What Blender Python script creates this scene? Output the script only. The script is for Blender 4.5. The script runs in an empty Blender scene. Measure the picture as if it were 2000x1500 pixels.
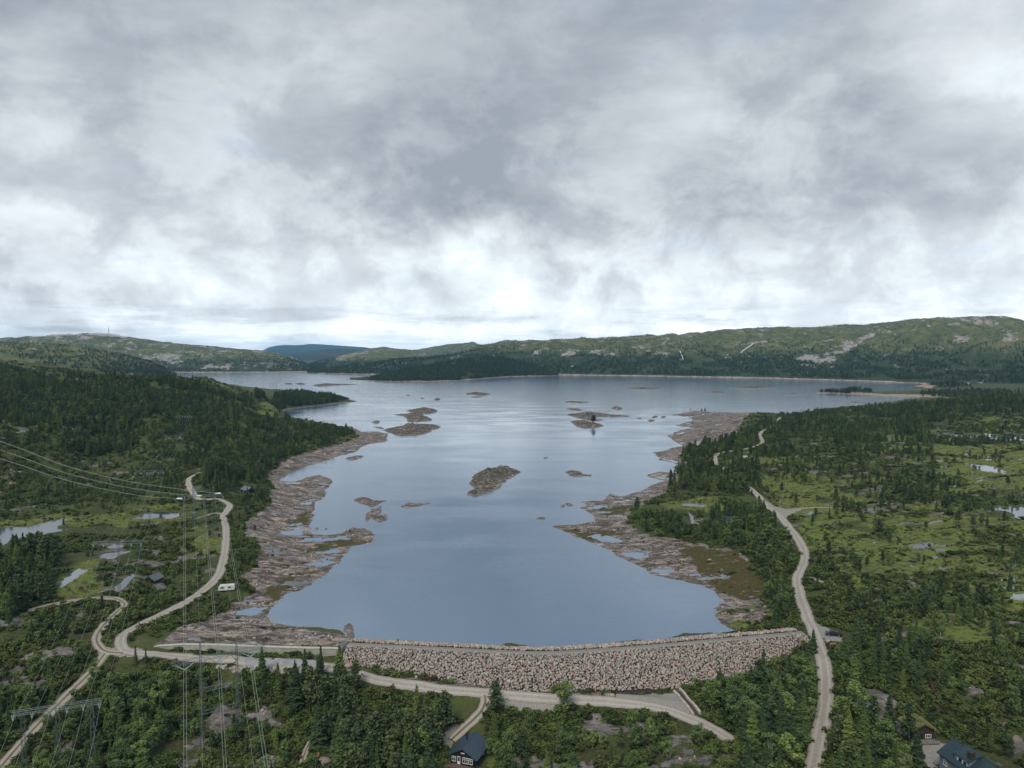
import bpy, math, random
import numpy as np
from mathutils import Vector, Matrix

R = math.radians
SC = bpy.context.scene
COL = SC.collection
random.seed(7)
RNG = np.random.default_rng(7)

# ------------------------------------------------------------------ camera
F_PX = 1387.0            # focal length in pixels of the 2000 px wide photograph
PITCH = 2.48             # degrees below level
CAM_H = 100.0            # metres above the lake
cam_d = bpy.data.cameras.new("camera")
cam_d.sensor_width = 36.0
cam_d.lens = 36.0 * F_PX / 2000.0
cam_d.clip_start = 1.0
cam_d.clip_end = 120000.0
cam = bpy.data.objects.new("camera", cam_d)
COL.objects.link(cam)
cam.location = (0, 0, CAM_H)
cam.rotation_euler = (R(90 - PITCH), 0, 0)
SC.camera = cam

SC.view_settings.view_transform = 'Standard'
SC.view_settings.look = 'None'
SC.view_settings.exposure = 0.52
SC.view_settings.gamma = 1.0
SC.render.film_transparent = False
SC.cycles.max_bounces = 6
SC.cycles.diffuse_bounces = 2
SC.cycles.glossy_bounces = 3
SC.cycles.transparent_max_bounces = 6
SC.cycles.volume_bounces = 0
SC.cycles.caustics_reflective = False
SC.cycles.caustics_refractive = False
SC.cycles.use_denoising = True

CP, SP = math.cos(R(PITCH)), math.sin(R(PITCH))


def ray(px, py):
    a = (np.asarray(px, float) - 1000.0) / F_PX
    b = -(np.asarray(py, float) - 750.0) / F_PX
    return a, CP + b * SP, -SP + b * CP


def at_z(px, py, z):
    a, b, c = ray(px, py)
    t = (CAM_H - np.asarray(z, float)) / (-c)
    return a * t, b * t


def at_d(px, py, d):
    """point on the sight line at forward distance d -> x, y, z"""
    a, b, c = ray(px, py)
    t = np.asarray(d, float) / b
    return a * t, b * t, CAM_H + c * t


def to_px(x, y, z):
    zz = np.asarray(z) - CAM_H
    f = y * CP - zz * SP
    u = y * SP + zz * CP
    return 1000 + F_PX * x / f, 750 - F_PX * u / f


# ------------------------------------------------------------------ node helper
class NT:
    def __init__(self, tree):
        self.t = tree

    def n(self, typ, **kw):
        nd = self.t.nodes.new(typ)
        for k, v in kw.items():
            if k.startswith('i_'):
                key = k[2:]
                key = int(key) if key.isdigit() else key.replace('_', ' ')
                sock = nd.inputs[key]
                if hasattr(v, 'is_output') or isinstance(v, bpy.types.NodeSocket):
                    self.t.links.new(v, sock)
                else:
                    sock.default_value = v
            else:
                setattr(nd, k, v)
        return nd

    def math(self, op, a, b=None, c=None, clamp=False):
        nd = self.t.nodes.new('ShaderNodeMath')
        nd.operation = op
        nd.use_clamp = clamp
        for i, v in enumerate((a, b, c)):
            if v is None:
                continue
            if isinstance(v, bpy.types.NodeSocket):
                self.t.links.new(v, nd.inputs[i])
            else:
                nd.inputs[i].default_value = v
        return nd.outputs[0]

    def mapr(self, v, a, b, c=0.0, d=1.0, interp='SMOOTHSTEP'):
        nd = self.t.nodes.new('ShaderNodeMapRange')
        nd.interpolation_type = interp
        self.t.links.new(v, nd.inputs[0])
        for i, q in enumerate((a, b, c, d)):
            nd.inputs[i + 1].default_value = q
        return nd.outputs[0]

    def mix(self, fac, a, b, blend='MIX'):
        nd = self.t.nodes.new('ShaderNodeMix')
        nd.data_type = 'RGBA'
        nd.blend_type = blend
        for sock, v in ((nd.inputs['Factor'], fac), (nd.inputs[6], a), (nd.inputs[7], b)):
            if isinstance(v, bpy.types.NodeSocket):
                self.t.links.new(v, sock)
            elif isinstance(v, (int, float)):
                sock.default_value = v
            else:
                sock.default_value = (*v, 1.0) if len(v) == 3 else v
        return nd.outputs[2]

    def noise(self, vec, scale, detail=4.0, rough=0.55, dist=0.0, lac=2.0):
        nd = self.t.nodes.new('ShaderNodeTexNoise')
        if vec is not None:
            self.t.links.new(vec, nd.inputs['Vector'])
        nd.inputs['Scale'].default_value = scale
        nd.inputs['Detail'].default_value = detail
        nd.inputs['Roughness'].default_value = rough
        nd.inputs['Distortion'].default_value = dist
        nd.inputs['Lacunarity'].default_value = lac
        return nd.outputs[0]

    def mapping(self, vec, scale=(1, 1, 1), rot=(0, 0, 0), loc=(0, 0, 0)):
        nd = self.t.nodes.new('ShaderNodeMapping')
        self.t.links.new(vec, nd.inputs[0])
        nd.inputs['Scale'].default_value = scale
        nd.inputs['Rotation'].default_value = rot
        nd.inputs['Location'].default_value = loc
        return nd.outputs[0]

    def ramp(self, fac, stops, interp='LINEAR'):
        nd = self.t.nodes.new('ShaderNodeValToRGB')
        cr = nd.color_ramp
        cr.interpolation = interp
        while len(cr.elements) < len(stops):
            cr.elements.new(0.5)
        for e, (p, c) in zip(cr.elements, stops):
            e.position = p
            e.color = (*c, 1) if len(c) == 3 else c
        self.t.links.new(fac, nd.inputs[0])
        return nd.outputs[0]

    def link(self, a, b):
        self.t.links.new(a, b)


# ------------------------------------------------------------------ world: overcast sky
SUN_EL, SUN_AZ = 52.0, 200.0
world = bpy.data.worlds.new("World")
SC.world = world
world.use_nodes = True
wt = NT(world.node_tree)
world.node_tree.nodes.clear()
w_out = wt.n('ShaderNodeOutputWorld')
w_bg = wt.n('ShaderNodeBackground')
w_bg.inputs['Strength'].default_value = 0.1
sky = wt.n('ShaderNodeTexSky')
sky.sky_type = 'NISHITA'
sky.sun_disc = False
sky.sun_elevation = R(SUN_EL)
sky.sun_rotation = R(SUN_AZ)
sky.altitude = 400
tc = wt.n('ShaderNodeTexCoord')
sep = wt.n('ShaderNodeSeparateXYZ')
wt.link(tc.outputs['Generated'], sep.inputs[0])
dz = wt.math('MAXIMUM', sep.outputs[2], 0.0)
den = wt.math('ADD', dz, 0.12)
cx = wt.math('DIVIDE', sep.outputs[0], den)
cy = wt.math('DIVIDE', sep.outputs[1], den)
comb = wt.n('ShaderNodeCombineXYZ')
wt.link(cx, comb.inputs[0])
wt.link(cy, comb.inputs[1])
cloudv = comb.outputs[0]
# cloud deck seen from below: a broad, a billowy and a fine layer, streets running left to right
n_big = wt.noise(wt.mapping(cloudv, (0.55, 0.75, 1), (0, 0, R(20)), (3.1, 1.7, 0)), 1.0, 3, 0.5, 0.4)
n_mid = wt.noise(wt.mapping(cloudv, (0.9, 1.15, 1), (0, 0, R(12)), (7.3, 2.2, 0)), 1.6, 6, 0.58, 0.6)
n_fin = wt.noise(wt.mapping(cloudv, (1, 1.2, 1), (0, 0, R(8)), (1.3, 9.2, 0)), 4.2, 7, 0.62, 0.5)
# heaped cloud edges low over the hills
n_bil = wt.noise(wt.mapping(tc.outputs['Generated'], (1, 1, 1.3), (0, R(-16), 0), (4.4, 2.0, 1.0)), 7.5, 10, 0.6, 0.25)
n_lmp = wt.mapr(n_bil, 0.40, 0.61)
n_wsp = wt.noise(wt.mapping(tc.outputs['Generated'], (.8, .8, 1.7), (0, R(-24), 0), (1.4, 6.0, 3.0)), 3.6, 7, 0.58, 0.15)


def blob(px, py, inner, outer):
    """soft patch of cloud round a compass direction of the sky"""
    a, b, c = ray(px, py)
    v = Vector((float(a), float(b), float(c))).normalized()
    nd = wt.n('ShaderNodeVectorMath')
    nd.operation = 'DOT_PRODUCT'
    wt.link(tc.outputs['Generated'], nd.inputs[0])
    nd.inputs[1].default_value = v
    return wt.mapr(nd.outputs['Value'], math.cos(R(outer)), math.cos(R(inner)))


elev = wt.math('ARCSINE', dz)
base = wt.ramp(wt.math('DIVIDE', elev, R(60)),
               [(0.0, (0.74,) * 3), (0.03, (0.715,) * 3), (0.085, (0.62,) * 3), (0.135, (0.535,) * 3), (0.20, (0.435,) * 3),
                (0.30, (0.365,) * 3), (0.42, (0.33,) * 3), (0.60, (0.335,) * 3), (1.0, (0.42,) * 3)])
val = wt.n('ShaderNodeSeparateColor')
wt.link(base, val.inputs[0])
b = val.outputs[0]
b = wt.math('MULTIPLY_ADD', wt.math('SUBTRACT', n_big, 0.5), 0.24, b)
hi_el = wt.mapr(elev, R(5), R(20))
b = wt.math('MULTIPLY_ADD', wt.math('SUBTRACT', n_mid, 0.5), wt.math('MULTIPLY', hi_el, 0.18), b)
b = wt.math('MULTIPLY_ADD', wt.math('SUBTRACT', n_fin, 0.5), wt.math('MULTIPLY', hi_el, 0.15), b)
n_lo = wt.noise(wt.mapping(tc.outputs['Generated'], (1, 1, 1.5), (0, R(-20), 0), (9.1, 3.0, 4.0)), 15.0, 8, 0.62, 0.25)
b = wt.math('MULTIPLY_ADD', wt.math('SUBTRACT', n_lo, 0.5), wt.mapr(elev, R(2), R(24), 0.34, 0.04), b)
b = wt.math('MULTIPLY_ADD', wt.math('SUBTRACT', n_wsp, 0.5), 0.40, b)
low = wt.mapr(elev, R(3), R(30), 0.17, 0.05)
b = wt.math('MULTIPLY_ADD', wt.math('SUBTRACT', n_lmp, 0.52), low, b)
for (px, py, i, o, s) in ((1030, 215, 2, 15, -0.06), (880, 255, 2, 8, -0.03), (960, 510, 0.5, 5, 0.12), (1330, 320, 1, 8, 0.05),
                          (60, 300, 3, 16, 0.0), (1990, 30, 1, 10, 0.16), (1160, 370, 1, 8, 0.0), (1150, 480, 1, 7, -0.03),
                          (1380, 410, 1, 7, -0.11), (1750, 380, 2, 10, -0.03), (60, 555, 1, 6, -0.12), (350, 370, 2, 9, 0.0),
                          (180, 130, 2, 12, -0.02), (330, 470, 2, 7, -0.05)):
    b = wt.math('MULTIPLY_ADD', blob(px, py, i, o), s, b)
n_str = wt.noise(wt.mapping(tc.outputs['Generated'], (1, 1, 9), (0, R(-2), 0), (2.2, 5.0, 7.0)), 5.5, 6, 0.6, 0.3)
str_b = wt.math('MULTIPLY', wt.mapr(n_str, 0.47, 0.62), wt.mapr(elev, R(2.6), R(4.5), 0.15, 0.0))
b = wt.math('SUBTRACT', b, str_b)
b = wt.math('MAXIMUM', b, 0.225)
b = wt.math('MINIMUM', b, 1.0)
hz_up = wt.mapr(elev, R(0), R(3.0), 1.6, 1.10)
ccol = wt.ramp(b, [(0.2, (0.205, 0.230, 0.262)), (0.36, (0.338, 0.362, 0.392)), (0.5, (0.472, 0.503, 0.530)),
                   (0.66, (0.635, 0.685, 0.710)), (0.82, (0.845, 0.875, 0.885)), (1.0, (1.0, 1.0, 0.99))])
ccol10 = wt.n('ShaderNodeMix')
ccol10.data_type = 'RGBA'
ccol10.blend_type = 'MULTIPLY'
ccol10.inputs['Factor'].default_value = 1.0
wt.link(ccol, ccol10.inputs[6])
ccol10.inputs[7].default_value = (10.0, 10.0, 10.0, 1)
ccol_b = wt.n('ShaderNodeVectorMath')
ccol_b.operation = 'SCALE'
wt.link(ccol10.outputs[2], ccol_b.inputs[0])
wt.link(hz_up, ccol_b.inputs['Scale'])
# thin places where the blue shows through: a few in view, more of them overhead
thin = wt.mapr(n_mid, 0.56, 0.72, 0.0, 0.22)
over = wt.mapr(elev, R(33), R(52), 0.0, 0.5)
blue_patch = wt.math('MULTIPLY', blob(1330, -560, 3, 18), 0.55)
fac = wt.math('MAXIMUM', wt.math('MAXIMUM', thin, over), blue_patch)
wmix = wt.mix(fac, ccol_b.outputs[0], sky.outputs[0])
wt.link(wmix, w_bg.inputs['Color'])
wt.link(w_bg.outputs[0], w_out.inputs[0])

sun_d = bpy.data.lights.new("sun", 'SUN')
sun_d.energy = 1.5
sun_d.angle = R(18)
sun_d.color = (1.0, 0.92, 0.78)
sun = bpy.data.objects.new("sun", sun_d)
COL.objects.link(sun)
_az = R(SUN_AZ)
_sd = Vector((math.sin(_az) * math.cos(R(SUN_EL)), math.cos(_az) * math.cos(R(SUN_EL)), math.sin(R(SUN_EL))))
sun.rotation_euler = _sd.to_track_quat('Z', 'Y').to_euler()
sun.location = (0, 0, 300)


# ------------------------------------------------------------------ general helpers
def tag(o, label=None, cat=None, group=None, kind=None):
    if label:
        o['label'] = label
    if cat:
        o['category'] = cat
    if group:
        o['group'] = group
    if kind:
        o['kind'] = kind
    return o


def mesh_np(name, verts, faces, mat=None, smooth=False):
    """faces: int array (n,3) or (n,4), or list of lists"""
    me = bpy.data.meshes.new(name)
    verts = np.asarray(verts, np.float32)
    if isinstance(faces, np.ndarray):
        k = faces.shape[1]
        n = len(faces)
        me.vertices.add(len(verts))
        me.vertices.foreach_set('co', verts.ravel())
        me.loops.add(n * k)
        me.loops.foreach_set('vertex_index', faces.astype(np.int32).ravel())
        me.polygons.add(n)
        me.polygons.foreach_set('loop_start', np.arange(0, n * k, k, dtype=np.int32))
        me.polygons.foreach_set('loop_total', np.full(n, k, np.int32))
        me.update(calc_edges=True)
    else:
        me.from_pydata([tuple(map(float, v)) for v in verts], [], faces)
        me.update()
    if smooth:
        me.polygons.foreach_set('use_smooth', np.ones(len(me.polygons), bool))
    if mat:
        me.materials.append(mat)
    me.validate()
    return me


def obj(name, me, parent=None):
    o = bpy.data.objects.new(name, me)
    COL.objects.link(o)
    if parent:
        o.parent = parent
    return o


def empty(name, loc, rz=0.0):
    o = bpy.data.objects.new(name, None)
    o.empty_display_size = 0.5
    COL.objects.link(o)
    o.location = loc
    o.rotation_euler = (0, 0, rz)
    return o


class MB:
    """collects bars, boxes and prisms into one mesh"""

    def __init__(self):
        self.v = []
        self.f = []

    def add(self, vs, fs):
        k = len(self.v)
        self.v += [tuple(map(float, q)) for q in vs]
        self.f += [[i + k for i in q] for q in fs]
        return self

    def box(self, x0, x1, y0, y1, z0, z1):
        vs = [(x, y, z) for z in (z0, z1) for y in (y0, y1) for x in (x0, x1)]
        return self.add(vs, [[0, 2, 3, 1], [4, 5, 7, 6], [0, 1, 5, 4], [2, 6, 7, 3], [0, 4, 6, 2], [1, 3, 7, 5]])

    def bar(self, p, q, r, r2=None, n=4):
        p, q = Vector(p), Vector(q)
        d = q - p
        if d.length < 1e-6:
            return self
        d.normalize()
        a = d.orthogonal().normalized()
        b = d.cross(a)
        r2 = r if r2 is None else r2
        vs = []
        for c, rr in ((p, r), (q, r2)):
            for i in range(n):
                t = 2 * math.pi * (i + .5) / n
                vs.append(c + a * math.cos(t) * rr + b * math.sin(t) * rr)
        fs = [[i, (i + 1) % n, n + (i + 1) % n, n + i] for i in range(n)]
        fs += [list(range(n))[::-1], list(range(n, 2 * n))]
        return self.add(vs, fs)

    def tube(self, pts, r, n=5):
        pts = [Vector(p) for p in pts]
        vs = []
        for i, p in enumerate(pts):
            d = (pts[min(i + 1, len(pts) - 1)] - pts[max(i - 1, 0)]).normalized()
            a = d.cross(Vector((0, 0, 1)))
            a = a.normalized() if a.length > 1e-4 else Vector((1, 0, 0))
            b = a.cross(d)
            for k in range(n):
                t = 2 * math.pi * k / n
                vs.append(p + a * math.cos(t) * r + b * math.sin(t) * r)
        fs = []
        for i in range(len(pts) - 1):
            for k in range(n):
                k2 = (k + 1) % n
                fs.append([i * n + k, i * n + k2, (i + 1) * n + k2, (i + 1) * n + k])
        return self.add(vs, fs)

    def prism(self, prof, y0, y1):
        """profile in x,z extruded along y"""
        n = len(prof)
        vs = [(x, y0, z) for x, z in prof] + [(x, y1, z) for x, z in prof]
        fs = [[i, (i + 1) % n, n + (i + 1) % n, n + i] for i in range(n)]
        fs += [list(range(n))[::-1], list(range(n, 2 * n))]
        return self.add(vs, fs)

    def cyl(self, c, axis, r, h, n=14):
        c = Vector(c)
        a = Vector(axis).normalized()
        return self.bar(c - a * h / 2, c + a * h / 2, r, r, n)

    def build(self, name, mat, parent=None, bevel=0.0, smooth=False):
        me = bpy.data.meshes.new(name)
        me.from_pydata(self.v, [], self.f)
        me.update()
        if mat:
            me.materials.append(mat)
        import bmesh
        bm = bmesh.new()
        bm.from_mesh(me)
        bmesh.ops.recalc_face_normals(bm, faces=bm.faces)
        if bevel:
            bmesh.ops.bevel(bm, geom=list(bm.edges), offset=bevel, segments=1, affect='EDGES')
        bm.to_mesh(me)
        bm.free()
        if smooth:
            me.polygons.foreach_set('use_smooth', np.ones(len(me.polygons), bool))
        return obj(name, me, parent)


# ------------------------------------------------------------------ noise in numpy
def vnoise(x, y, seed=0):
    xi = np.floor(x).astype(np.int64)
    yi = np.floor(y).astype(np.int64)
    fx = x - xi
    fy = y - yi
    fx = fx * fx * fx * (fx * (fx * 6 - 15) + 10)
    fy = fy * fy * fy * (fy * (fy * 6 - 15) + 10)

    def h(a, b_):
        n = (a * 374761393 + b_ * 668265263 + seed * 974711) & 0xFFFFFFFF
        n = ((n ^ (n >> 13)) * 1274126177) & 0xFFFFFFFF
        n = n ^ (n >> 16)
        return (n & 0xFFFF) / 65535.0

    return ((h(xi, yi) * (1 - fx) + h(xi + 1, yi) * fx) * (1 - fy)
            + (h(xi, yi + 1) * (1 - fx) + h(xi + 1, yi + 1) * fx) * fy) - 0.5


def fbm(x, y, octv=4, seed=0, gain=0.5):
    s = 0
    a = 1.0
    for i in range(octv):
        s = s + a * vnoise(x * 2 ** i + 17.3 * i, y * 2 ** i - 9.1 * i, seed + i)
        a *= gain
    return s


def sstep(a, b_, x):
    t = np.clip((x - a) / (b_ - a), 0, 1)
    return t * t * (3 - 2 * t)


def seg_dist(x, y, poly, closed):
    """distance to a polyline for flat arrays"""
    P = np.asarray(poly, float)
    Q = np.roll(P, -1, 0) if closed else P[1:]
    if not closed:
        P = P[:-1]
    best = np.full(x.shape, 1e18)
    for (ax, ay), (bx, by) in zip(P, Q):
        dx, dy = bx - ax, by - ay
        L = dx * dx + dy * dy + 1e-12
        t = np.clip(((x - ax) * dx + (y - ay) * dy) / L, 0, 1)
        d = (x - ax - t * dx) ** 2 + (y - ay - t * dy) ** 2
        np.minimum(best, d, out=best)
    return np.sqrt(best)


def inside(x, y, poly):
    P = np.asarray(poly, float)
    res = np.zeros(x.shape, bool)
    m = (x >= P[:, 0].min()) & (x <= P[:, 0].max()) & (y >= P[:, 1].min()) & (y <= P[:, 1].max())
    if not m.any():
        return res
    xs, ys = x[m], y[m]
    c = np.zeros(xs.shape, bool)
    n = len(P)
    for i in range(n):
        ax, ay = P[i]
        bx, by = P[(i + 1) % n]
        if ay == by:
            continue
        c ^= ((ay > ys) != (by > ys)) & (xs < (bx - ax) * (ys - ay) / (by - ay) + ax)
    res[m] = c
    return res
# ------------------------------------------------------------------ the lie of the land
SHORE = [(690, 1252), (660, 1234), (640, 1232), (601, 1225), (560, 1222), (535, 1215), (521, 1203), (529, 1188), (544, 1173),
         (564, 1157), (604, 1141), (632, 1124), (657, 1101), (673, 1084), (692, 1068), (729, 1058), (732, 1044), (716, 1031),
         (684, 1029), (657, 1043), (633, 1048), (607, 1039), (604, 1023), (615, 1004), (617, 991), (625, 980), (644, 968),
         (633, 956), (645, 945), (645, 935), (631, 932), (623, 928), (599, 933), (575, 940), (544, 939), (553, 931),
         (593, 913), (641, 899), (687, 884), (721, 867), (751, 863), (759, 855), (756, 847), (735, 843), (703, 844),
         (695, 839), (687, 833), (644, 832), (611, 831), (564, 820), (535, 807), (561, 800), (601, 795), (660, 788),
         (703, 784), (687, 781), (670, 776), (600, 768), (520, 762), (430, 748), (330, 733), (-100, 722), (600, 721),
         (1000, 726), (1267, 731), (1500, 737), (1687, 744), (1809, 748), (1800, 752), (1770, 757), (1795, 761), (1745, 765),
         (1660, 765.5), (1600, 766), (1593, 768), (1680, 771), (1760, 774), (1848, 776), (1800, 779), (1760, 783),
         (1680, 795), (1600, 806), (1530, 812), (1491, 808), (1395, 805), (1357, 802), (1336, 807), (1309, 810), (1344, 815),
         (1357, 821), (1333, 827), (1317, 831), (1352, 836), (1320, 843), (1304, 852), (1315, 860), (1333, 871),
         (1309, 876), (1279, 884), (1285, 889), (1293, 899), (1319, 905), (1321, 923), (1288, 921), (1264, 928),
         (1267, 932), (1301, 939), (1269, 948), (1256, 959), (1213, 970), (1192, 964), (1173, 977), (1131, 980),
         (1149, 988), (1133, 992), (1155, 1001), (1165, 1011), (1128, 1023), (1092, 1029), (1109, 1036), (1117, 1047),
         (1149, 1055), (1192, 1073), (1221, 1092), (1235, 1100), (1267, 1116), (1307, 1127), (1339, 1135), (1368, 1141),
         (1384, 1153), (1405, 1172), (1400, 1188), (1403, 1199), (1416, 1217), (1437, 1233), (1250, 1252), (1085, 1265), (860, 1259)]
_sx, _sy = at_z([p[0] for p in SHORE], [p[1] for p in SHORE], 0.0)
SHORE_W = np.stack([_sx, _sy], 1)

# heights read off the photograph: (pixel x, pixel y, height above the lake)
HPTS = [(-300, 1500, -6), (0, 1500, -8), (200, 1500, -9), (400, 1500, -12), (600, 1500, -12), (800, 1500, -11), (915, 1490, -9.5),
        (1100, 1500, -11), (1300, 1500, -9), (1500, 1500, -4), (1590, 1500, -1), (1700, 1500, 0), (1850, 1480, 2), (2000, 1500, 3),
        (2300, 1500, 6), (600, 1620, -14), (1000, 1620, -14), (1400, 1620, -10), (200, 1620, -11), (1800, 1620, 0),
        (-250, 1400, -2), (0, 1400, -3), (200, 1400, -6), (400, 1400, -11), (600, 1400, -10), (800, 1400, -8), (1000, 1400, -7),
        (1200, 1400, -7), (1400, 1425, -5), (1500, 1400, -2.5), (1608, 1400, 2), (1800, 1410, 4), (2000, 1400, 8),
        (650, 1305, -0.9), (720, 1325, -1.7), (820, 1345, -2.8), (940, 1352, -4), (1100, 1367, -5), (1250, 1375, -5.3), (1330, 1393, -5.4),
        (1270, 1350, -4.6), (1420, 1345, -3), (1500, 1330, -1),
        (300, 1278, 1.8), (450, 1290, -0.2), (560, 1296, -0.8), (620, 1298, -0.9), (245, 1275, 3), (100, 1280, 3), (0, 1280, 4), (-250, 1280, 6),
        (560, 1250, .8), (430, 1240, .8), (330, 1250, 1.4), (650, 1260, .6),
        (235, 1250, 3), (270, 1225, 3), (360, 1180, 3.4), (435, 1100, 4), (443, 1040, 6), (450, 990, 9), (385, 975, 10), (368, 945, 14),
        (378, 930, 17), (100, 1200, 6), (0, 1200, 8), (-250, 1200, 12), (0, 1100, 10), (150, 1100, 7), (300, 1130, 5), (230, 1085, 6),
        (310, 1005, 6.5), (50, 1045, 6), (-200, 1050, 9), (0, 1000, 8), (480, 960, 6), (430, 930, 16), (520, 905, 6), (600, 872, 5),
        (680, 845, 4), (560, 830, 12), (500, 800, 25), (0, 950, 12), (-250, 940, 20), (200, 930, 10), (330, 920, 13), (0, 880, 20),
        (200, 880, 20), (300, 860, 30), (400, 850, 25), (100, 820, 45), (300, 800, 50), (0, 800, 55), (-250, 800, 62),
        (-250, 690, 100), (0, 706, 88), (60, 722, 77), (100, 728, 74), (200, 736, 67), (330, 742, 62), (400, 746, 60), (440, 756, 52), (480, 768, 44),
        (600, 786, 4), (660, 783, 4), (530, 770, 17), (580, 776, 10),
        (1500, 1240, 3.5), (1560, 1228, 4), (1600, 1250, 4.5), (1640, 1235, 5.2), (1700, 1300, 7), (1850, 1300, 10), (2000, 1300, 13), (2300, 1300, 16),
        (1560, 1150, 6), (1570, 1085, 7), (1540, 1045, 7), (1490, 985, 8), (1450, 1100, 3), (1480, 1180, 2), (1423, 1020, 6),
        (1300, 1000, 4), (1350, 960, 6), (1400, 920, 8), (1350, 900, 5), (1450, 880, 9), (1480, 865, 10), (1515, 828, 10),
        (1700, 1150, 10), (1900, 1150, 14), (2000, 1100, 17), (2300, 1100, 22), (1700, 1000, 11), (1900, 1000, 14), (2000, 950, 17),
        (2300, 950, 24), (1700, 930, 12), (1600, 870, 14), (1700, 850, 18), (1850, 835, 18), (1960, 852, 17), (2000, 800, 30), (2300, 790, 40),
        (1850, 790, 25), (1700, 800, 18), (1600, 815, 12), (2000, 780, 32)]
# heights on ground the ridges hide: (pixel column, distance, height)
HPTS_D = [(0, 1500, 60), (200, 1600, 40), (400, 1500, 28), (480, 1400, 18), (0, 2200, 10), (300, 2200, 5), (-300, 1500, 80), (-300, 2300, 20),
          (1700, 1500, 5), (2000, 1500, 12), (1850, 1800, 3), (2000, 2200, 8), (1830, 2400, 2), (2300, 1600, 25), (2300, 2400, 15),
          (1600, 1350, 2), (0, 3500, 3), (300, 3000, 2), (2000, 3200, 20), (0, 5500, 5), (1000, 5500, 3), (2000, 5500, 20)]
_h = np.array(HPTS, float)
_hx, _hy = at_z(_h[:, 0], _h[:, 1], _h[:, 2])
_hd = np.array(HPTS_D, float)
_hx = np.concatenate([_hx, (_hd[:, 0] - 1000) / F_PX * _hd[:, 1]])
_hy = np.concatenate([_hy, _hd[:, 1]])
_hz = np.concatenate([_h[:, 2], _hd[:, 2]])


def lp(x, y):
    r = np.hypot(x, y)
    return np.arctan2(x, y) * 1.6, np.log(np.maximum(r, 1.0))


_ca, _cr = lp(_hx, _hy)
_K = np.hypot(_ca[:, None] - _ca[None], _cr[:, None] - _cr[None]) + 0.004 * np.eye(len(_ca)) * -1
_P = np.stack([np.ones_like(_ca), _ca, _cr], 1)
_M = np.block([[_K, _P], [_P.T, np.zeros((3, 3))]])
_W = np.linalg.solve(_M, np.concatenate([_hz, np.zeros(3)]))


def H_land(x, y):
    a, r = lp(x, y)
    out = _W[-3] + _W[-2] * a + _W[-1] * r
    for i in range(len(_ca)):
        out = out + _W[i] * np.hypot(a - _ca[i], r - _cr[i])
    return out


def lake_sd(x, y):
    """>0 on land, <0 in the lake"""
    d = seg_dist(x, y, SHORE_W, True)
    return np.where(inside(x, y, SHORE_W), -d, d)


def base0(x, y, sd=None, h=None):
    sd = lake_sd(x, y) if sd is None else sd
    h = H_land(x, y) if h is None else h
    s = sstep(4, 45, sd)
    far = y > 262
    h = np.where(far & (h < 0.6), 0.6, h)
    z = np.where(sd > 0, (1 - s) * (0.15 + 0.035 * np.clip(sd, 0, 60)) + s * h, np.maximum(-7.0, 0.13 * sd))
    return z


def ground(px, py):
    """where the sight line through a pixel meets the smooth ground: arrays x, y, z"""
    px = np.atleast_1d(np.asarray(px, float))
    py = np.atleast_1d(np.asarray(py, float))
    a, b_, c = ray(px, py)
    d = np.exp(np.linspace(math.log(120), math.log(5000), 260))
    t = d[None] / b_[:, None]
    X, Y, Z = a[:, None] * t, b_[:, None] * t, CAM_H + c[:, None] * t
    G = base0(X.ravel(), Y.ravel()).reshape(X.shape)
    G = np.maximum(G, np.where(Y > 240, 0.0, -99))
    below = Z < G
    i = np.where(below.any(1), below.argmax(1), len(d) - 1)
    i = np.maximum(i, 1)
    k = np.arange(len(px))
    f0 = Z[k, i - 1] - G[k, i - 1]
    f1 = Z[k, i] - G[k, i]
    w = np.clip(f0 / (f0 - f1 + 1e-9), 0, 1)
    dd = d[i - 1] * (1 - w) + d[i] * w
    t = dd / b_
    x, y = a * t, b_ * t
    return x, y, base0(x, y)


def gpoly(pts):
    x, y, z = ground([p[0] for p in pts], [p[1] for p in pts])
    return np.stack([x, y], 1)


def smooth_line(P, step):
    """Catmull-Rom through the points, resampled"""
    P = np.asarray(P, float)
    Q = np.vstack([2 * P[0] - P[1], P, 2 * P[-1] - P[-2]])
    out = []
    for i in range(1, len(Q) - 2):
        p0, p1, p2, p3 = Q[i - 1:i + 3]
        n = max(2, int(np.linalg.norm(p2 - p1) / step))
        for k in range(n):
            t = k / n
            out.append(0.5 * (2 * p1 + (p2 - p0) * t + (2 * p0 - 5 * p1 + 4 * p2 - p3) * t * t + (3 * p1 - p0 - 3 * p2 + p3) * t ** 3))
    out.append(P[-1])
    return np.array(out)


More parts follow.
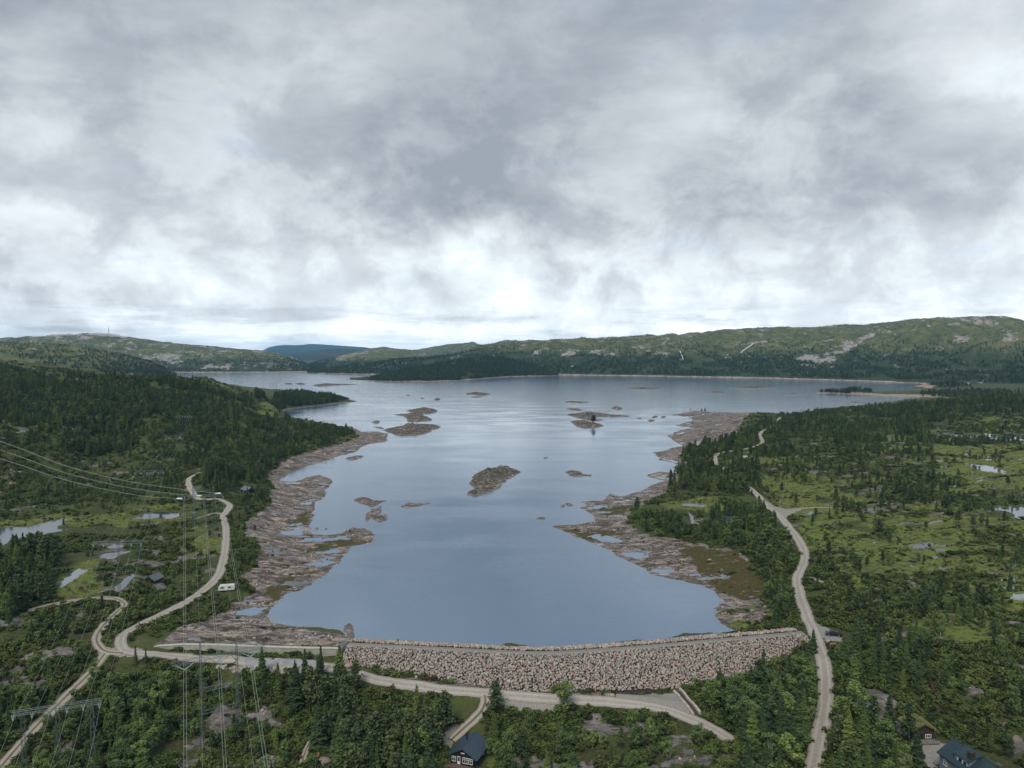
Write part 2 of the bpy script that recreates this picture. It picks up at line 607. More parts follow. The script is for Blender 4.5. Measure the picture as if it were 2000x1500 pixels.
# roads and tracks: name, width in metres, pixels along the middle
ROADS = [
    ('gravel_road', 4.3, [(1572, 1560), (1588, 1500), (1600, 1440), (1611, 1380), (1612, 1330), (1605, 1280), (1590, 1240), (1576, 1205), (1562, 1165),
                          (1557, 1130), (1566, 1108), (1572, 1088), (1563, 1060), (1545, 1035), (1525, 1010), (1494, 985), (1478, 965), (1440, 935), (1400, 905), (1398, 888)]),
    ('gravel_road', 4.2, [(1398, 888), (1420, 882), (1455, 877), (1480, 870), (1489, 863), (1484, 850), (1490, 842), (1512, 832), (1520, 822), (1524, 815)]),
    ('gravel_road', 3.8, [(395, 922), (380, 928), (368, 938), (371, 952), (383, 970), (396, 976), (420, 974), (440, 980), (449, 988), (441, 1000), (436, 1010),
                          (441, 1030), (441, 1060), (436, 1095), (425, 1125), (400, 1150), (365, 1175), (320, 1198), (280, 1218), (250, 1233), (236, 1247), (236, 1260), (248, 1272), (275, 1277),
                          (330, 1281), (400, 1286), (470, 1291), (540, 1296), (610, 1300), (660, 1307), (720, 1323), (780, 1335), (840, 1344), (900, 1350), (960, 1355), (1030, 1361),
                          (1100, 1366), (1180, 1370), (1250, 1377), (1310, 1389), (1360, 1408), (1400, 1428), (1440, 1452)]),
    ('gravel_track', 3.0, [(60, 1192), (90, 1184), (130, 1176), (170, 1170), (215, 1169), (243, 1177), (238, 1186), (218, 1205), (200, 1225), (189, 1245), (192, 1260), (205, 1272), (240, 1276)]),
    ('gravel_track', 3.2, [(205, 1277), (190, 1300), (165, 1325), (135, 1355), (105, 1385), (70, 1420), (30, 1465), (-20, 1520), (-60, 1560)]),
    ('gravel_track', 3.0, [(946, 1358), (948, 1372), (938, 1392), (918, 1412), (898, 1430), (882, 1445)]),
    ('footpath', 3.0, [(1500, 988), (1535, 996), (1570, 993), (1610, 991), (1660, 994), (1720, 997), (1780, 1000), (1840, 1003), (1880, 1006)]),
    ('footpath', 1.4, [(1583, 1128), (1610, 1138), (1640, 1147), (1670, 1152)]),
    ('footpath', 1.8, [(640, 1395), (615, 1432), (600, 1460), (590, 1490), (585, 1520)]),
    ('footpath', 1.6, [(437, 1005), (420, 1002), (400, 1008), (385, 1012)]),
]
ROAD_W = []
for nm, w, pts in ROADS:
    xy = gpoly(pts)
    ROAD_W.append((nm, w, smooth_line(xy, 2.0)))

PONDS_PX = [[(-60, 1036), (30, 1028), (105, 1024), (116, 1031), (92, 1044), (50, 1052), (0, 1062), (-60, 1066)],
            [(277, 1005), (300, 999), (340, 996), (357, 1000), (348, 1006), (320, 1013), (283, 1017)],
            [(183, 1091), (200, 1083), (240, 1076), (256, 1077), (235, 1086), (205, 1092)],
            [(214, 1067), (225, 1062), (241, 1064), (240, 1069), (216, 1070)],
            [(1926, 994), (1960, 990), (2000, 992), (2070, 993), (2070, 1010), (1985, 1011), (1965, 1002)],
            [(1927, 850), (2000, 853), (2070, 855), (2070, 860), (1932, 858)],
            [(1815, 830), (1850, 829), (1885, 837), (1850, 839)],
            [(1890, 906), (1930, 908), (1965, 922), (1945, 924), (1900, 916)],
            [(1336, 985), (1376, 984), (1375, 989), (1338, 989)],
            [(1346, 1004), (1354, 1008), (1358, 1019), (1371, 1026), (1353, 1028)],
            [(362, 1248), (378, 1244), (392, 1247), (388, 1251), (370, 1251)],
            [(112, 1142), (122, 1128), (150, 1112), (166, 1118), (150, 1132), (128, 1144)],
            [(1860, 850), (1895, 849), (1915, 853), (1890, 858)],
            [(1450, 891), (1467, 890), (1466, 894), (1452, 894)],
            [(1605, 912), (1632, 908), (1640, 912), (1615, 916)],
            [(1580, 1000), (1586, 998), (1590, 1003), (1582, 1004)],
            [(1725, 925), (1750, 922), (1748, 930), (1730, 930)],
            [(1780, 928), (1800, 930), (1790, 933)],
            [(1908, 960), (1925, 958), (1922, 962)],
            [(1705, 1060), (1712, 1058), (1712, 1063), (1706, 1063)],
            [(1780, 1102), (1792, 1104), (1786, 1108), (1776, 1106)],
            [(222, 1150), (245, 1128), (262, 1120), (258, 1130), (235, 1155)],
            [(1975, 1162), (2010, 1158), (2030, 1166), (1985, 1170)]]
PONDS = []
for pts in PONDS_PX:
    xy = gpoly(pts)
    P = smooth_line(np.vstack([xy, xy[:1]]), max(1.0, np.ptp(xy[:, 0]) / 14))[:-1]
    # bays and little points along the bank
    c = P.mean(0)
    wob = fbm(P[:, 0] * .22, P[:, 1] * .22, 3, 91)
    P = c + (P - c) * (1 + 0.75 * wob[:, None])
    zz = float(np.median(base0(P[:, 0], P[:, 1])))
    PONDS.append((P, zz))

# dam: upstream edge, top of the stone face, height of crest
CREST_Z = 4.0
_ct = [(668, 1262), (700, 1264), (800, 1269), (900, 1274), (1000, 1279), (1085, 1280), (1200, 1273), (1300, 1265), (1400, 1256), (1500, 1247), (1575, 1240)]
_x, _y = at_z([p[0] for p in _ct], [p[1] for p in _ct], CREST_Z)
FACE_TOP = smooth_line(np.stack([_x, _y], 1), 1.0)
_tan = np.gradient(FACE_TOP, axis=0)
_tan /= np.linalg.norm(_tan, axis=1)[:, None]
FACE_N = np.stack([_tan[:, 1], -_tan[:, 0]], 1)          # points downstream, towards the valley
if FACE_N[0, 1] > 0:
    FACE_N = -FACE_N
for _ in range(60):
    FACE_N[1:-1] = (FACE_N[:-2] + FACE_N[1:-1] + FACE_N[2:]) / 3
FACE_N /= np.linalg.norm(FACE_N, axis=1)[:, None]
_toe_px = np.array([(660, 1288), (680, 1297), (720, 1300), (760, 1307), (860, 1331), (950, 1346), (1050, 1350), (1120, 1350), (1200, 1343), (1320, 1341), (1400, 1338), (1480, 1330), (1540, 1300), (1580, 1262)], float)
SLOPE = 1.45
FACE_H = np.zeros(len(FACE_TOP))
for i, ((fx, fy), (nx, ny)) in enumerate(zip(FACE_TOP, FACE_N)):
    hs = np.linspace(0.2, 13, 120)
    qx, qy = to_px(fx + nx * hs * SLOPE, fy + ny * hs * SLOPE, CREST_Z - hs)
    ty = np.interp(qx, _toe_px[:, 0], _toe_px[:, 1])
    k = int(np.argmax(qy > ty)) if (qy > ty).any() else len(hs) - 1
    FACE_H[i] = hs[k]
for _ in range(20):
    FACE_H[1:-1] = (FACE_H[:-2] + FACE_H[1:-1] + FACE_H[2:]) / 3
ROAD_CREST = 3.3
DAM_FOOT = np.vstack([FACE_TOP + FACE_N * (FACE_H * SLOPE)[:, None], (FACE_TOP - FACE_N * 8.0)[::-1]])

# cleared building plots that the ground is levelled on: pixel, radius
PLOTS_PX = [(915, 1492, 8), (1800, 1432, 7), (1885, 1492, 12), (484, 965, 7), (1424, 1022, 6), (301, 1137, 5), (442, 1155, 5), (1622, 1240, 9), (1885, 752, 14)]
PLOTS = []
for px, py, rr in PLOTS_PX:
    x, y, z = ground(px, py)
    PLOTS.append((float(x[0]), float(y[0]), float(z[0]), rr))

# ------------------------------------------------------------------ terrain grid
NC, NR = 1241, 1261
AZ = np.linspace(R(-57), R(57), NC)
LR = np.concatenate([np.linspace(math.log(76), math.log(5600), NR), np.linspace(math.log(5600), math.log(27000), 33)[1:]])
NRT = len(LR)
A2, L2 = np.meshgrid(AZ, LR)
X2 = np.sin(A2) * np.exp(L2)
Y2 = np.cos(A2) * np.exp(L2)


def up(coarse, ci, ri):
    """bilinear upsample from the half-density grid"""
    rr = np.arange(NRT)
    out = np.empty((len(ri), NC))
    for k in range(len(ri)):
        out[k] = np.interp(np.arange(NC), ci, coarse[k])
    res = np.empty((NRT, NC))
    j = np.clip(np.searchsorted(ri, rr, side='right') - 1, 0, len(ri) - 2)
    w = ((rr - ri[j]) / (ri[j + 1] - ri[j]))[:, None]
    return out[j] * (1 - w) + out[j + 1] * w


ci = np.arange(0, NC, 2)
ri = np.unique(np.concatenate([np.arange(0, NRT, 2), [NRT - 1]]))
cx_, cy_ = X2[np.ix_(ri, ci)], Y2[np.ix_(ri, ci)]
shp = cx_.shape
SD = up(lake_sd(cx_.ravel(), cy_.ravel()).reshape(shp), ci, ri)
HL = up(H_land(cx_.ravel(), cy_.ravel()).reshape(shp), ci, ri)
rd = np.full(cx_.size, 1e9)
for nm, w, P in ROAD_W:
    lo, hi = P.min(0) - 40, P.max(0) + 40
    m = (cx_.ravel() > lo[0]) & (cx_.ravel() < hi[0]) & (cy_.ravel() > lo[1]) & (cy_.ravel() < hi[1])
    d = seg_dist(cx_.ravel()[m], cy_.ravel()[m], P[::2] if len(P) > 40 else P, False) - w / 2
    rd[m] = np.minimum(rd[m], d)
RD = up(np.minimum(rd, 60).reshape(shp), ci, ri)
DIST = np.exp(L2)

sdn = SD + fbm(X2 / 22, Y2 / 22, 3, 3) * 5.0 * sstep(0, 4, np.abs(SD) + 2) + fbm(X2 / 6, Y2 / 6, 2, 8) * 1.6
HLc = np.where((Y2 > 262) & (HL < 0.6), 0.6, HL)
Z0 = base0(X2, Y2, SD, HL)
# knolls, hummocks and rock ribs
knoll = fbm(X2 / 62, Y2 / 48, 3, 11)
hum = fbm(X2 / 14, Y2 / 11, 3, 21)
rib = np.abs(fbm((X2 * .8 + Y2 * .5) / 34, (Y2 * .9 - X2 * .35) / 14, 5, 31, .58))
fine = fbm(X2 / 3.2, Y2 / 2.6, 3, 41)
inland = sstep(12, 70, SD)
rel_amp = 1.0 + 1.6 * sstep(20, 60, HL)
relief = knoll * 5.5 * rel_amp + hum * 1.7 + fine * 0.35
s_ = sstep(6, 48, sdn)
shelf = 0.12 + 0.032 * np.clip(sdn, 0, 60) + (0.50 - rib * 2.4) * 1.4 * sstep(0.5, 10, sdn) + fine * .35 * sstep(0, 4, sdn)
ZL = (1 - s_) * shelf + s_ * (HLc + relief * (0.25 + 0.75 * inland))
ZT = np.where(sdn > 0, ZL, np.maximum(-7, 0.13 * sdn))
ZT = np.where((Y2 > 262) & (SD > 16) & (ZT < 0.35), 0.35, ZT)
near_valley = (Y2 < 262) & (SD > 0)
ZT = np.where(near_valley & (SD < 60) & (HL < 0.4), np.minimum(ZT, HL + relief * 0.25), ZT)
# roads lie on a levelled bed
wr = 1 - sstep(0.8, 6.0, RD)
ZT = ZT * (1 - wr) + Z0 * wr
PONDM = np.zeros(X2.shape)
for P, zp in PONDS:
    lo, hi = P.min(0) - 16, P.max(0) + 16
    m = (X2 > lo[0]) & (X2 < hi[0]) & (Y2 > lo[1]) & (Y2 < hi[1])
    xs, ys = X2[m], Y2[m]
    d = seg_dist(xs, ys, P, True)
    ins = inside(xs, ys, P)
    z = ZT[m]
    wv = 1 - sstep(0, 11, d)
    rim = zp + 0.10 + 0.05 * d + np.maximum(0, fbm(xs / 4, ys / 4, 2, 77)) * .5
    ZT[m] = np.where(ins, zp - 0.05 - 0.15 * np.minimum(d, 4), z * (1 - wv) + np.where(z > rim, np.minimum(z, rim + .04 * d), rim) * wv)
    PONDM[m] = np.maximum(PONDM[m], np.where(ins, 1.0, 1 - sstep(0, 3, d)))
for x, y, z, rr in PLOTS:
    d = np.hypot(X2 - x, Y2 - y)
    wv = 1 - sstep(rr, rr * 1.8, d)
    ZT = ZT * (1 - wv) + z * wv
# the dam stands in a trough of the ground
lo, hi = DAM_FOOT.min(0) - 4, DAM_FOOT.max(0) + 4
m = (X2 > lo[0]) & (X2 < hi[0]) & (Y2 > lo[1]) & (Y2 < hi[1])
ins = inside(X2[m], Y2[m], DAM_FOOT)
q = ZT[m]
di = np.clip(((X2[m][:, None] - FACE_TOP[None, ::6, 0]) ** 2 + (Y2[m][:, None] - FACE_TOP[None, ::6, 1]) ** 2).argmin(1) * 6, 0, len(FACE_TOP) - 1)
toe_z = CREST_Z - FACE_H[di]
ZT[m] = np.where(ins, np.minimum(q, toe_z - 0.4), q)


def tsample(G, x, y):
    a = (np.arctan2(x, y) - AZ[0]) / (AZ[1] - AZ[0])
    l = np.interp(np.log(np.hypot(x, y)), LR, np.arange(NRT))
    i = np.clip(np.floor(l).astype(int), 0, NRT - 2)
    j = np.clip(np.floor(a).astype(int), 0, NC - 2)
    u, v = l - i, np.clip(a - j, 0, 1)
    return (G[i, j] * (1 - u) * (1 - v) + G[i + 1, j] * u * (1 - v) + G[i, j + 1] * (1 - u) * v + G[i + 1, j + 1] * u * v)


def tz(x, y):
    return float(tsample(ZT, np.array([x]), np.array([y]))[0])


# ------------------------------------------------------------------ what covers the ground
def cover(polys, warp, seed, soft=None):
    out = np.zeros(X2.shape)
    wx = fbm(X2 / (warp * 3), Y2 / (warp * 3), 3, seed) * warp * 2
    wy = fbm(X2 / (warp * 3), Y2 / (warp * 3), 3, seed + 50) * warp * 2
    for pts in polys:
        P = gpoly(pts)
        out = np.maximum(out, inside((X2 + wx).ravel(), (Y2 + wy).ravel(), P).reshape(X2.shape))
    return out


ROCK_PX = [
    [(690, 1256), (650, 1264), (560, 1264), (430, 1264), (290, 1264), (330, 1235), (400, 1205), (450, 1190), (495, 1150), (478, 1120),
     (505, 1085), (500, 1055), (470, 1045), (485, 1010), (525, 985), (535, 955), (520, 930), (545, 903), (600, 883), (660, 868), (700, 852),
     (680, 835), (760, 835), (770, 860), (700, 900), (650, 930), (660, 1000), (745, 1040), (740, 1070), (650, 1130), (560, 1180), (530, 1220), (690, 1240)],
    [(1437, 1232), (1500, 1225), (1495, 1140), (1440, 1085), (1350, 1060), (1280, 1045), (1230, 1035), (1225, 1005), (1265, 980), (1300, 962),
     (1322, 940), (1330, 885), (1370, 868), (1430, 866), (1445, 845), (1455, 818), (1490, 806), (1300, 798), (1250, 870), (1240, 950), (1080, 980),
     (1080, 1040), (1400, 1180), (1400, 1235)],
    [(725, 1298), (760, 1306), (860, 1330), (1000, 1345), (1130, 1347), (1200, 1342), (1210, 1362), (1000, 1358), (940, 1349), (820, 1339), (730, 1318)]]
PATCHY_PX = [
    [(1090, 1395), (1250, 1392), (1370, 1425), (1420, 1455), (1400, 1620), (950, 1620), (960, 1440), (1000, 1390)],
    [(270, 1310), (400, 1320), (560, 1330), (570, 1400), (620, 1500), (600, 1620), (250, 1620), (300, 1430)],
    [(1500, 900), (1650, 880), (1750, 850), (1900, 820), (2250, 790), (2250, 1250), (1900, 1300), (1640, 1200), (1580, 1080), (1500, 985)],
    [(280, 1020), (430, 1030), (430, 1110), (340, 1170), (240, 1150), (180, 1080)],
    [(1780, 1210), (2250, 1210), (2250, 1500), (1950, 1450), (1850, 1330)],
    [(-100, 820), (120, 790), (150, 850), (-100, 880)], [(-100, 690), (60, 715), (60, 745), (-100, 745)]]
BOG_PX = [
    [(1495, 930), (1640, 945), (1720, 985), (1560, 992), (1500, 980)], [(1550, 1002), (1720, 1008), (1690, 1055), (1570, 1050)],
    [(1800, 870), (2100, 870), (2100, 965), (1860, 945)], [(1600, 1075), (1930, 1085), (2050, 1150), (1680, 1160)],
    [(1720, 1010), (2100, 1020), (2100, 1080), (1750, 1080)],
    [(-100, 1012), (340, 985), (355, 1012), (110, 1032), (-100, 1032)], [(100, 1105), (180, 1090), (215, 1150), (120, 1170)],
    [(1285, 980), (1405, 970), (1425, 1000), (1300, 996)], [(1830, 1300), (2060, 1285), (2060, 1395), (1900, 1380)],
    [(250, 1235), (320, 1205), (320, 1240), (270, 1262)], [(340, 1020), (430, 1020), (430, 1080), (350, 1075)],
    [(1420, 1190), (1500, 1170), (1500, 1230), (1437, 1231)], [(500, 800), (560, 795), (540, 812), (500, 815)],
    [(930, 1455), (1000, 1440), (1010, 1520), (930, 1520)], [(715, 1303), (750, 1301), (785, 1322), (740, 1319)],
    [(1380, 880), (1500, 880), (1520, 910), (1420, 905)]]
PEAT_PX = [
    [(1330, 1065), (1440, 1085), (1500, 1120), (1505, 1165), (1450, 1175), (1400, 1150), (1350, 1105)],
    [(1110, 1035), (1200, 1035), (1180, 1058), (1140, 1050)], [(1170, 990), (1240, 985), (1215, 1005), (1165, 1005)],
    [(600, 1000), (615, 985), (600, 1020), (555, 1030)], [(620, 1060), (700, 1045), (690, 1062), (600, 1075)],
    [(520, 1150), (600, 1120), (560, 1155), (525, 1185)]]
SAND_PX = [[(1600, 736), (1700, 740), (1810, 744), (1850, 750), (1815, 758), (1785, 754), (1687, 747)], [(1588, 765), (1700, 768.5), (1850, 772), (1850, 778), (1760, 777), (1600, 772)], [(1420, 730), (1640, 735), (1640, 745), (1420, 742)]]
GRAVEL_PX = [
    [(1203, 1345), (1230, 1340), (1300, 1341), (1328, 1349), (1340, 1370), (1350, 1392), (1330, 1400), (1240, 1374), (1200, 1364)],
    [(1592, 1218), (1625, 1226), (1646, 1240), (1641, 1258), (1612, 1252), (1600, 1245)],
    [(1780, 1428), (1828, 1433), (1850, 1450), (1848, 1486), (1800, 1520), (1770, 1500), (1780, 1465)],
    [(862, 1424), (905, 1412), (905, 1440), (885, 1462), (858, 1450)],
    [(195, 1262), (270, 1268), (300, 1285), (240, 1283), (190, 1285)],
    [(965, 1360), (1085, 1366), (1080, 1388), (990, 1380)], [(1482, 972), (1500, 980), (1530, 992), (1580, 991), (1548, 1003), (1532, 1014), (1512, 1008)]]

rock = cover(ROCK_PX, 2.5, 201)
rock = np.maximum(rock, (SD > -6) * (1 - sstep(5, 12, sdn - fbm(X2 / 20, Y2 / 20, 2, 5) * 8)) * (Y2 > 255))
patchy = cover(PATCHY_PX, 6, 211)
bog = cover(BOG_PX, 4, 221)
peat = cover(PEAT_PX, 2.5, 231)
sand = cover(SAND_PX, 5, 241)
gravel = cover(GRAVEL_PX, 0.7, 251)
gravel = np.maximum(gravel, (1 - sstep(-.6, .3, RD + fbm(X2 / 2, Y2 / 2, 2, 9) * .8)) * (DIST < 500) * .7)
# stony knolls inland
patchrock = .62 * patchy * sstep(0.08, 0.34, fbm(X2 / 11, Y2 / 6, 4, 61) + 0.10 * np.sign(hum) * np.abs(hum))
crag = sstep(0.18, 0.36, fbm(X2 / 24, Y2 / 14, 4, 71)) * 0.6 * (1 - rock) * sstep(20, 60, SD)
shore_rock = rock.copy()
rock = np.maximum(rock, patchrock)
rock = np.maximum(rock, crag * sstep(0.2, .5, fbm(X2 / 9, Y2 / 5, 3, 72) + .3))
rock = rock * (1 - cover([BOG_PX[11]], 3, 271) * sstep(-.28, .02, fbm(X2 / 12, Y2 / 8, 3, 272)))
wetbog = bog * sstep(-0.2, 0.2, fbm(X2 / 25, Y2 / 18, 3, 81) + .12)
meadow = cover([PATCHY_PX[2]], 6, 261) * sstep(-.05, .25, fbm(X2 / 34, Y2 / 22, 3, 83))
wetbog = np.maximum(wetbog, meadow * .8)
rock = rock * (1 - np.clip(wetbog, 0, 1) * .7 * (SD > 40)) 
# level the bogs and yards, they carry no knolls
flat = np.clip(np.maximum(gravel, 0), 0, 1) * (RD < 60)

# ------------------------------------------------------------------ materials for the ground
def mat(name):
    m = bpy.data.materials.new(name)
    m.use_nodes = True
    nt = NT(m.node_tree)
    bs = m.node_tree.nodes['Principled BSDF']
    return m, nt, bs


def simple(name, col, rough=0.7, metal=0.0, spec=0.4, var=0.0, scale=3.0, bump=0.0):
    m, nt, bs = mat(name)
    bs.inputs['Roughness'].default_value = rough
    bs.inputs['Metallic'].default_value = metal
    bs.inputs['Specular IOR Level'].default_value = spec
    g = nt.n('ShaderNodeTexCoord')
    nz = nt.noise(g.outputs['Object'], scale, 5, .6)
    if var:
        a = tuple(c * (1 - var) for c in col)
        b_ = tuple(min(1, c * (1 + var)) for c in col)
        nt.link(nt.mix(nt.mapr(nz, .3, .7), a, b_), bs.inputs['Base Color'])
    else:
        bs.inputs['Base Color'].default_value = (*col, 1)
    if bump:
        bp = nt.n('ShaderNodeBump')
        bp.inputs['Strength'].default_value = bump
        bp.inputs['Distance'].default_value = .1
        nt.link(nz, bp.inputs['Height'])
        nt.link(bp.outputs[0], bs.inputs['Normal'])
    return m


def rock_colour(nt, pos):
    """ice-polished granite gneiss: pink grey, banded, with dark lichen streaks"""
    st = nt.mapping(pos, (.042, .15, .2), (0, 0, R(24)))
    st2 = nt.mapping(pos, (.14, .42, .5), (0, 0, R(34)))
    b1 = nt.noise(st, 1.0, 9, .66, 1.3)
    b2 = nt.noise(st2, 1.0, 9, .70, 1.0)
    b3 = nt.noise(pos, .045, 3, .5)
    c = nt.ramp(b1, [(.35, (.055, .046, .039)), (.44, (.135, .112, .096)), (.50, (.235, .193, .166)), (.57, (.335, .275, .238)), (.66, (.50, .44, .39))])
    c = nt.mix(nt.mapr(b3, .42, .6, 0, .55), c, (.215, .195, .188))
    c = nt.mix(nt.mapr(b2, .50, .57, 0, .88), c, (.048, .043, .036))
    c = nt.mix(nt.mapr(b2, .34, .42, .5, 0), c, (.60, .55, .51))
    # joints and cracks
    for sc_, wd, am in (((.055, .15, .1), .020, .85), ((.17, .44, .3), .030, .7)):
        ck = nt.math('ABSOLUTE', nt.math('SUBTRACT', nt.noise(nt.mapping(pos, sc_, (0, 0, R(28))), 1.0, 5, .6, .6), .5))
        c = nt.mix(nt.mapr(ck, 0, wd, am, 0), c, (.040, .036, .028))
    return c, b2


TERR, nt, bs = mat('ground_cover')
geo = nt.n('ShaderNodeNewGeometry')
pos = geo.outputs['Position']
att = nt.n('ShaderNodeAttribute')
att.attribute_name = 'cover_a'
sepa = nt.n('ShaderNodeSeparateColor')
nt.link(att.outputs['Color'], sepa.inputs[0])
att2 = nt.n('ShaderNodeAttribute')
att2.attribute_name = 'cover_b'
sepb = nt.n('ShaderNodeSeparateColor')
nt.link(att2.outputs['Color'], sepb.inputs[0])
a_rock, a_bog, a_peat = sepa.outputs
a_sand, a_grav, a_shore = sepb.outputs
n1 = nt.noise(pos, .9, 6, .65)
n2 = nt.noise(pos, .16, 5, .6)
n3 = nt.noise(pos, .035, 4, .55)
n4 = nt.noise(nt.mapping(pos, (1, 1.5, 1)), .33, 5, .65, .3)
heath = nt.ramp(n1, [(.3, (.022, .029, .010)), (.45, (.042, .056, .017)), (.58, (.066, .082, .025)), (.72, (.105, .110, .042))])
heath = nt.mix(nt.mapr(n2, .5, .66, 0, .7), heath, (.058, .046, .024))
heath = nt.mix(nt.mapr(n3, .5, .62, 0, .5), heath, (.078, .100, .027))
bogc = nt.ramp(n1, [(.3, (.078, .106, .022)), (.5, (.120, .162, .030)), (.7, (.170, .195, .050))])
bogc = nt.mix(nt.mapr(n2, .46, .64, 0, .75), bogc, (.125, .112, .038))
bogc = nt.mix(nt.mapr(n4, .52, .60, 0, .75), bogc, (.034, .042, .014))
n6 = nt.noise(nt.mapping(pos, (.5, 1.1, 1), (0, 0, R(14))), .45, 6, .7, .5)
bogc = nt.mix(nt.mapr(n6, .53, .60, 0, .7), bogc, (.026, .030, .012))
bogc = nt.mix(nt.mapr(n6, .36, .44, .6, 0), bogc, (.135, .140, .05))
col = nt.mix(nt.mapr(nt.math('MULTIPLY_ADD', nt.math('SUBTRACT', n4, .5), .9, a_bog), .35, .65), heath, bogc)
rc, rb = rock_colour(nt, pos)
rc = nt.mix(nt.mapr(a_shore, .3, .7, .62, 0), rc, nt.ramp(n2, [(.35, (.075, .07, .07)), (.5, (.15, .142, .145)), (.65, (.24, .225, .225))]))
rmask = nt.mapr(nt.math('MULTIPLY_ADD', nt.math('SUBTRACT', n4, .5), 1.5, a_rock), .42, .58)
n7 = nt.noise(nt.mapping(pos, (.03, .075, 1), (0, 0, R(30))), 1.0, 6, .65, .8)
moss = nt.mapr(nt.math('ADD', nt.math('MULTIPLY', nt.math('SUBTRACT', n7, .5), 1.5), nt.math('MULTIPLY', nt.math('SUBTRACT', n4, .5), .7)), .12, .22, 0, .92)
n8 = nt.noise(nt.mapping(pos, (.10, .22, 1), (0, 0, R(22))), 1.0, 6, .66, .6)
pm = nt.mapr(nt.math('ADD', nt.math('MULTIPLY', nt.math('SUBTRACT', n8, .5), 2.2), nt.math('MULTIPLY_ADD', nt.math('SUBTRACT', n4, .5), 1.1, a_peat)), .62, .8)
mossc = nt.ramp(n1, [(.3, (.034, .028, .010)), (.5, (.066, .056, .017)), (.7, (.086, .092, .024))])
rc = nt.mix(moss, rc, mossc)
rc = nt.mix(pm, rc, mossc)
col = nt.mix(rmask, col, rc)
sandc = nt.ramp(n2, [(.3, (.22, .165, .125)), (.6, (.34, .265, .21)), (.75, (.46, .39, .325))])
col = nt.mix(nt.mapr(nt.math('MULTIPLY_ADD', nt.math('SUBTRACT', n4, .5), .8, a_sand), .4, .6), col, sandc)
gc = nt.ramp(nt.noise(pos, 2.2, 5, .7), [(.3, (.19, .178, .16)), (.5, (.27, .255, .235)), (.72, (.35, .335, .31))])
col = nt.mix(nt.mapr(nt.math('MULTIPLY_ADD', nt.math('SUBTRACT', n1, .5), .9, a_grav), .4, .6), col, gc)
nt.link(col, bs.inputs['Base Color'])
bs.inputs['Roughness'].default_value = .9
bs.inputs['Specular IOR Level'].default_value = .25
# small standing water in the hollows of bog and bare rock
pw = nt.noise(nt.mapping(pos, (.55, 1.0, 1), (0, 0, R(10))), .10, 4, .6, .4)
wetm = nt.mapr(nt.math('ADD', pw, nt.math('MULTIPLY', nt.math('SUBTRACT', n4, .5), .28)), .625, .645)
wetzone = nt.math('MAXIMUM', nt.mapr(a_bog, .4, .6), nt.math('MULTIPLY', rmask, .999))
wet = nt.math('MULTIPLY', wetm, wetzone)
wet = nt.math('MULTIPLY', wet, nt.mapr(a_grav, .1, .3, 1, 0))
bmp = nt.n('ShaderNodeBump')
bmp.inputs['Strength'].default_value = .9
bmp.inputs['Distance'].default_value = .7
nt.link(nt.math('ADD', nt.math('MULTIPLY', n1, .5), nt.math('MULTIPLY', rb, .8)), bmp.inputs['Height'])
nt.link(bmp.outputs[0], bs.inputs['Normal'])
wb = nt.n('ShaderNodeBsdfPrincipled')
wb.inputs['Base Color'].default_value = (.02, .022, .016, 1)
wb.inputs['Roughness'].default_value = .04
wb.inputs['IOR'].default_value = 2.5
nt.link(nt.n('ShaderNodeCombineXYZ', i_2=1.0).outputs[0], wb.inputs['Normal'])
mx = nt.n('ShaderNodeMixShader')
nt.link(wet, mx.inputs[0])
nt.link(bs.outputs[0], mx.inputs[1])
nt.link(wb.outputs[0], mx.inputs[2])
nt.link(mx.outputs[0], [n for n in TERR.node_tree.nodes if n.type == 'OUTPUT_MATERIAL'][0].inputs[0])


def set_attr(me, name, r, g, b_):
    at = me.attributes.new(name, 'FLOAT_COLOR', 'POINT')
    c = np.ones((len(me.vertices), 4), np.float32)
    c[:, 0], c[:, 1], c[:, 2] = r.ravel(), g.ravel(), b_.ravel()
    at.data.foreach_set('color', c.ravel())


idx = np.arange(NRT * NC).reshape(NRT, NC)
quads = np.stack([idx[:-1, :-1].ravel(), idx[:-1, 1:].ravel(), idx[1:, 1:].ravel(), idx[1:, :-1].ravel()], 1)
me = mesh_np('terrain', np.stack([X2.ravel(), Y2.ravel(), ZT.ravel()], 1), quads, TERR, smooth=True)
set_attr(me, 'cover_a', rock, wetbog, peat)
set_attr(me, 'cover_b', sand, gravel, shore_rock)
terrain = tag(obj('terrain', me), kind='structure')

# ------------------------------------------------------------------ water
WATER, nt, bs = mat('lake_water')
geo = nt.n('ShaderNodeNewGeometry')
pos = geo.outputs['Position']
streak = nt.noise(nt.mapping(pos, (.0035, .016, 1), (0, 0, R(-6))), 1.0, 4, .55, .3)
calm = nt.mapr(streak, .42, .62)
bs.inputs['Base Color'].default_value = (.085, .138, .212, 1)
bs.inputs['IOR'].default_value = 2.6
bs.inputs['Specular Tint'].default_value = (.80, .91, 1.0, 1)
bs.inputs['Specular IOR Level'].default_value = .6
nt.link(nt.mapr(calm, 0, 1, .05, .09), bs.inputs['Roughness'])
wv1 = nt.noise(nt.mapping(pos, (.35, .9, 1), (0, 0, R(12))), 1.0, 3, .55)
wv2 = nt.noise(nt.mapping(pos, (1.3, 2.6, 1), (0, 0, R(-9))), 1.0, 2, .5)
bmp = nt.n('ShaderNodeBump')
patchw = nt.noise(nt.mapping(pos, (.011, .026, 1), (0, 0, R(-20))), 1.0, 4, .55, .6)
psep = nt.n('ShaderNodeSeparateXYZ')
nt.link(pos, psep.inputs[0])
wind = nt.mapr(psep.outputs[1], 700, 2400, 0, .55)   # the open water far out is rougher
nt.link(nt.math('ADD', wind, nt.math('MULTIPLY_ADD', nt.mapr(patchw, .38, .60), .26, nt.mapr(calm, 0, 1, .05, .14))), bmp.inputs['Strength'])
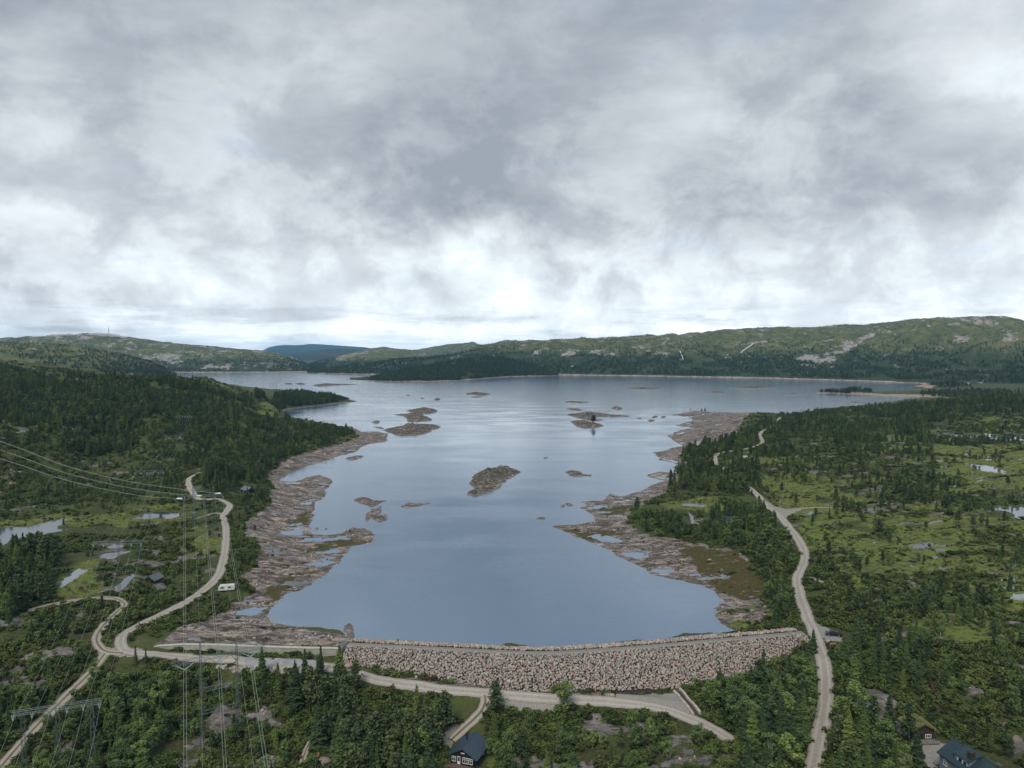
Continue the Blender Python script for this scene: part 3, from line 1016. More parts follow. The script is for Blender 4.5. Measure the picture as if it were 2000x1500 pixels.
bmp.inputs['Distance'].default_value = .22
nt.link(nt.math('MULTIPLY_ADD', wv2, .4, wv1), bmp.inputs['Height'])
nt.link(bmp.outputs[0], bs.inputs['Normal'])

_nx, _ny = at_z([330, 500, 640, 690, 860, 1085, 1250, 1437, 1500, 1620, 2150], [1176, 1226, 1250, 1254.5, 1260, 1266, 1253.5, 1235, 1190, 1110, 1060], 0.0)
wpts = [(-5400, 7000), (-420, 640), (-190, 330)] + list(zip(_nx, _ny)) + [(560, 720), (5400, 7000)]
me = bpy.data.meshes.new('lake')
me.from_pydata([(x, y, 0) for x, y in wpts], [], [list(range(len(wpts)))])
me.update()
me.materials.append(WATER)
lake = tag(obj('lake', me), kind='structure')

POND, nt, bs = mat('pond_water')
bs.inputs['Base Color'].default_value = (.05, .065, .08, 1)
bs.inputs['Roughness'].default_value = .06
bs.inputs['IOR'].default_value = 3.6
for P, zp in PONDS:
    c = P.mean(0)
    Q = c + (P - c) * 1.06
    me = bpy.data.meshes.new('pond')
    me.from_pydata([(x, y, zp) for x, y in Q], [], [list(range(len(Q)))])
    me.update()
    me.materials.append(POND)
    tag(obj('pond', me), kind='structure')

# ------------------------------------------------------------------ roads
def road_mat(name, c0, c1, c2, width):
    m, nt, bs = mat(name)
    geo = nt.n('ShaderNodeNewGeometry')
    uv = nt.n('ShaderNodeAttribute')
    uv.attribute_name = 'across'
    n_ = nt.noise(geo.outputs['Position'], 1.3, 6, .7)
    n2_ = nt.noise(geo.outputs['Position'], .22, 4, .6)
    c = nt.ramp(n_, [(.28, c0), (.5, c1), (.74, c2)])
    # two worn wheel tracks and a rougher strip between
    t = nt.math('ABSOLUTE', nt.math('SUBTRACT', nt.math('ABSOLUTE', uv.outputs['Fac']), .45))
    tr = nt.mapr(nt.math('MULTIPLY_ADD', nt.math('SUBTRACT', n2_, .5), .25, t), .08, .24, .5, 0)
    c = nt.mix(tr, c, tuple(min(1, v * 1.22) for v in c2))
    ed = nt.mapr(nt.math('MULTIPLY_ADD', nt.math('SUBTRACT', n_, .5), .5, nt.math('ABSOLUTE', uv.outputs['Fac'])), .86, 1.0, 0, .8)
    c = nt.mix(ed, c, tuple(v * .62 for v in c0))
    if width < 4:
        mid_ = nt.mapr(nt.math('MULTIPLY_ADD', nt.math('SUBTRACT', n2_, .5), .5, nt.math('ABSOLUTE', uv.outputs['Fac'])), .12, .26, .75, 0)
        c = nt.mix(mid_, c, (.085, .088, .036))
    nt.link(c, bs.inputs['Base Color'])
    bs.inputs['Roughness'].default_value = .95
    bs.inputs['Specular IOR Level'].default_value = .2
    bp = nt.n('ShaderNodeBump')
    bp.inputs['Strength'].default_value = .4
    bp.inputs['Distance'].default_value = .15
    nt.link(n_, bp.inputs['Height'])
    nt.link(bp.outputs[0], bs.inputs['Normal'])
    return m


M_ROAD = road_mat('gravel_surface', (.225, .208, .18), (.305, .283, .25), (.375, .35, .315), 4)
M_TRACK = road_mat('track_surface', (.19, .165, .135), (.28, .25, .21), (.36, .33, .285), 3)
for nm, w, P in ROAD_W:
    P = smooth_line(P[::3] if len(P) > 12 else P, 1.2)
    t = np.gradient(P, axis=0)
    t /= np.linalg.norm(t, axis=1)[:, None] + 1e-9
    nrm = np.stack([t[:, 1], -t[:, 0]], 1)
    vs, ac = [], []
    L = np.arange(len(P)) * 1.2
    wl = w * (1 + .16 * fbm(L / 9, L * 0, 3, 5) + .16 * fbm(L / 2.2, L * 0, 2, 15))
    wr_ = w * (1 + .16 * fbm(L / 9, L * 0 + 9, 3, 6) + .16 * fbm(L / 2.2, L * 0 + 4, 2, 16))
    nn = 7
    for k in range(nn):
        s = -1 + 2 * k / (nn - 1)
        ww = np.where(s < 0, wl, wr_) * .5 * s
        q = P + nrm * ww[:, None]
        z = base0(q[:, 0], q[:, 1])
        z = np.maximum(z, tsample(ZT, q[:, 0], q[:, 1])) + .13 - .09 * abs(s) ** 3
        vs.append(np.stack([q[:, 0], q[:, 1], z], 1))
        ac.append(np.full(len(P), s))
    V = np.stack(vs, 1).reshape(-1, 3)
    ii = np.arange(len(P) * nn).reshape(len(P), nn)
    fq = np.stack([ii[:-1, :-1].ravel(), ii[:-1, 1:].ravel(), ii[1:, 1:].ravel(), ii[1:, :-1].ravel()], 1)
    me = mesh_np(nm, V, fq, M_TRACK if nm != 'gravel_road' else M_ROAD, True)
    at = me.attributes.new('across', 'FLOAT', 'POINT')
    at.data.foreach_set('value', np.stack(ac, 1).ravel().astype(np.float32))
    tag(obj(nm, me), kind='structure')

# ------------------------------------------------------------------ islands and skerries
M_ISLE, nt, bs = mat('skerry_rock')
geo = nt.n('ShaderNodeNewGeometry')
rc, rb = rock_colour(nt, geo.outputs['Position'])
n_ = nt.noise(geo.outputs['Position'], .35, 5, .6)
zsep = nt.n('ShaderNodeSeparateXYZ')
nt.link(geo.outputs['Position'], zsep.inputs[0])
mm = nt.math('MULTIPLY', nt.mapr(n_, .44, .54, 0, .92), nt.mapr(zsep.outputs[2], .25, .9))
c = nt.mix(mm, rc, (.050, .043, .024))
# a wet dark band at the waterline
c = nt.mix(nt.mapr(zsep.outputs[2], .05, .4, .6, 0), c, (.09, .078, .066))
nt.link(c, bs.inputs['Base Color'])
bs.inputs['Roughness'].default_value = .85
bp = nt.n('ShaderNodeBump')
bp.inputs['Strength'].default_value = .9
bp.inputs['Distance'].default_value = .7
nt.link(rb, bp.inputs['Height'])
nt.link(bp.outputs[0], bs.inputs['Normal'])

ISLES = [
    (3.4, [(911, 967), (916, 960), (927, 953), (917, 945), (923, 937), (927, 927), (948, 917), (977, 913), (999, 915), (1016, 922), (1004, 930), (983, 942), (975, 953), (950, 962), (935, 968)]),
    (1.6, [(1103, 922), (1117, 920), (1131, 921), (1141, 926), (1153, 929), (1130, 931), (1113, 928)]),
    (1.2, [(689, 977), (702, 972), (717, 973), (735, 978), (755, 977), (745, 981), (728, 990), (716, 987), (703, 983)]),
    (1.5, [(742, 990), (745, 1000), (758, 1009), (752, 1016), (738, 1018), (724, 1010), (716, 1020), (718, 1005), (728, 994)]),
    (1.3, [(781, 988), (793, 986), (799, 980), (808, 984), (838, 983), (825, 986), (803, 991), (788, 992)]),
    (3.0, [(748, 840), (762, 836), (785, 832), (797, 826), (805, 828), (830, 829), (860, 832), (845, 842), (820, 849), (780, 851), (765, 847)]),
    (3.2, [(763, 810), (785, 812), (795, 819), (800, 824), (838, 822), (842, 818), (830, 812), (822, 807), (812, 805), (790, 809)]),
    (3.6, [(793, 803), (800, 801), (815, 799), (825, 797), (850, 800), (853, 804), (838, 808), (820, 806)]),
    (1.8, [(725, 825), (733, 823), (741, 823), (738, 826)]), (1.2, [(731, 833), (745, 835), (749, 837.5), (738, 836)]),
    (1.5, [(673, 896), (690, 891), (708, 891), (695, 897), (682, 898)]),
    (3.6, [(908, 770), (922, 767), (940, 768), (958, 770), (945, 772), (928, 771.5)]), (1.5, [(915, 776), (930, 775), (942, 774.5), (930, 777)]),
    (2.2, [(847, 780), (855, 778.5), (860, 780), (852, 782)]),
    (4.2, [(1105, 810), (1125, 808), (1145, 805), (1165, 806), (1190, 810), (1230, 813), (1205, 814), (1175, 814), (1150, 818), (1180, 820), (1160, 822), (1135, 818)]),
    (2.4, [(1114, 823), (1135, 822), (1155, 824), (1178, 831), (1165, 835), (1135, 835), (1125, 831)]),
    (2.2, [(1103, 785), (1115, 784), (1130, 785), (1150, 786), (1130, 787)]), (2.0, [(1106, 799), (1120, 798), (1140, 801), (1125, 802)]),
    (2.6, [(1192, 797), (1205, 795), (1215, 797.5), (1208, 800)]), (3.2, [(1224, 758.5), (1255, 757.5), (1290, 759), (1260, 760.5)]),
    (2.4, [(1385, 766), (1400, 765.5), (1415, 767), (1400, 767.6)]), (3.6, [(1420, 757), (1460, 755), (1500, 755), (1515, 756), (1490, 757.5), (1450, 757.8)]),
    (1.6, [(1274, 814), (1282, 812.5), (1284, 815), (1276, 816)]), (1.4, [(1265, 821), (1274, 819.5), (1279, 821.5), (1270, 823)]), (1.3, [(1290, 814), (1297, 813), (1300, 815), (1293, 816)]),
    (.8, [(1062, 894), (1068, 892), (1070, 894), (1064, 896)]), (.9, [(1048, 1013), (1058, 1010), (1068, 1012), (1060, 1014)]),
    (.7, [(1095, 990), (1100, 986), (1104, 988), (1099, 991)]), (.7, [(1105, 985), (1111, 983), (1119, 987), (1112, 989)]),
    (4.0, [(610, 753), (632, 749.5), (665, 750.5), (697, 751), (660, 752.5), (625, 755)]), (2.6, [(555, 750), (565, 749), (572, 750.5), (562, 751)]), (3.0, [(577, 750), (588, 748.8), (596, 750.3), (585, 751)]),
    (1.6, [(1538, 769.5), (1550, 769), (1560, 770), (1548, 770.6)]), (1.4, [(1660, 786), (1672, 785.4), (1682, 786.3), (1670, 787)]),
    (1.2, [(820, 778), (826, 777.3), (830, 778.2), (824, 779)]), (1.2, [(793, 772), (798, 771.6), (800, 772.4), (795, 772.8)]),
    (.6, [(614, 1034), (618, 1031), (621, 1034), (617, 1036)]), (.6, [(634, 1034), (637, 1032), (639, 1034), (636, 1036)]),
    (1.0, [(1243, 817), (1250, 816), (1254, 818), (1247, 819)]),
    (.3, [(673, 1226), (682, 1218), (690, 1229), (687, 1246), (679, 1243)]),
]
isle_xy = []
for k, (ht, pts) in enumerate(ISLES):
    x, y = at_z([p[0] for p in pts], [p[1] for p in pts], 0.0)
    P = np.stack([x, y], 1)
    P = smooth_line(np.vstack([P, P[:1]]), max(.7, np.ptp(P[:, 0]) / 40))[:-1]
    if np.ptp(P[:, 1]) < 5:
        P[:, 1] = P[:, 1].mean() + (P[:, 1] - P[:, 1].mean()) * 5 / np.ptp(P[:, 1])
    lo, hi = P.min(0) - 3, P.max(0) + 3
    size = hi - lo
    dxy = max(.55, math.sqrt(size[0] * size[1] / 9000))
    gx, gy = np.meshgrid(np.arange(lo[0], hi[0] + dxy, dxy), np.arange(lo[1], hi[1] + dxy, dxy))
    sd = seg_dist(gx.ravel(), gy.ravel(), P, True).reshape(gx.shape)
    sd = np.where(inside(gx.ravel(), gy.ravel(), P).reshape(gx.shape), sd, -sd)
    D = np.hypot(P[:, 0].mean(), P[:, 1].mean())
    nz_ = fbm(gx / 5, gy / 3.5, 4, 300 + k)
    ribs = np.abs(fbm((gx * .8 + gy * .5) / 9, (gy * .9 - gx * .35) / 4, 4, 310 + k))
    sd = sd + nz_ * min(2.2, .12 * min(size)) + .25
    w = max(1.2, min(size) * .32)
    h = ht * (1 - np.exp(-np.clip(sd, 0, None) / w))
    z = np.where(sd > 0, h * (1 + 1.5 * nz_) + (0.22 - ribs) * min(3.2, ht * 1.3) * sstep(0, 2.5, sd) + .05, sd * .35 - .05)
    ii = np.arange(gx.size).reshape(gx.shape)
    fq = np.stack([ii[:-1, :-1].ravel(), ii[:-1, 1:].ravel(), ii[1:, 1:].ravel(), ii[1:, :-1].ravel()], 1)
    zf = z.ravel()
    keep = (zf[fq] > -1.2).any(1)
    me = mesh_np('rock_island', np.stack([gx.ravel(), gy.ravel(), zf], 1), fq[keep], M_ISLE, True)
    tag(obj('rock_island', me), kind='structure')
    isle_xy.append((P.mean(0), gx, gy, z))
# ------------------------------------------------------------------ the hills round the lake
def hill_mat(name, lo, mid, hi, rock_c):
    m, nt, bs = mat(name)
    geo = nt.n('ShaderNodeNewGeometry')
    pos = geo.outputs['Position']
    at = nt.n('ShaderNodeAttribute')
    at.attribute_name = 'cover_a'
    sp = nt.n('ShaderNodeSeparateColor')
    nt.link(at.outputs['Color'], sp.inputs[0])
    n1 = nt.noise(pos, .018, 6, .66)
    n2 = nt.noise(pos, .06, 5, .65)
    n3 = nt.noise(nt.mapping(pos, (1, .5, 1.6), (0, 0, R(20))), .011, 6, .68, .6)
    n4 = nt.noise(pos, .004, 4, .55)
    wood = nt.ramp(n2, [(.3, tuple(v * .6 for v in lo)), (.55, lo), (.75, tuple(v * 1.5 for v in lo))])
    heath = nt.ramp(n1, [(.3, lo), (.45, mid), (.62, hi), (.8, tuple(v * 1.25 for v in hi))])
    up_ = nt.math('MULTIPLY_ADD', nt.math('SUBTRACT', n4, .5), .55, sp.outputs[0])
    c = nt.mix(nt.mapr(up_, .30, .58), wood, heath)
    rk = nt.ramp(n2, [(.3, tuple(v * .55 for v in rock_c)), (.5, rock_c), (.7, tuple(min(1, v * 1.4) for v in rock_c))])
    n5 = nt.noise(nt.mapping(pos, (1, .5, 1.6), (0, 0, R(20))), .03, 6, .7, .6)
    rm = nt.math('ADD', nt.math('MULTIPLY', sp.outputs[1], .62), nt.math('MULTIPLY', nt.math('SUBTRACT', n3, .5), 1.7))
    rm = nt.math('ADD', rm, nt.math('MULTIPLY', nt.math('SUBTRACT', n5, .5), 2.0))
    c = nt.mix(nt.mapr(rm, .36, .50), c, rk)
    sh = nt.mapr(sp.outputs[2], .3, .7)
    c = nt.mix(sh, c, nt.mix(nt.mapr(n2, .4, .6), (.20, .165, .135), (.42, .35, .29)))
    nt.link(c, bs.inputs['Base Color'])
    bs.inputs['Roughness'].default_value = .95
    bs.inputs['Specular IOR Level'].default_value = .15
    bp = nt.n('ShaderNodeBump')
    bp.inputs['Strength'].default_value = 1.0
    bp.inputs['Distance'].default_value = 9.0
    nt.link(nt.math('MULTIPLY_ADD', n2, .6, n1), bp.inputs['Height'])
    nt.link(bp.outputs[0], bs.inputs['Normal'])
    return m


M_HILL = hill_mat('hillside', (.044, .064, .030), (.082, .100, .040), (.150, .152, .068), (.30, .275, .265))
M_FAR = hill_mat('far_mountain', (.030, .040, .022), (.045, .055, .026), (.06, .07, .032), (.16, .15, .14))
HILLS = {}


def hill(name, shore, ridge, D1, shore_z=0.0, D0=None, g=1.45, rough=1.0, m=None, nc=420, nr=130, rocks=(), rock_up=.25, seed=1, up0=0.0, shore_band=True):
    """shore and ridge are (pixel x, pixel y) lines; the ridge stands at distance D1, the foot at the shore line"""
    sh = np.array(shore, float)
    rg = np.array(ridge, float)
    px = np.linspace(max(sh[0, 0], rg[0, 0]), min(sh[-1, 0], rg[-1, 0]), nc)
    ry = np.interp(px, rg[:, 0], rg[:, 1])
    # rounded skyline with small knolls
    k = 5
    ry = np.convolve(np.pad(ry, k, mode='edge'), np.ones(2 * k + 1) / (2 * k + 1), 'valid')
    d1 = np.interp(px, [p[0] for p in D1], [p[1] for p in D1])
    x1, y1, z1 = at_d(px, ry, d1)
    if D0 is None:
        sy = np.interp(px, sh[:, 0], sh[:, 1])
        x0, y0 = at_z(px, sy, shore_z)
    else:
        y0 = np.interp(px, [p[0] for p in D0], [p[1] for p in D0])
        x0 = (px - 1000) / F_PX * y0
    y0 = np.minimum(y0, y1 - 60)
    x0 = (px - 1000) / F_PX * y0
    t = np.concatenate([[-.06], np.linspace(0, 1, nr), np.linspace(1.03, 1.5, 16)])[:, None]
    X = x0 + (x1 - x0) * t
    Y = y0 + (y1 - y0) * t
    tc_ = np.clip(t, 0, 1)
    prof = 1 - (1 - tc_) ** g
    Zm = shore_z + (z1 - shore_z) * prof
    span = np.maximum(z1 - shore_z, 5)
    win = np.sin(np.clip(t, 0, 1) * np.pi) ** .8
    s = 1.0 / (200 if np.mean(d1) < 9000 else 900)
    nz = fbm(X * s, Y * s * .8, 5, seed) * .26 + np.abs(fbm(X * s * 3, Y * s * 2.4, 4, seed + 9)) * .10
    Zm = Zm + nz * span * win * rough
    # ridge knolls
    ts = 1 - np.clip(np.abs(t - 1) / .18, 0, 1)
    Zm = Zm + fbm(X / 70 + 3, Y / 400, 4, seed + 30) * np.minimum(span * .07, 14) * ts * rough
    Zm = np.where(t > 1, Zm - (t - 1) * 1.4 * (z1 - shore_z), Zm)
    Zm = np.where(t < 0, shore_z - 6, Zm)
    # keep the slopes below the sight line to the crest
    lim = CAM_H + (z1 - CAM_H) * (Y / y1) - 1.0
    Zm = np.where((t < .95) & (t > 0), np.minimum(Zm, lim), Zm)
    Zm = np.where((t > 0.02) & (t <= 1), np.maximum(Zm, shore_z + .8), Zm)
    n0, n1 = X.shape
    ii = np.arange(n0 * n1).reshape(n0, n1)
    fq = np.stack([ii[:-1, :-1].ravel(), ii[:-1, 1:].ravel(), ii[1:, 1:].ravel(), ii[1:, :-1].ravel()], 1)
    me = mesh_np(name, np.stack([X.ravel(), Y.ravel(), Zm.ravel()], 1), fq, m or M_HILL, True)
    hx, hy = to_px(X, Y, Zm)
    rk = np.zeros(X.shape) + rock_up * np.clip((Zm - shore_z) / (span + 1e-6), 0, 1) ** 1.5
    for (cx, cy, rx, ry_, rot, amt) in rocks:
        c_, s__ = math.cos(R(rot)), math.sin(R(rot))
        u = ((hx - cx) * c_ + (hy - cy) * s__) / rx
        v = (-(hx - cx) * s__ + (hy - cy) * c_) / ry_
        rk = np.maximum(rk, amt * np.exp(-(u * u + v * v) * 1.2))
    upv = np.clip(up0 + (Zm - shore_z) / max(120.0, float(np.max(span)) * .75), 0, 1)
    band = np.where((Zm < shore_z + 3.0) & (t < .12), 1.0, 0.0) if shore_band else np.zeros(X.shape)
    set_attr(me, 'cover_a', upv, rk, band)
    o = tag(obj(name, me), kind='structure')
    HILLS[(name, seed)] = (X, Y, Zm, upv, rk, t)
    return o


# the long hill on the far right shore
hill('hill', [(600, 728.5), (690, 730.5), (770, 732), (860, 732.5), (930, 732.5), (1000, 732), (1150, 733), (1267, 734.5), (1500, 739), (1687, 744.5), (1809, 749), (2000, 757), (2250, 765)],
     [(600, 728), (612, 726), (640, 721), (700, 711), (770, 703), (850, 697), (900, 689), (930, 680), (950, 673), (1000, 665.5), (1060, 664.5), (1140, 660), (1200, 656.5), (1250, 656.5), (1300, 654), (1360, 648), (1400, 647),
      (1450, 643), (1500, 639), (1560, 640), (1620, 639), (1700, 634), (1770, 625), (1830, 620.5), (1900, 619), (1960, 621), (2000, 629), (2100, 650), (2250, 660)],
     [(600, 3900), (700, 3950), (900, 4100), (1000, 4300), (1500, 4500), (1900, 4200), (2250, 4000)], nc=760, nr=190, seed=1, rock_up=.36, g=1.5,
     rocks=((1630, 690, 60, 14, -22, 1.0), (1580, 700, 40, 9, 0, .9), (1690, 662, 50, 8, -20, .8), (1110, 688, 30, 12, -10, .9), (1170, 690, 45, 8, 0, .75),
            (1290, 690, 40, 7, 10, .6), (1060, 682, 40, 8, -30, .55), (1880, 662, 25, 14, -15, .75), (1970, 660, 22, 22, -30, .75), (1900, 626, 90, 9, 5, .65), (1800, 640, 120, 6, -5, .5),
            (1480, 668, 60, 5, -8, .5), (1560, 682, 40, 6, -15, .6), (1860, 722, 30, 4, 0, .7), (1930, 724, 24, 4, 0, .7), (1860, 683, 30, 4, 0, .6)))
# dark wooded headland in front of it
hill('headland', [(683, 742.5), (700, 743.5), (770, 745.5), (830, 745.5), (887, 744), (930, 740.5), (965, 737.5), (1000, 735.5), (1045, 734.5), (1090, 734)],
     [(683, 742.3), (700, 741), (725, 737), (780, 725), (850, 713), (900, 705), (950, 699), (985, 699), (1020, 707), (1060, 722), (1090, 733)],
     [(683, 2900), (850, 3050), (1000, 3320), (1090, 3330)], nc=260, nr=70, seed=4, rock_up=.0, g=1.25, rough=.5, up0=-.8)
# hills across the strait and on the left
hill('hill', [(575, 726), (640, 724), (1010, 724)],
     [(575, 722), (590, 716), (620, 706), (650, 698), (700, 687), (720, 681), (745, 677.5), (780, 681), (820, 684), (860, 690), (900, 698), (960, 712), (1010, 723)],
     [(575, 5200), (720, 6300), (1010, 6500)], nc=260, nr=90, seed=5, rock_up=.45, rocks=((680, 695, 40, 9, -20, .8), (720, 688, 40, 6, -10, .6)), shore_band=False, g=1.3)
hill('hill', [(760, 720), (1010, 720)], [(760, 690), (825, 681), (850, 676.5), (862, 674.5), (900, 671), (915, 668.5), (922, 667), (930, 668), (936, 674), (960, 671), (985, 665), (1010, 664.5)],
     [(760, 8200), (1010, 8200)], D0=[(760, 6600), (1010, 6600)], shore_z=20, nc=200, nr=60, seed=6, rock_up=.3, shore_band=False)
hill('hill', [(-350, 726), (300, 727), (400, 727.5), (560, 727), (610, 726), (640, 725.5)],
     [(-350, 670), (-100, 664), (0, 662), (50, 658), (90, 656.5), (130, 654.5), (180, 653.5), (212, 655), (250, 658), (310, 667), (370, 672.5), (430, 677), (480, 682.5), (530, 687), (560, 693), (590, 704), (612, 714), (640, 724.5)],
     [(-350, 5200), (212, 5300), (640, 5000)], nc=420, nr=150, seed=7, rock_up=.5, g=1.6, up0=.12,
     rocks=((290, 695, 40, 10, 0, .75), (330, 700, 40, 14, 10, .75), (420, 716, 50, 8, 0, .7), (250, 680, 30, 8, 0, .6), (520, 712, 60, 10, 0, .55), (380, 690, 60, 8, 8, .6)))
hill('hill', [(-450, 740), (-100, 742), (345, 735)],
     [(-450, 655), (-100, 662), (0, 665.5), (40, 669), (100, 672), (150, 675), (200, 685), (240, 693), (280, 703), (310, 713), (330, 723), (345, 733)],
     [(-450, 2500), (0, 2450), (345, 2700)], D0=[(-450, 1900), (345, 2250)], shore_z=2, nc=320, nr=110, seed=8, rock_up=.15, g=1.35, rough=.7, shore_band=False,
     rocks=((60, 682, 30, 6, 0, .6), (170, 728, 50, 5, 0, .55)))
hill('mountain', [(505, 700), (780, 700)], [(505, 689), (515, 683), (525, 678), (540, 675), (560, 673.5), (580, 674.5), (611, 671.5), (640, 673.5), (680, 676.5), (715, 678), (745, 686), (780, 694)],
     [(505, 22500), (780, 22500)], D0=[(505, 16500), (780, 16500)], shore_z=30, nc=140, nr=40, seed=9, rock_up=.0, m=M_FAR, shore_band=False, g=2.2)
hill('mountain', [(540, 700), (780, 700)], [(540, 697), (560, 692.5), (600, 687.5), (630, 682.5), (650, 681), (680, 682.5), (710, 684.5), (740, 691), (780, 698)],
     [(540, 12500), (780, 12500)], D0=[(540, 9500), (780, 9500)], shore_z=10, nc=140, nr=40, seed=10, rock_up=.0, m=M_FAR, shore_band=False, g=2.0)

# the air between: pale blue haze
me = bpy.data.meshes.new('haze')
hb = MB().box(-28000, 28000, -400, 28500, -30, 480)
me.from_pydata(hb.v, [], hb.f)
me.update()
HZ = bpy.data.materials.new('haze_air')
HZ.use_nodes = True
HZ.node_tree.nodes.clear()
hz = NT(HZ.node_tree)
ho = hz.n('ShaderNodeOutputMaterial')
hv = hz.n('ShaderNodeVolumePrincipled')
hv.inputs['Color'].default_value = (.24, .60, 1.0, 1)
hv.inputs['Density'].default_value = 3.4e-5
hv.inputs['Anisotropy'].default_value = .1
hz.link(hv.outputs[0], ho.inputs['Volume'])
me.materials.append(HZ)
tag(obj('haze', me), kind='stuff')
# ------------------------------------------------------------------ rock-fill dam
def ico(sub=1):
    import bmesh
    bm = bmesh.new()
    bmesh.ops.create_icosphere(bm, subdivisions=sub, radius=1.0)
    v = np.array([q.co[:] for q in bm.verts])
    f = np.array([[q.index for q in t.verts] for t in bm.faces])
    bm.free()
    return v, f


ICO_V, ICO_F = ico(2)


def stone_shapes(n, seed):
    """blocky broken stones: a ball cut by random planes"""
    rg = np.random.default_rng(seed)
    out = []
    for _ in range(n):
        v = ICO_V.copy()
        for _k in range(12):
            d = rg.normal(size=3)
            d /= np.linalg.norm(d)
            c = rg.uniform(.66, .92)
            s = v @ d
            v = v - np.outer(np.maximum(s - c, 0), d)
        v *= rg.uniform(.85, 1.18, 3)
        out.append(v)
    return out


STONES = stone_shapes(10, 3)


def stone_mesh(name, P, S, T, mat_, seed=5):
    """one mesh of many stones; P positions, S sizes, T colours"""
    rg = np.random.default_rng(seed)
    n = len(P)
    nv = len(ICO_V)
    V = np.empty((n, nv, 3), np.float32)
    for i in range(n):
        q = rg.normal(size=4)
        q /= np.linalg.norm(q)
        w, x, y, z = q
        M = np.array([[1 - 2 * (y * y + z * z), 2 * (x * y - z * w), 2 * (x * z + y * w)],
                      [2 * (x * y + z * w), 1 - 2 * (x * x + z * z), 2 * (y * z - x * w)],
                      [2 * (x * z - y * w), 2 * (y * z + x * w), 1 - 2 * (x * x + y * y)]])
        V[i] = (STONES[rg.integers(len(STONES))] @ M.T) * S[i] + P[i]
    Fq = (ICO_F[None] + (np.arange(n) * nv)[:, None, None]).reshape(-1, 3)
    me = mesh_np(name, V.reshape(-1, 3), Fq, mat_)
    at = me.attributes.new('tint', 'FLOAT_COLOR', 'POINT')
    c = np.ones((n, nv, 4), np.float32)
    c[:, :, :3] = np.asarray(T, np.float32)[:, None]
    at.data.foreach_set('color', c.ravel())
    return me


M_STONE, nt, bs = mat('quarried_stone')
at = nt.n('ShaderNodeAttribute')
at.attribute_name = 'tint'
geo = nt.n('ShaderNodeNewGeometry')
nz = nt.noise(geo.outputs['Position'], 2.6, 5, .65)
nt.link(nt.mix(1.0, at.outputs['Color'], nt.ramp(nz, [(.3, (.72,) * 3), (.7, (1.2,) * 3)]), 'MULTIPLY'), bs.inputs['Base Color'])
bs.inputs['Roughness'].default_value = .85
bs.inputs['Specular IOR Level'].default_value = .3


def stone_tints(n, rg, red):
    base = np.array([[.38, .345, .31], [.335, .31, .285], [.45, .41, .365], [.41, .335, .28], [.26, .245, .23], [.37, .285, .24]])
    p = np.array([.28, .24, .18, .16, .09, .05])
    k = rg.choice(6, n, p=p)
    c = base[k] * rg.uniform(.62, 1.05, (n, 1))
    rr = rg.random(n) < red
    c[rr] = np.array([.40, .285, .25]) * rg.uniform(.75, 1.15, (rr.sum(), 1))
    vr = rg.random(n) < .012
    c[vr] = np.array([.36, .18, .14]) * rg.uniform(.8, 1.2, (vr.sum(), 1))
    return np.clip(c, 0, .8)


cx0, cy0 = FACE_TOP[len(FACE_TOP) // 2]
dam = empty('rockfill_dam', (float(cx0), float(cy0), 0))
tag(dam, 'long embankment dam faced with pale and reddish quarried stones at the lake end', 'dam')


def child(name, me, parent):
    o = obj(name, me, parent)
    o.matrix_parent_inverse = parent.matrix_world.inverted() if False else Matrix.Translation(-Vector(parent.location))
    return o


M_EARTH = simple('dam_fill', (.045, .04, .036), .95, var=.4, scale=1.5)  # core coloured dark to stand in for shade in the stone gaps
rg = np.random.default_rng(11)
n = len(FACE_TOP)
arc = np.concatenate([[0], np.cumsum(np.linalg.norm(np.diff(FACE_TOP, axis=0), axis=1))])
# solid core under the stones
vs, fs = [], []
for i in range(n):
    p, nn, h = FACE_TOP[i], FACE_N[i], FACE_H[i]
    toe = p + nn * h * SLOPE
    upx = p - nn * (ROAD_CREST + 2.6)
    far = p - nn * (ROAD_CREST + 2.6 + 9.5)
    vs += [(toe[0] + nn[0], toe[1] + nn[1], CREST_Z - h - 1.6), (p[0], p[1], CREST_Z - .25), (upx[0], upx[1], CREST_Z - .25), (far[0], far[1], -2.8)]
for i in range(n - 1):
    for k in range(3):
        fs.append([i * 4 + k, i * 4 + k + 1, (i + 1) * 4 + k + 1, (i + 1) * 4 + k])
fs += [[0, 1, 2, 3][::-1], [(n - 1) * 4 + k for k in range(4)]]
child('embankment', mesh_np('embankment', vs, fs, M_EARTH), dam)
# stones of the downstream face
P, S, T = [], [], []
step = .73
u = 0.0
row = 0
while True:
    d = row * step * .80           # distance down the slope
    if d > FACE_H.max() * math.hypot(1, SLOPE) + 1:
        break
    s = (row % 2) * step * .5
    while s < arc[-1]:
        ss = s + rg.normal() * .17
        dd = d + rg.normal() * .15
        h = dd / math.hypot(1, SLOPE)
        px_, py_ = np.interp(ss, arc, FACE_TOP[:, 0]), np.interp(ss, arc, FACE_TOP[:, 1])
        nx_, ny_ = np.interp(ss, arc, FACE_N[:, 0]), np.interp(ss, arc, FACE_N[:, 1])
        hm = np.interp(ss, arc, FACE_H)
        if h < hm + .3:
            off = rg.uniform(-.12, .14)
            P.append((px_ + nx_ * (h * SLOPE + off * .5), py_ + ny_ * (h * SLOPE + off * .5), CREST_Z - h - .1 + off))
            S.append(step * (.47 + .24 * rg.random() ** 1.6))
            T.append((ss / arc[-1], h / hm))
        s += step
    row += 1
T = np.array(T)
red = .05 + .33 * sstep(.3, 1.0, T[:, 1]) * sstep(.15, .9, T[:, 0])
tints = stone_tints(len(P), rg, red)
st = child('stone_facing', stone_mesh('stone_facing', np.array(P), np.array(S), tints, M_STONE), dam)
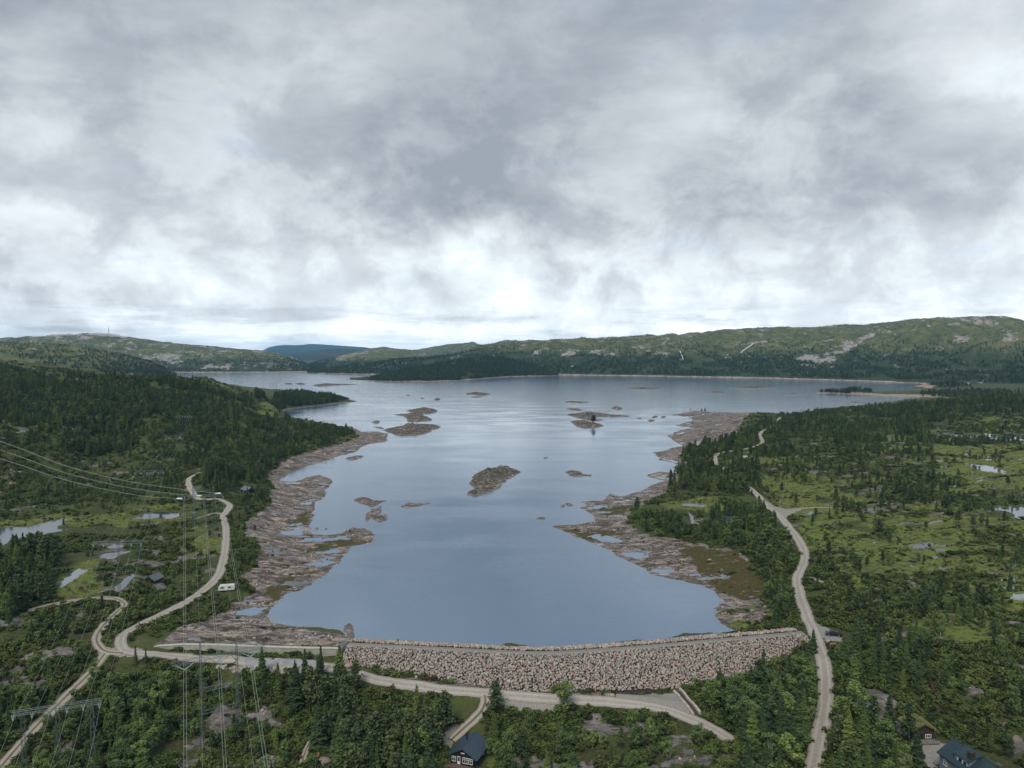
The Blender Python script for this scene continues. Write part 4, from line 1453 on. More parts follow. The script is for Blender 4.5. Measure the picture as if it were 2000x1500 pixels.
# upstream parapet of bigger stones, and the upper part of the upstream face
P, S = [], []
for row in range(7):
    s = (row % 2) * .5
    while s < arc[-1] - 1.0:
        ss = s + rg.normal() * .14
        px_, py_ = np.interp(ss, arc, FACE_TOP[:, 0]), np.interp(ss, arc, FACE_TOP[:, 1])
        nx_, ny_ = np.interp(ss, arc, FACE_N[:, 0]), np.interp(ss, arc, FACE_N[:, 1])
        off = ROAD_CREST + .45 + row * .68
        z = CREST_Z + (.34 if row < 3 else .30 - (row - 2) * .5) + rg.normal() * .1
        P.append((px_ - nx_ * off, py_ - ny_ * off, z))
        S.append(.38 + .2 * rg.random())
        s += .80
child('parapet', stone_mesh('parapet', np.array(P), np.array(S), stone_tints(len(P), rg, .06) * np.array([1.08, 1.06, 1.0]), M_STONE, 6), dam)
# gravel road along the crest
vs = []
for i in range(n):
    for k in (0.35, 1.5, 3.0, ROAD_CREST):
        q = FACE_TOP[i] - FACE_N[i] * k
        vs.append((q[0], q[1], CREST_Z + .05 + (.06 if k in (1.5, 3.0) else 0)))
ii = np.arange(n * 4).reshape(n, 4)
fq = np.stack([ii[:-1, :-1].ravel(), ii[:-1, 1:].ravel(), ii[1:, 1:].ravel(), ii[1:, :-1].ravel()], 1)
me = mesh_np('crest_road', vs, fq, M_ROAD, True)
at = me.attributes.new('across', 'FLOAT', 'POINT')
at.data.foreach_set('value', np.tile(np.array([-.9, -.3, .3, .9], np.float32), n))
me.materials.clear()
me.materials.append(road_mat('crest_gravel', (.15, .145, .13), (.205, .197, .18), (.26, .25, .23), 4))
child('crest_road', me, dam)

# stone wedge under the concrete apron on the left
M_CONC = simple('weathered_concrete', (.33, .325, .285), .9, var=.16, scale=.6, bump=.15)
M_CONC_D = simple('dark_concrete', (.12, .14, .145), .85, var=.3, scale=1.2)
M_CONC_G = simple('apron_concrete', (.25, .262, .265), .85, var=.2, scale=.35)
spill = empty('spillway_weir', (0, 0, 0))
tag(spill, 'low concrete overflow weir with a stone-edged apron, left of the stone dam', 'weir')
wl_top = [(286, 1266), (310, 1263), (355, 1260), (430, 1261), (500, 1264), (600, 1267), (664, 1268)]
wtz = [2.0, 2.2, 2.3, 2.35, 2.4, 2.4, 2.4]
wx, wy = at_z([p[0] for p in wl_top], [p[1] for p in wl_top], np.array(wtz))
wb_px = [1268, 1266, 1266, 1270, 1275, 1281, 1284]
vs = []
for k in range(len(wx)):
    D_ = wy[k]
    zb = min(wtz[k] - .4, float(at_d(wl_top[k][0], wb_px[k], D_)[2])) - .5
    for yy, zz in ((0, zb), (0, wtz[k]), (1.1, wtz[k]), (1.1, zb - .5)):
        vs.append((wx[k], wy[k] + yy, zz))
fs = []
for k in range(len(wx) - 1):
    for j in range(4):
        fs.append([k * 4 + j, k * 4 + (j + 1) % 4, k * 4 + 4 + (j + 1) % 4, k * 4 + 4 + j])
fs += [[0, 1, 2, 3], [(len(wx) - 1) * 4 + j for j in (3, 2, 1, 0)]]
mb = MB().add(vs, fs)
mb.build('weir_wall', M_CONC, spill)
# coping, a finger proud of the wall
mb = MB()
for k in range(len(wx) - 1):
    mb.add([(wx[k], wy[k] - .12, wtz[k] + .02), (wx[k], wy[k] + 1.2, wtz[k] + .02), (wx[k], wy[k] + 1.2, wtz[k] + .2), (wx[k], wy[k] - .12, wtz[k] + .2),
            (wx[k + 1], wy[k + 1] - .12, wtz[k + 1] + .02), (wx[k + 1], wy[k + 1] + 1.2, wtz[k + 1] + .02), (wx[k + 1], wy[k + 1] + 1.2, wtz[k + 1] + .2), (wx[k + 1], wy[k + 1] - .12, wtz[k + 1] + .2)],
           [[0, 1, 5, 4], [1, 2, 6, 5], [2, 3, 7, 6], [3, 0, 4, 7], [0, 3, 2, 1], [4, 5, 6, 7]])
mb.build('coping', simple('coping_concrete', (.42, .42, .36), .9, var=.12, scale=.8), spill)
ax, ay, az_ = ground([430, 520, 575, 622, 618, 560, 500, 425], [1284, 1287, 1288, 1292, 1304, 1306, 1303, 1295])
mb = MB()
zt_ = np.maximum(az_, tsample(ZT, ax, ay)) + .32
mb.add([(x, y, z) for x, y, z in zip(ax, ay, zt_)] + [(x, y, z - 1.2) for x, y, z in zip(ax, ay, zt_)],
       [list(range(8))[::-1]] + [[i, (i + 1) % 8, 8 + (i + 1) % 8, 8 + i] for i in range(8)])
mb.build('apron', M_CONC_G, spill)
P, S = [], []
for k in range(430):
    t = rg.random()
    px_ = 425 + 195 * t
    py_ = 1301 + 4 * math.sin(t * 3) + rg.random() * (10 if t > .15 else 5)
    x, y, z = [float(q[0]) for q in ground(px_, py_)]
    P.append((x, y, tz(x, y) + .1))
    S.append(.38 + .3 * rg.random())
o = obj('stone_edging', stone_mesh('stone_edging', np.array(P), np.array(S), stone_tints(len(P), rg, .06), M_STONE, 8), spill)
# dark wing wall with a hand rail between weir and dam
x0, y0 = at_z(683, 1249, 4.2)
x1, y1 = at_z(664, 1272, 3.6)
x2, y2 = at_z(661, 1293, 0.2)
mb = MB()
pts = [(float(x0), float(y0), 4.3), (float(x1), float(y1), 4.3), (float(x2), float(y2), .9)]
for (a, b_) in zip(pts, pts[1:]):
    mb.add([(a[0], a[1], -3), (a[0] + .7, a[1] + .1, -3), (a[0] + .7, a[1] + .1, a[2]), (a[0], a[1], a[2]),
            (b_[0], b_[1], -3), (b_[0] + .7, b_[1] + .1, -3), (b_[0] + .7, b_[1] + .1, b_[2]), (b_[0], b_[1], b_[2])],
           [[0, 1, 2, 3], [7, 6, 5, 4], [0, 4, 5, 1], [3, 2, 6, 7], [0, 3, 7, 4], [1, 5, 6, 2]])
mb.build('wing_wall', M_CONC_D, spill)
M_STEEL = simple('galvanised_steel', (.20, .235, .245), .55, .25, .5, var=.12, scale=.5)
mb = MB()
for (a, b_) in zip(pts, pts[1:]):
    A, B = Vector(a) + Vector((.3, 0, 0)), Vector(b_) + Vector((.3, 0, 0))
    for hh in (.55, 1.1):
        mb.bar(A + Vector((0, 0, hh)), B + Vector((0, 0, hh)), .06)
    for k in range(7):
        q = A.lerp(B, k / 6)
        mb.bar(q, q + Vector((0, 0, 1.1)), .06)
mb.build('hand_rail', M_STEEL, spill)

# barrier gate at the right end of the crest
gx, gy = at_z(1549, 1243, CREST_Z)
gt = empty('barrier_gate', (float(gx), float(gy), CREST_Z), R(8))
tag(gt, 'pale blue grey steel barrier gate across the right end of the dam crest road', 'gate')
M_GATE = simple('gate_paint', (.36, .44, .48), .5, .1)
MB().box(-.12, .12, -.9, -.68, 0, 1.5).build('gate_post', M_GATE, gt)
MB().box(-.12, .12, 3.4, 3.62, 0, 1.5).build('gate_post', M_GATE, gt)
mb = MB()
for zz in (.35, .8, 1.25):
    mb.box(-.05, .05, -.68, 3.4, zz, zz + .1)
for yy in (-.6, 1.4, 3.2):
    mb.box(-.04, .04, yy, yy + .1, .37, 1.34)
mb.build('gate_leaf', M_GATE, gt)

# concrete-edged drain running from the toe to the service road
dr = empty('drainage_channel', (0, 0, 0))
tag(dr, 'stone-lined drainage channel between two low walls at the toe of the dam', 'channel')
dl = gpoly([(1322, 1340), (1331, 1352), (1338, 1366), (1350, 1382), (1361, 1397)])
dl = smooth_line(dl, 1.0)
t = np.gradient(dl, axis=0)
t /= np.linalg.norm(t, axis=1)[:, None]
nr_ = np.stack([t[:, 1], -t[:, 0]], 1)
for sgn in (-1, 1):
    mb = MB()
    for i in range(len(dl) - 1):
        q = []
        for j in (i, i + 1):
            for o_, in ((.75,), (1.35,)):
                c = dl[j] + nr_[j] * sgn * o_
                q.append((c[0], c[1]))
        zz = [tz(*c) + .75 for c in q]
        lo_ = [(c[0], c[1], z - 1.6) for c, z in zip(q, zz)]
        hi_ = [(c[0], c[1], z) for c, z in zip(q, zz)]
        mb.add(lo_ + hi_, [[4, 5, 7, 6], [0, 2, 6, 4], [1, 5, 7, 3], [0, 4, 5, 1], [2, 3, 7, 6]])
    mb.build('channel_wall', simple('channel_wall', (.40, .36, .32), .9, var=.3, scale=1.3), dr)
mb = MB()
for i in range(len(dl) - 1):
    q = [dl[i] + nr_[i] * -.75, dl[i] + nr_[i] * .75, dl[i + 1] + nr_[i + 1] * .75, dl[i + 1] + nr_[i + 1] * -.75]
    mb.add([(c[0], c[1], tz(*c) + .10) for c in q], [[0, 1, 2, 3]])
mb.build('channel_bed', simple('wet_bed', (.045, .04, .03), .5), dr)

# ------------------------------------------------------------------ transmission pylons and cables
M_LATT = simple('lattice_steel', (.12, .155, .165), .5, .3, .5, var=.15, scale=.8)
M_INS = simple('glass_insulator', (.30, .39, .385), .25, 0, .6)
BAR = [.66]
M_WIRE = simple('aluminium_cable', (.24, .27, .24), .5, .3, .5)


def lattice(mb, p, q, w0, w1, n, r=.07, r2=.045):
    r, r2 = r * BAR[0], r2 * BAR[0]
    p, q = Vector(p), Vector(q)
    d = (q - p).normalized()
    a = d.orthogonal().normalized() if abs(d.z) > .9 else d.cross(Vector((0, 0, 1))).normalized()
    if abs(d.z) > .9:
        a = Vector((1, 0, 0))
    b_ = d.cross(a).normalized()
    a = b_.cross(d)
    crn = []
    for i in range(n + 1):
        t = i / n
        c = p.lerp(q, t)
        w = (w0 + (w1 - w0) * t) / 2
        crn.append([c + a * w + b_ * w, c - a * w + b_ * w, c - a * w - b_ * w, c + a * w - b_ * w])
    for k in range(4):
        mb.bar(crn[0][k], crn[n][k], r)
        for i in range(n):
            k2 = (k + 1) % 4
            if i % 2:
                mb.bar(crn[i][k], crn[i + 1][k2], r2)
            else:
                mb.bar(crn[i][k2], crn[i + 1][k], r2)


def pylon(name, leg_xy, beam_z, over, label, group, peaks=0.0, braces=(), ins_s=(), ins='v', leg_w=(.9, 1.3), ins_drop=2.2, ins_half=2.2, knee=True):
    """portal mast: leg_xy ground points left to right; beam_z the height of the cross beam; over the beam's overhangs"""
    A, B = np.array(leg_xy[0]), np.array(leg_xy[-1])
    L = float(np.linalg.norm(B - A))
    ang = math.atan2(B[1] - A[1], B[0] - A[0])
    zb = min(tz(*q) for q in leg_xy)
    root = empty(name, (float(A[0]), float(A[1]), zb), ang)
    tag(root, label, 'pylon', group)
    H = beam_z - zb
    ss = [float(np.dot(np.array(q) - A, (B - A) / L)) for q in leg_xy]
    for s in ss:
        mb = MB()
        lattice(mb, (s, 0, -.6), (s, 0, H + peaks), leg_w[1], leg_w[0] if not peaks else leg_w[0] * .45, max(6, int(H / 1.6)))
        if knee:
            for sg in (-1, 1):
                mb.bar((s, 0, H - 2.6), (s + sg * 1.6, 0, H - .3), .08)
        mb.build('leg', M_LATT, root)
    mb = MB()
    lattice(mb, (-over[0], 0, H), (L + over[1], 0, H), 1.0, 1.0, max(10, int((L + sum(over)) / 1.2)), .075)
    mb.build('cross_beam', M_LATT, root)
    for zz in braces:
        mb = MB()
        hb_ = 1.1
        mb.bar((0, 0, zz), (L, 0, zz), .07)
        mb.bar((0, 0, zz + hb_), (L, 0, zz + hb_), .07)
        m_ = 6
        for i in range(m_):
            a_, c_ = i * L / m_, (i + 1) * L / m_
            mb.bar((a_, 0, zz + (hb_ if i % 2 else 0)), (c_, 0, zz + (0 if i % 2 else hb_)), .05)
        mb.build('brace', M_LATT, root)
    ends = []
    Mw = Matrix.Translation(root.location) @ Matrix.Rotation(ang, 4, 'Z')
    for s in ins_s:
        mb = MB()
        if ins == 'v':
            for sg in (-1, 1):
                mb.bar((s + sg * ins_half, 0, H - .5), (s, 0, H - .5 - ins_drop), .13, .13, 6)
        else:
            mb.bar((s, 0, H - .5), (s, 0, H - .5 - ins_drop), .17, .17, 6)
        mb.build('insulator', M_INS, root)
        ends.append(Mw @ Vector((s, 0, H - .5 - ins_drop)))
    tops = [Mw @ Vector((s, 0, H + peaks)) for s in ss]
    return root, ends, tops


def cable(A, B, sag, label, group, r=.05, twin=0.0, n=40, name='power_cable'):
    A, B = Vector(A), Vector(B)
    mb = MB()
    side = (B - A).cross(Vector((0, 0, 1))).normalized()
    for o_ in ((-twin / 2, twin / 2) if twin else (0,)):
        pts = []
        for i in range(n + 1):
            t = i / n
            p = A.lerp(B, t) + side * o_
            p.z -= 4 * sag * t * (1 - t)
            pts.append(p)
        mb.tube(pts, r, 5)
    return tag(mb.build(name, M_WIRE), label, 'power line', group)


def gxy(px, py):
    x, y, z = ground(px, py)
    return (float(x[0]), float(y[0]))


def proj_s(root, pxl):
    """position along the beam that shows at a pixel column"""
    best = None
    L = 40
    Mw = Matrix.Translation(root[0]) @ Matrix.Rotation(root[1], 4, 'Z')
    for k in range(-150, 400):
        s = k * .1
        w = Mw @ Vector((s, 0, root[2]))
        px, _ = to_px(w.x, w.y, w.z)
        if best is None or abs(px - pxl) < best[0]:
            best = (abs(px - pxl), s)
    return best[1]


def beam_frame(leg_xy, bz):
    A, B = np.array(leg_xy[0]), np.array(leg_xy[-1])
    return ((float(A[0]), float(A[1]), bz), math.atan2(B[1] - A[1], B[0] - A[0]), 0.0)


# mast in front of the weir: two legs, peaks, two braces, three V strings with twin conductors
la, lb = gxy(395, 1470), gxy(465, 1447)
Dm = la[1]
bz2 = float(at_d(389, 1287, la[1])[2])
fr = beam_frame([la, lb], bz2)
s_ins = [proj_s(fr, p) for p in (361, 428, 489)]
gz = tz(*la)
p2 = pylon('transmission_pylon', [la, lb], bz2, (-proj_s(fr, 335), proj_s(fr, 520) - float(np.hypot(lb[0] - la[0], lb[1] - la[1]))),
           'tall two-legged lattice mast with two cross braces, in front of the concrete weir', 'pylons of the twin-conductor line', peaks=4.6,
           braces=[float(at_d(395, 1348, la[1])[2]) - gz - .6, float(at_d(395, 1392, la[1])[2]) - gz - .6], ins_s=s_ins, ins='v', leg_w=(.8, .95), ins_drop=1.7, ins_half=2.5)
# mast beside the left road, where the line turns
la3, lb3 = gxy(379, 1034), gxy(418, 1033)
bz3 = float(at_d(380, 968, la3[1])[2])
fr3 = beam_frame([la3, lb3], bz3)
s3 = [proj_s(fr3, p) for p in (360, 398, 436)]
p3 = pylon('transmission_pylon', [la3, lb3], bz3, (-proj_s(fr3, 350), proj_s(fr3, 437) - float(np.hypot(lb3[0] - la3[0], lb3[1] - la3[1]))),
           'broad two-legged lattice mast where the cables turn, beside the bend of the left gravel road', 'pylons of the twin-conductor line', peaks=5.2,
           braces=[float(at_d(379, 1014, la3[1])[2]) - tz(*la3)], ins_s=s3, ins='s', leg_w=(1.2, 2.0), ins_drop=1.3)
GR = 'conductors of the twin-conductor line'
for nm, a, b_ in zip(('left', 'middle', 'right'), p3[1], p2[1]):
    cable(a, b_, 2.5, f'{nm} twin cable running from the roadside mast to the mast before the weir', GR, .055, .62)
for nm, a, px_ in zip(('left', 'middle', 'right'), p2[1], (362, 440, 521)):
    q = Vector(at_d(px_, 1500, 152))
    dvec = Vector((q.x - a.x, q.y - a.y, 0))
    e = Vector((a.x + dvec.x * 3.2, a.y + dvec.y * 3.2, 0))
    # choose the far end so that the hanging cable passes through that sight line
    t_ = 1 / 3.2
    sag = 6.0
    e.z = (q.z + 4 * sag * t_ * (1 - t_) - a.z * (1 - t_)) / t_
    cable(a, e, sag, f'{nm} twin cable leaving the near mast towards the bottom edge', GR, .055, .62)
for nm, a, px_, b_ in zip(('left', 'right'), p2[2], (396, 496), p3[2]):
    cable(b_, a, 1.5, f'thin {nm} earth wire between the tops of the two tall masts', 'earth wires', .03)
    q = Vector(at_d(px_, 1500, 150))
    e = Vector((a.x + (q.x - a.x) * 3.2, a.y + (q.y - a.y) * 3.2, 0))
    t_ = 1 / 3.2
    sag = 5.0
    e.z = (q.z + 4 * sag * t_ * (1 - t_) - a.z * (1 - t_)) / t_
    cable(a, e, sag, f'thin {nm} earth wire leaving the near mast towards the bottom edge', 'earth wires', .03)
# three cables swinging away to the left edge
for nm, pts in (('lowest', [(-420, 770), (-200, 842), (0, 896), (133, 939), (267, 967), (352, 974)]),
                ('middle', [(-420, 748), (-200, 824), (0, 879), (133, 925), (267, 955), (389, 969)]),
                ('topmost', [(-420, 726), (-200, 804), (0, 862), (133, 911), (267, 943), (425, 964)])):
    P = []
    for (px_, py_) in pts:
        d_ = 379 + (420 - px_) / 840 * 75
        P.append([float(q) for q in at_d(px_, py_, d_)])
    P = smooth_line(np.array(P), 5.0)
    mb = MB()
    for o_ in (-.3, .3):
        mb.tube([(x + o_ * .15, y + o_, z) for x, y, z in P], .065, 5)
    tag(mb.build('power_cable', M_WIRE), f'{nm} of the three twin cables sagging from the roadside mast to the left edge', 'power line', 'cables to the left edge')
# white strain insulators and jumper loops where the cables turn
for k, ((pxa, pya), (pxb, pyb)) in enumerate((((346, 974), (356, 974)), ((384, 969), (394, 968.5)), ((421, 964), (431, 963.5)))):
    mb = MB()
    mb.bar(at_d(pxa, pya, 381), at_d(pxb, pyb, 380), .45, .45, 8)
    nm = ('left', 'middle', 'right')[k]
    tag(mb.build('strain_insulator', simple('white_porcelain', (.72, .76, .76), .4)), f'white strain insulator at the {nm} cable of the roadside mast', 'insulator', 'strain insulators')
    A, B = Vector(at_d(pxa - 4, pya, 381)), p3[1][k]
    mb = MB()
    pts = []
    for i in range(17):
        t_ = i / 16
        p = A.lerp(B, t_)
        p.z -= 4 * 3.6 * t_ * (1 - t_) * (1 - .25 * t_)
        pts.append(p)
    mb.tube(pts, .06, 5)
    tag(mb.build('jumper_cable', M_WIRE), f'slack jumper loop hanging under the {nm} strain insulator', 'power line', 'jumper loops')

# the older six-wire line on wide three-legged masts
GW = 'six-wire masts'


def six(name_px, legs_px, D_, beam, label, pk=0.0, h_ins=1.4):
    xs = []
    for (lx, bpy) in legs_px:
        x, y, z = at_d(lx, bpy, D_ + (lx - legs_px[0][0]) / F_PX * D_ * beam)
        xs.append((float(x), float(y)))
    bz = float(at_d(legs_px[0][0], legs_px[0][1], D_)[2])
    frm = beam_frame(xs, bz)
    s_ = [proj_s(frm, p) for p in name_px]
    L = float(np.hypot(xs[-1][0] - xs[0][0], xs[-1][1] - xs[0][1]))
    return pylon('portal_pylon', xs, bz, (-s_[0] + .3, s_[-1] - L + .3), label, GW, 0.0, (), s_, 'v', (.75, .9), h_ins, .28, knee=False)


q1 = six((25, 62, 95, 130, 162, 194), [(44, 1391), (112, 1379), (179, 1366)], 176, .30, 'wide three-legged portal mast over the gravel track, bottom left corner')
BAR[0] = .65
q4 = six((182, 202, 219, 239, 256, 275), [(193, 1060), (231, 1058), (270, 1056)], 303, .05, 'three-legged portal mast beside the small bog pools on the left')
BAR[0] = .55
q5 = six((263, 275, 287, 299, 309, 319), [(268, 921), (291, 920), (314, 919)], 460, .05, 'faint three-legged portal mast in the scrub, beyond the long pond on the left')
BAR[0] = .4
q6 = six((350, 356, 361, 366, 370, 374), [(352, 812), (362, 811), (372, 810)], 640, .05, 'tiny three-legged portal mast on the wooded slope at left')
BAR[0] = .7
q7 = six((525, 529, 532, 536, 539, 542), [(527, 749.5), (533, 749.3), (540, 749)], 1480, .02, 'distant portal mast standing above the trees of the wooded spit')
BAR[0] = .66
nmz = ('first', 'second', 'third', 'fourth', 'fifth', 'sixth')
for k in range(6):
    a, b_ = q1[1][k], q4[1][k]
    cable(a, b_, 3.2, f'{nmz[k]} single wire from left, between corner mast and bog-pool mast', 'six-wire line', .036)
    cable(b_, q5[1][k], 3.5, f'{nmz[k]} single wire from left, between bog-pool mast and scrub mast', 'six-wire line', .034)
    cable(q5[1][k], q6[1][k], 4.0, f'{nmz[k]} single wire from left, climbing the wooded slope to the tiny mast', 'six-wire line', .034)
    tp = [(-14, 1500), (28, 1500), (62, 1500), (98, 1500), (133, 1500), (170, 1500)][k]
    q = Vector(at_d(tp[0], tp[1], 147))
    e = Vector((a.x + (q.x - a.x) * 3.4, a.y + (q.y - a.y) * 3.4, 0))
    t_ = 1 / 3.4
    e.z = (q.z + 4 * 4.0 * t_ * (1 - t_) - a.z * (1 - t_)) / t_
    cable(a, e, 4.0, f'{nmz[k]} single wire from left, leaving the corner mast at the bottom edge', 'six-wire line', .038)
WIRE_CORR = [np.array([[a.x, a.y] for a in (p2[1][1], p3[1][1])]), np.array([[a.x, a.y] for a in (q1[1][2], q4[1][2], q5[1][2], q6[1][2])])]

# radio mast on the left skyline
(Xh, Yh, Zh, _u, _r, _t) = HILLS[('hill', 7)]
hx_, hy_ = to_px(Xh, Yh, Zh)
row = int(np.argmin(np.abs(_t.ravel() - 1.0)))
j = int(np.argmin(np.abs(hx_[row] - 212)))
mx_, my_, mz_ = Xh[row, j], Yh[row, j], Zh[row, j]
rm_ = empty('radio_mast', (float(mx_), float(my_), float(mz_) - 2))
tag(rm_, 'slender radio mast on the misty skyline of the left hill', 'mast')
mb = MB()
lattice(mb, (0, 0, 0), (0, 0, 62), 4.2, 2.2, 14, .5, .32)
mb.build('lattice_tower', M_LATT, rm_)
MB().bar((0, 0, 62), (0, 0, 76), .5, .25, 6).build('antenna', M_LATT, rm_)
# ------------------------------------------------------------------ houses, cabins, vehicles, stones
M_BLACKWOOD = simple('black_stained_wood', (.014, .014, .015), .7, var=.3, scale=2)
M_BROWNWOOD = simple('brown_wood', (.042, .032, .025), .75, var=.3, scale=3)
M_DECKWOOD = simple('deck_boards', (.12, .085, .065), .8, var=.3, scale=4)
M_BLUEGREY = simple('blue_grey_paint', (.17, .20, .235), .6, var=.1, scale=2)
M_GREYWOOD = simple('weathered_wood', (.17, .16, .15), .85, var=.3, scale=3)
M_SLATE = simple('slate_blue_roof', (.034, .056, .078), .55, var=.2, scale=2.5, bump=.2)
M_TEAL = simple('dark_teal_roof', (.020, .040, .047), .5, var=.2, scale=2.5, bump=.2)
M_GREYROOF = simple('grey_roof', (.10, .115, .13), .6, var=.2, scale=2)
M_LIGHTROOF = simple('blue_grey_roof', (.15, .18, .225), .5, var=.1, scale=2)
M_TURF = simple('turf_roof', (.135, .135, .042), .95, var=.45, scale=1.2, bump=.6)
M_WHITE = simple('white_paint', (.74, .75, .74), .5)
M_GLASS = simple('window_glass', (.03, .04, .045), .06, 0, .9)
M_PIPE = simple('chimney_black', (.012, .013, .014), .6)
M_BRICKCH = simple('dark_chimney', (.03, .024, .022), .8, var=.3, scale=5)
M_DARKSTONE = simple('plinth_stone', (.12, .115, .11), .9, var=.3, scale=2)


def window(parent, face, u, z, w, h, off, name='window', mull=1, cross=True, mt=None):
    """a framed window on a wall: face 'u-','u+','v-','v+' and the wall's offset"""
    fr = MB()
    t = .11
    def B(a0, a1, z0, z1, d0, d1):
        if face[0] == 'u':
            s = -1 if face[1] == '-' else 1
            lo_, hi_ = sorted((s * (off + d0), s * (off + d1)))
            return (lo_, hi_, a0, a1, z0, z1)
        s = -1 if face[1] == '-' else 1
        lo_, hi_ = sorted((s * (off + d0), s * (off + d1)))
        return (a0, a1, lo_, hi_, z0, z1)
    fr.box(*B(u - w / 2 - t, u + w / 2 + t, z - t, z, .004, .09))
    fr.box(*B(u - w / 2 - t, u + w / 2 + t, z + h, z + h + t, .004, .09))
    fr.box(*B(u - w / 2 - t, u - w / 2, z, z + h, .004, .09))
    fr.box(*B(u + w / 2, u + w / 2 + t, z, z + h, .004, .09))
    for k in range(1, mull + 1):
        q = u - w / 2 + w * k / (mull + 1)
        fr.box(*B(q - .035, q + .035, z, z + h, .03, .08))
    if cross:
        fr.box(*B(u - w / 2, u + w / 2, z + h * .66, z + h * .66 + .06, .03, .075))
    f = fr.build(name, mt or M_WHITE, parent)
    g = MB().box(*B(u - w / 2, u + w / 2, z, z + h, .006, .022)).build('pane', M_GLASS, f)
    return f


def gable_house(name, loc, az, L, W, eave, ridge, wall_m, roof_m, label, cat='cabin', over=(.5, .6), group=None, plinth=.35, roof_t=.22):
    """ridge runs along local +x (front gable at -L/2); az is the world angle of +x"""
    root = empty(name, loc, az)
    tag(root, label, cat, group)
    h = W / 2
    mb = MB()
    prof = [(-h, plinth), (h, plinth), (h, eave), (0, ridge - .02), (-h, eave)]
    vs = [(-L / 2, y, z) for y, z in prof] + [(L / 2, y, z) for y, z in prof]
    mb.add(vs, [[i, (i + 1) % 5, 5 + (i + 1) % 5, 5 + i] for i in range(5)] + [[4, 3, 2, 1, 0], [5, 6, 7, 8, 9]])
    mb.build('wall', wall_m, root)
    MB().box(-L / 2 + .06, L / 2 - .06, -h + .06, h - .06, -1.6, plinth - .003).build('foundation', M_DARKSTONE, root)
    sl = (ridge - eave) / h
    ov, og = over
    mb = MB()
    for sg in (-1, 1):
        e = h + ov
        ze = ridge - sl * e
        a = [(-L / 2 - og, 0, ridge), (L / 2 + og, 0, ridge), (L / 2 + og, sg * e, ze), (-L / 2 - og, sg * e, ze)]
        b_ = [(x, y, z + roof_t) for x, y, z in a]
        mb.add(a + b_, [[0, 1, 2, 3], [4, 5, 6, 7], [0, 1, 5, 4], [1, 2, 6, 5], [2, 3, 7, 6], [3, 0, 4, 7]])
    roof = mb.build('roof', roof_m, root)
    cap = MB().bar((-L / 2 - og, 0, ridge + roof_t + .02), (L / 2 + og, 0, ridge + roof_t + .02), .11, .11, 6).build('ridge_cap', roof_m, roof)
    return root, roof


def at_ground(px, py, dz=0.0):
    x, y, z = ground(px, py)
    return float(x[0]), float(y[0])


# cabin with the slate blue roof at the bottom edge
rx, ry = at_z(902, 1463, -4.6)
r2x, r2y = at_z(930, 1428, -4.6)
az = math.atan2(float(r2y - ry), float(r2x - rx))
Lr = math.hypot(float(r2x - rx), float(r2y - ry))
cxm, cym = (float(rx) + float(r2x)) / 2, (float(ry) + float(r2y)) / 2
root, roof = gable_house('cabin', (cxm, cym, -9.6), az, Lr - 1.2, 7.2, 2.75, 4.75, M_BLACKWOOD, M_SLATE,
                         'black timber cabin with a slate blue roof and white windows, at the bottom edge', over=(.75, .6))
Lh = (Lr - 1.2) / 2
window(root, 'u-', -2.3 + .0, 1.0, .9, 1.35, Lh)
window(root, 'u-', -.75, .95, 1.5, 1.4, Lh, mull=2)
d_ = MB().box(-Lh - .08, -Lh - .003, .72, 1.62, .4, 2.45).build('door', M_WHITE, root)
MB().box(-Lh - .10, -Lh - .083, .86, 1.48, 1.2, 2.3).build('pane', M_GLASS, d_)
window(root, 'u-', 2.65, 1.0, 1.0, 1.2, Lh)
window(root, 'v-', 1.5, 1.0, 1.1, 1.1, 3.6)
window(root, 'v+', -1.0, 1.0, 1.1, 1.1, 3.6)
MB().bar((1.2, 1.2, 3.6), (1.2, 1.2, 5.6), .2, .2, 10).bar((1.2, 1.2, 5.6), (1.2, 1.2, 5.75), .3, .3, 10).build('chimney', M_PIPE, roof)
MB().box(-Lh - .07, -Lh - .01, -.5, .5, 3.4, 3.62).build('name_board', M_WHITE, root)
mb = MB().box(-Lh - 3.4, -Lh - .02, -3.6, 4.8, .12, .32)
mb.build('deck', M_DECKWOOD, root)
mb = MB()
for k in range(9):
    q = -3.5 + k * 1.02
    mb.bar((-Lh - 3.3, q, .32), (-Lh - 3.3, q, 1.25), .06)
for zz in (.7, 1.2):
    mb.bar((-Lh - 3.3, -3.6, zz), (-Lh - 3.3, 4.7, zz), .07)
    mb.bar((-Lh - 3.3, 4.7, zz), (-Lh - .3, 4.7, zz), .07)
mb.build('deck_railing', M_BROWNWOOD, root)
for q in (-3.3, 3.3):
    MB().bar((-Lh - .55, q, .3), (-Lh - .55, q, 2.62), .1).build('porch_post', M_BLACKWOOD, root)

# blue grey house with the dormer, bottom right corner
rx, ry = at_z(1861.6, 1442, 9.6)
r2x, r2y = at_z(1948, 1498, 9.6)
az = math.atan2(float(r2y - ry), float(r2x - rx))
Lr = math.hypot(float(r2x - rx), float(r2y - ry))
cxm, cym = (float(rx) + float(r2x)) / 2, (float(ry) + float(r2y)) / 2
gz = min(tz(cxm - 4, cym), 2.0)
root, roof = gable_house('house', (cxm, cym, gz), az, Lr - .8, 8.0, 9.6 - 2.6 - gz, 9.55 - gz, M_BLUEGREY, M_TEAL,
                         'two-storey blue grey house with a dark teal roof and a wide dormer, bottom right corner', 'house', over=(.5, .4))
Lh = (Lr - .8) / 2
ev = 9.6 - 2.6 - gz
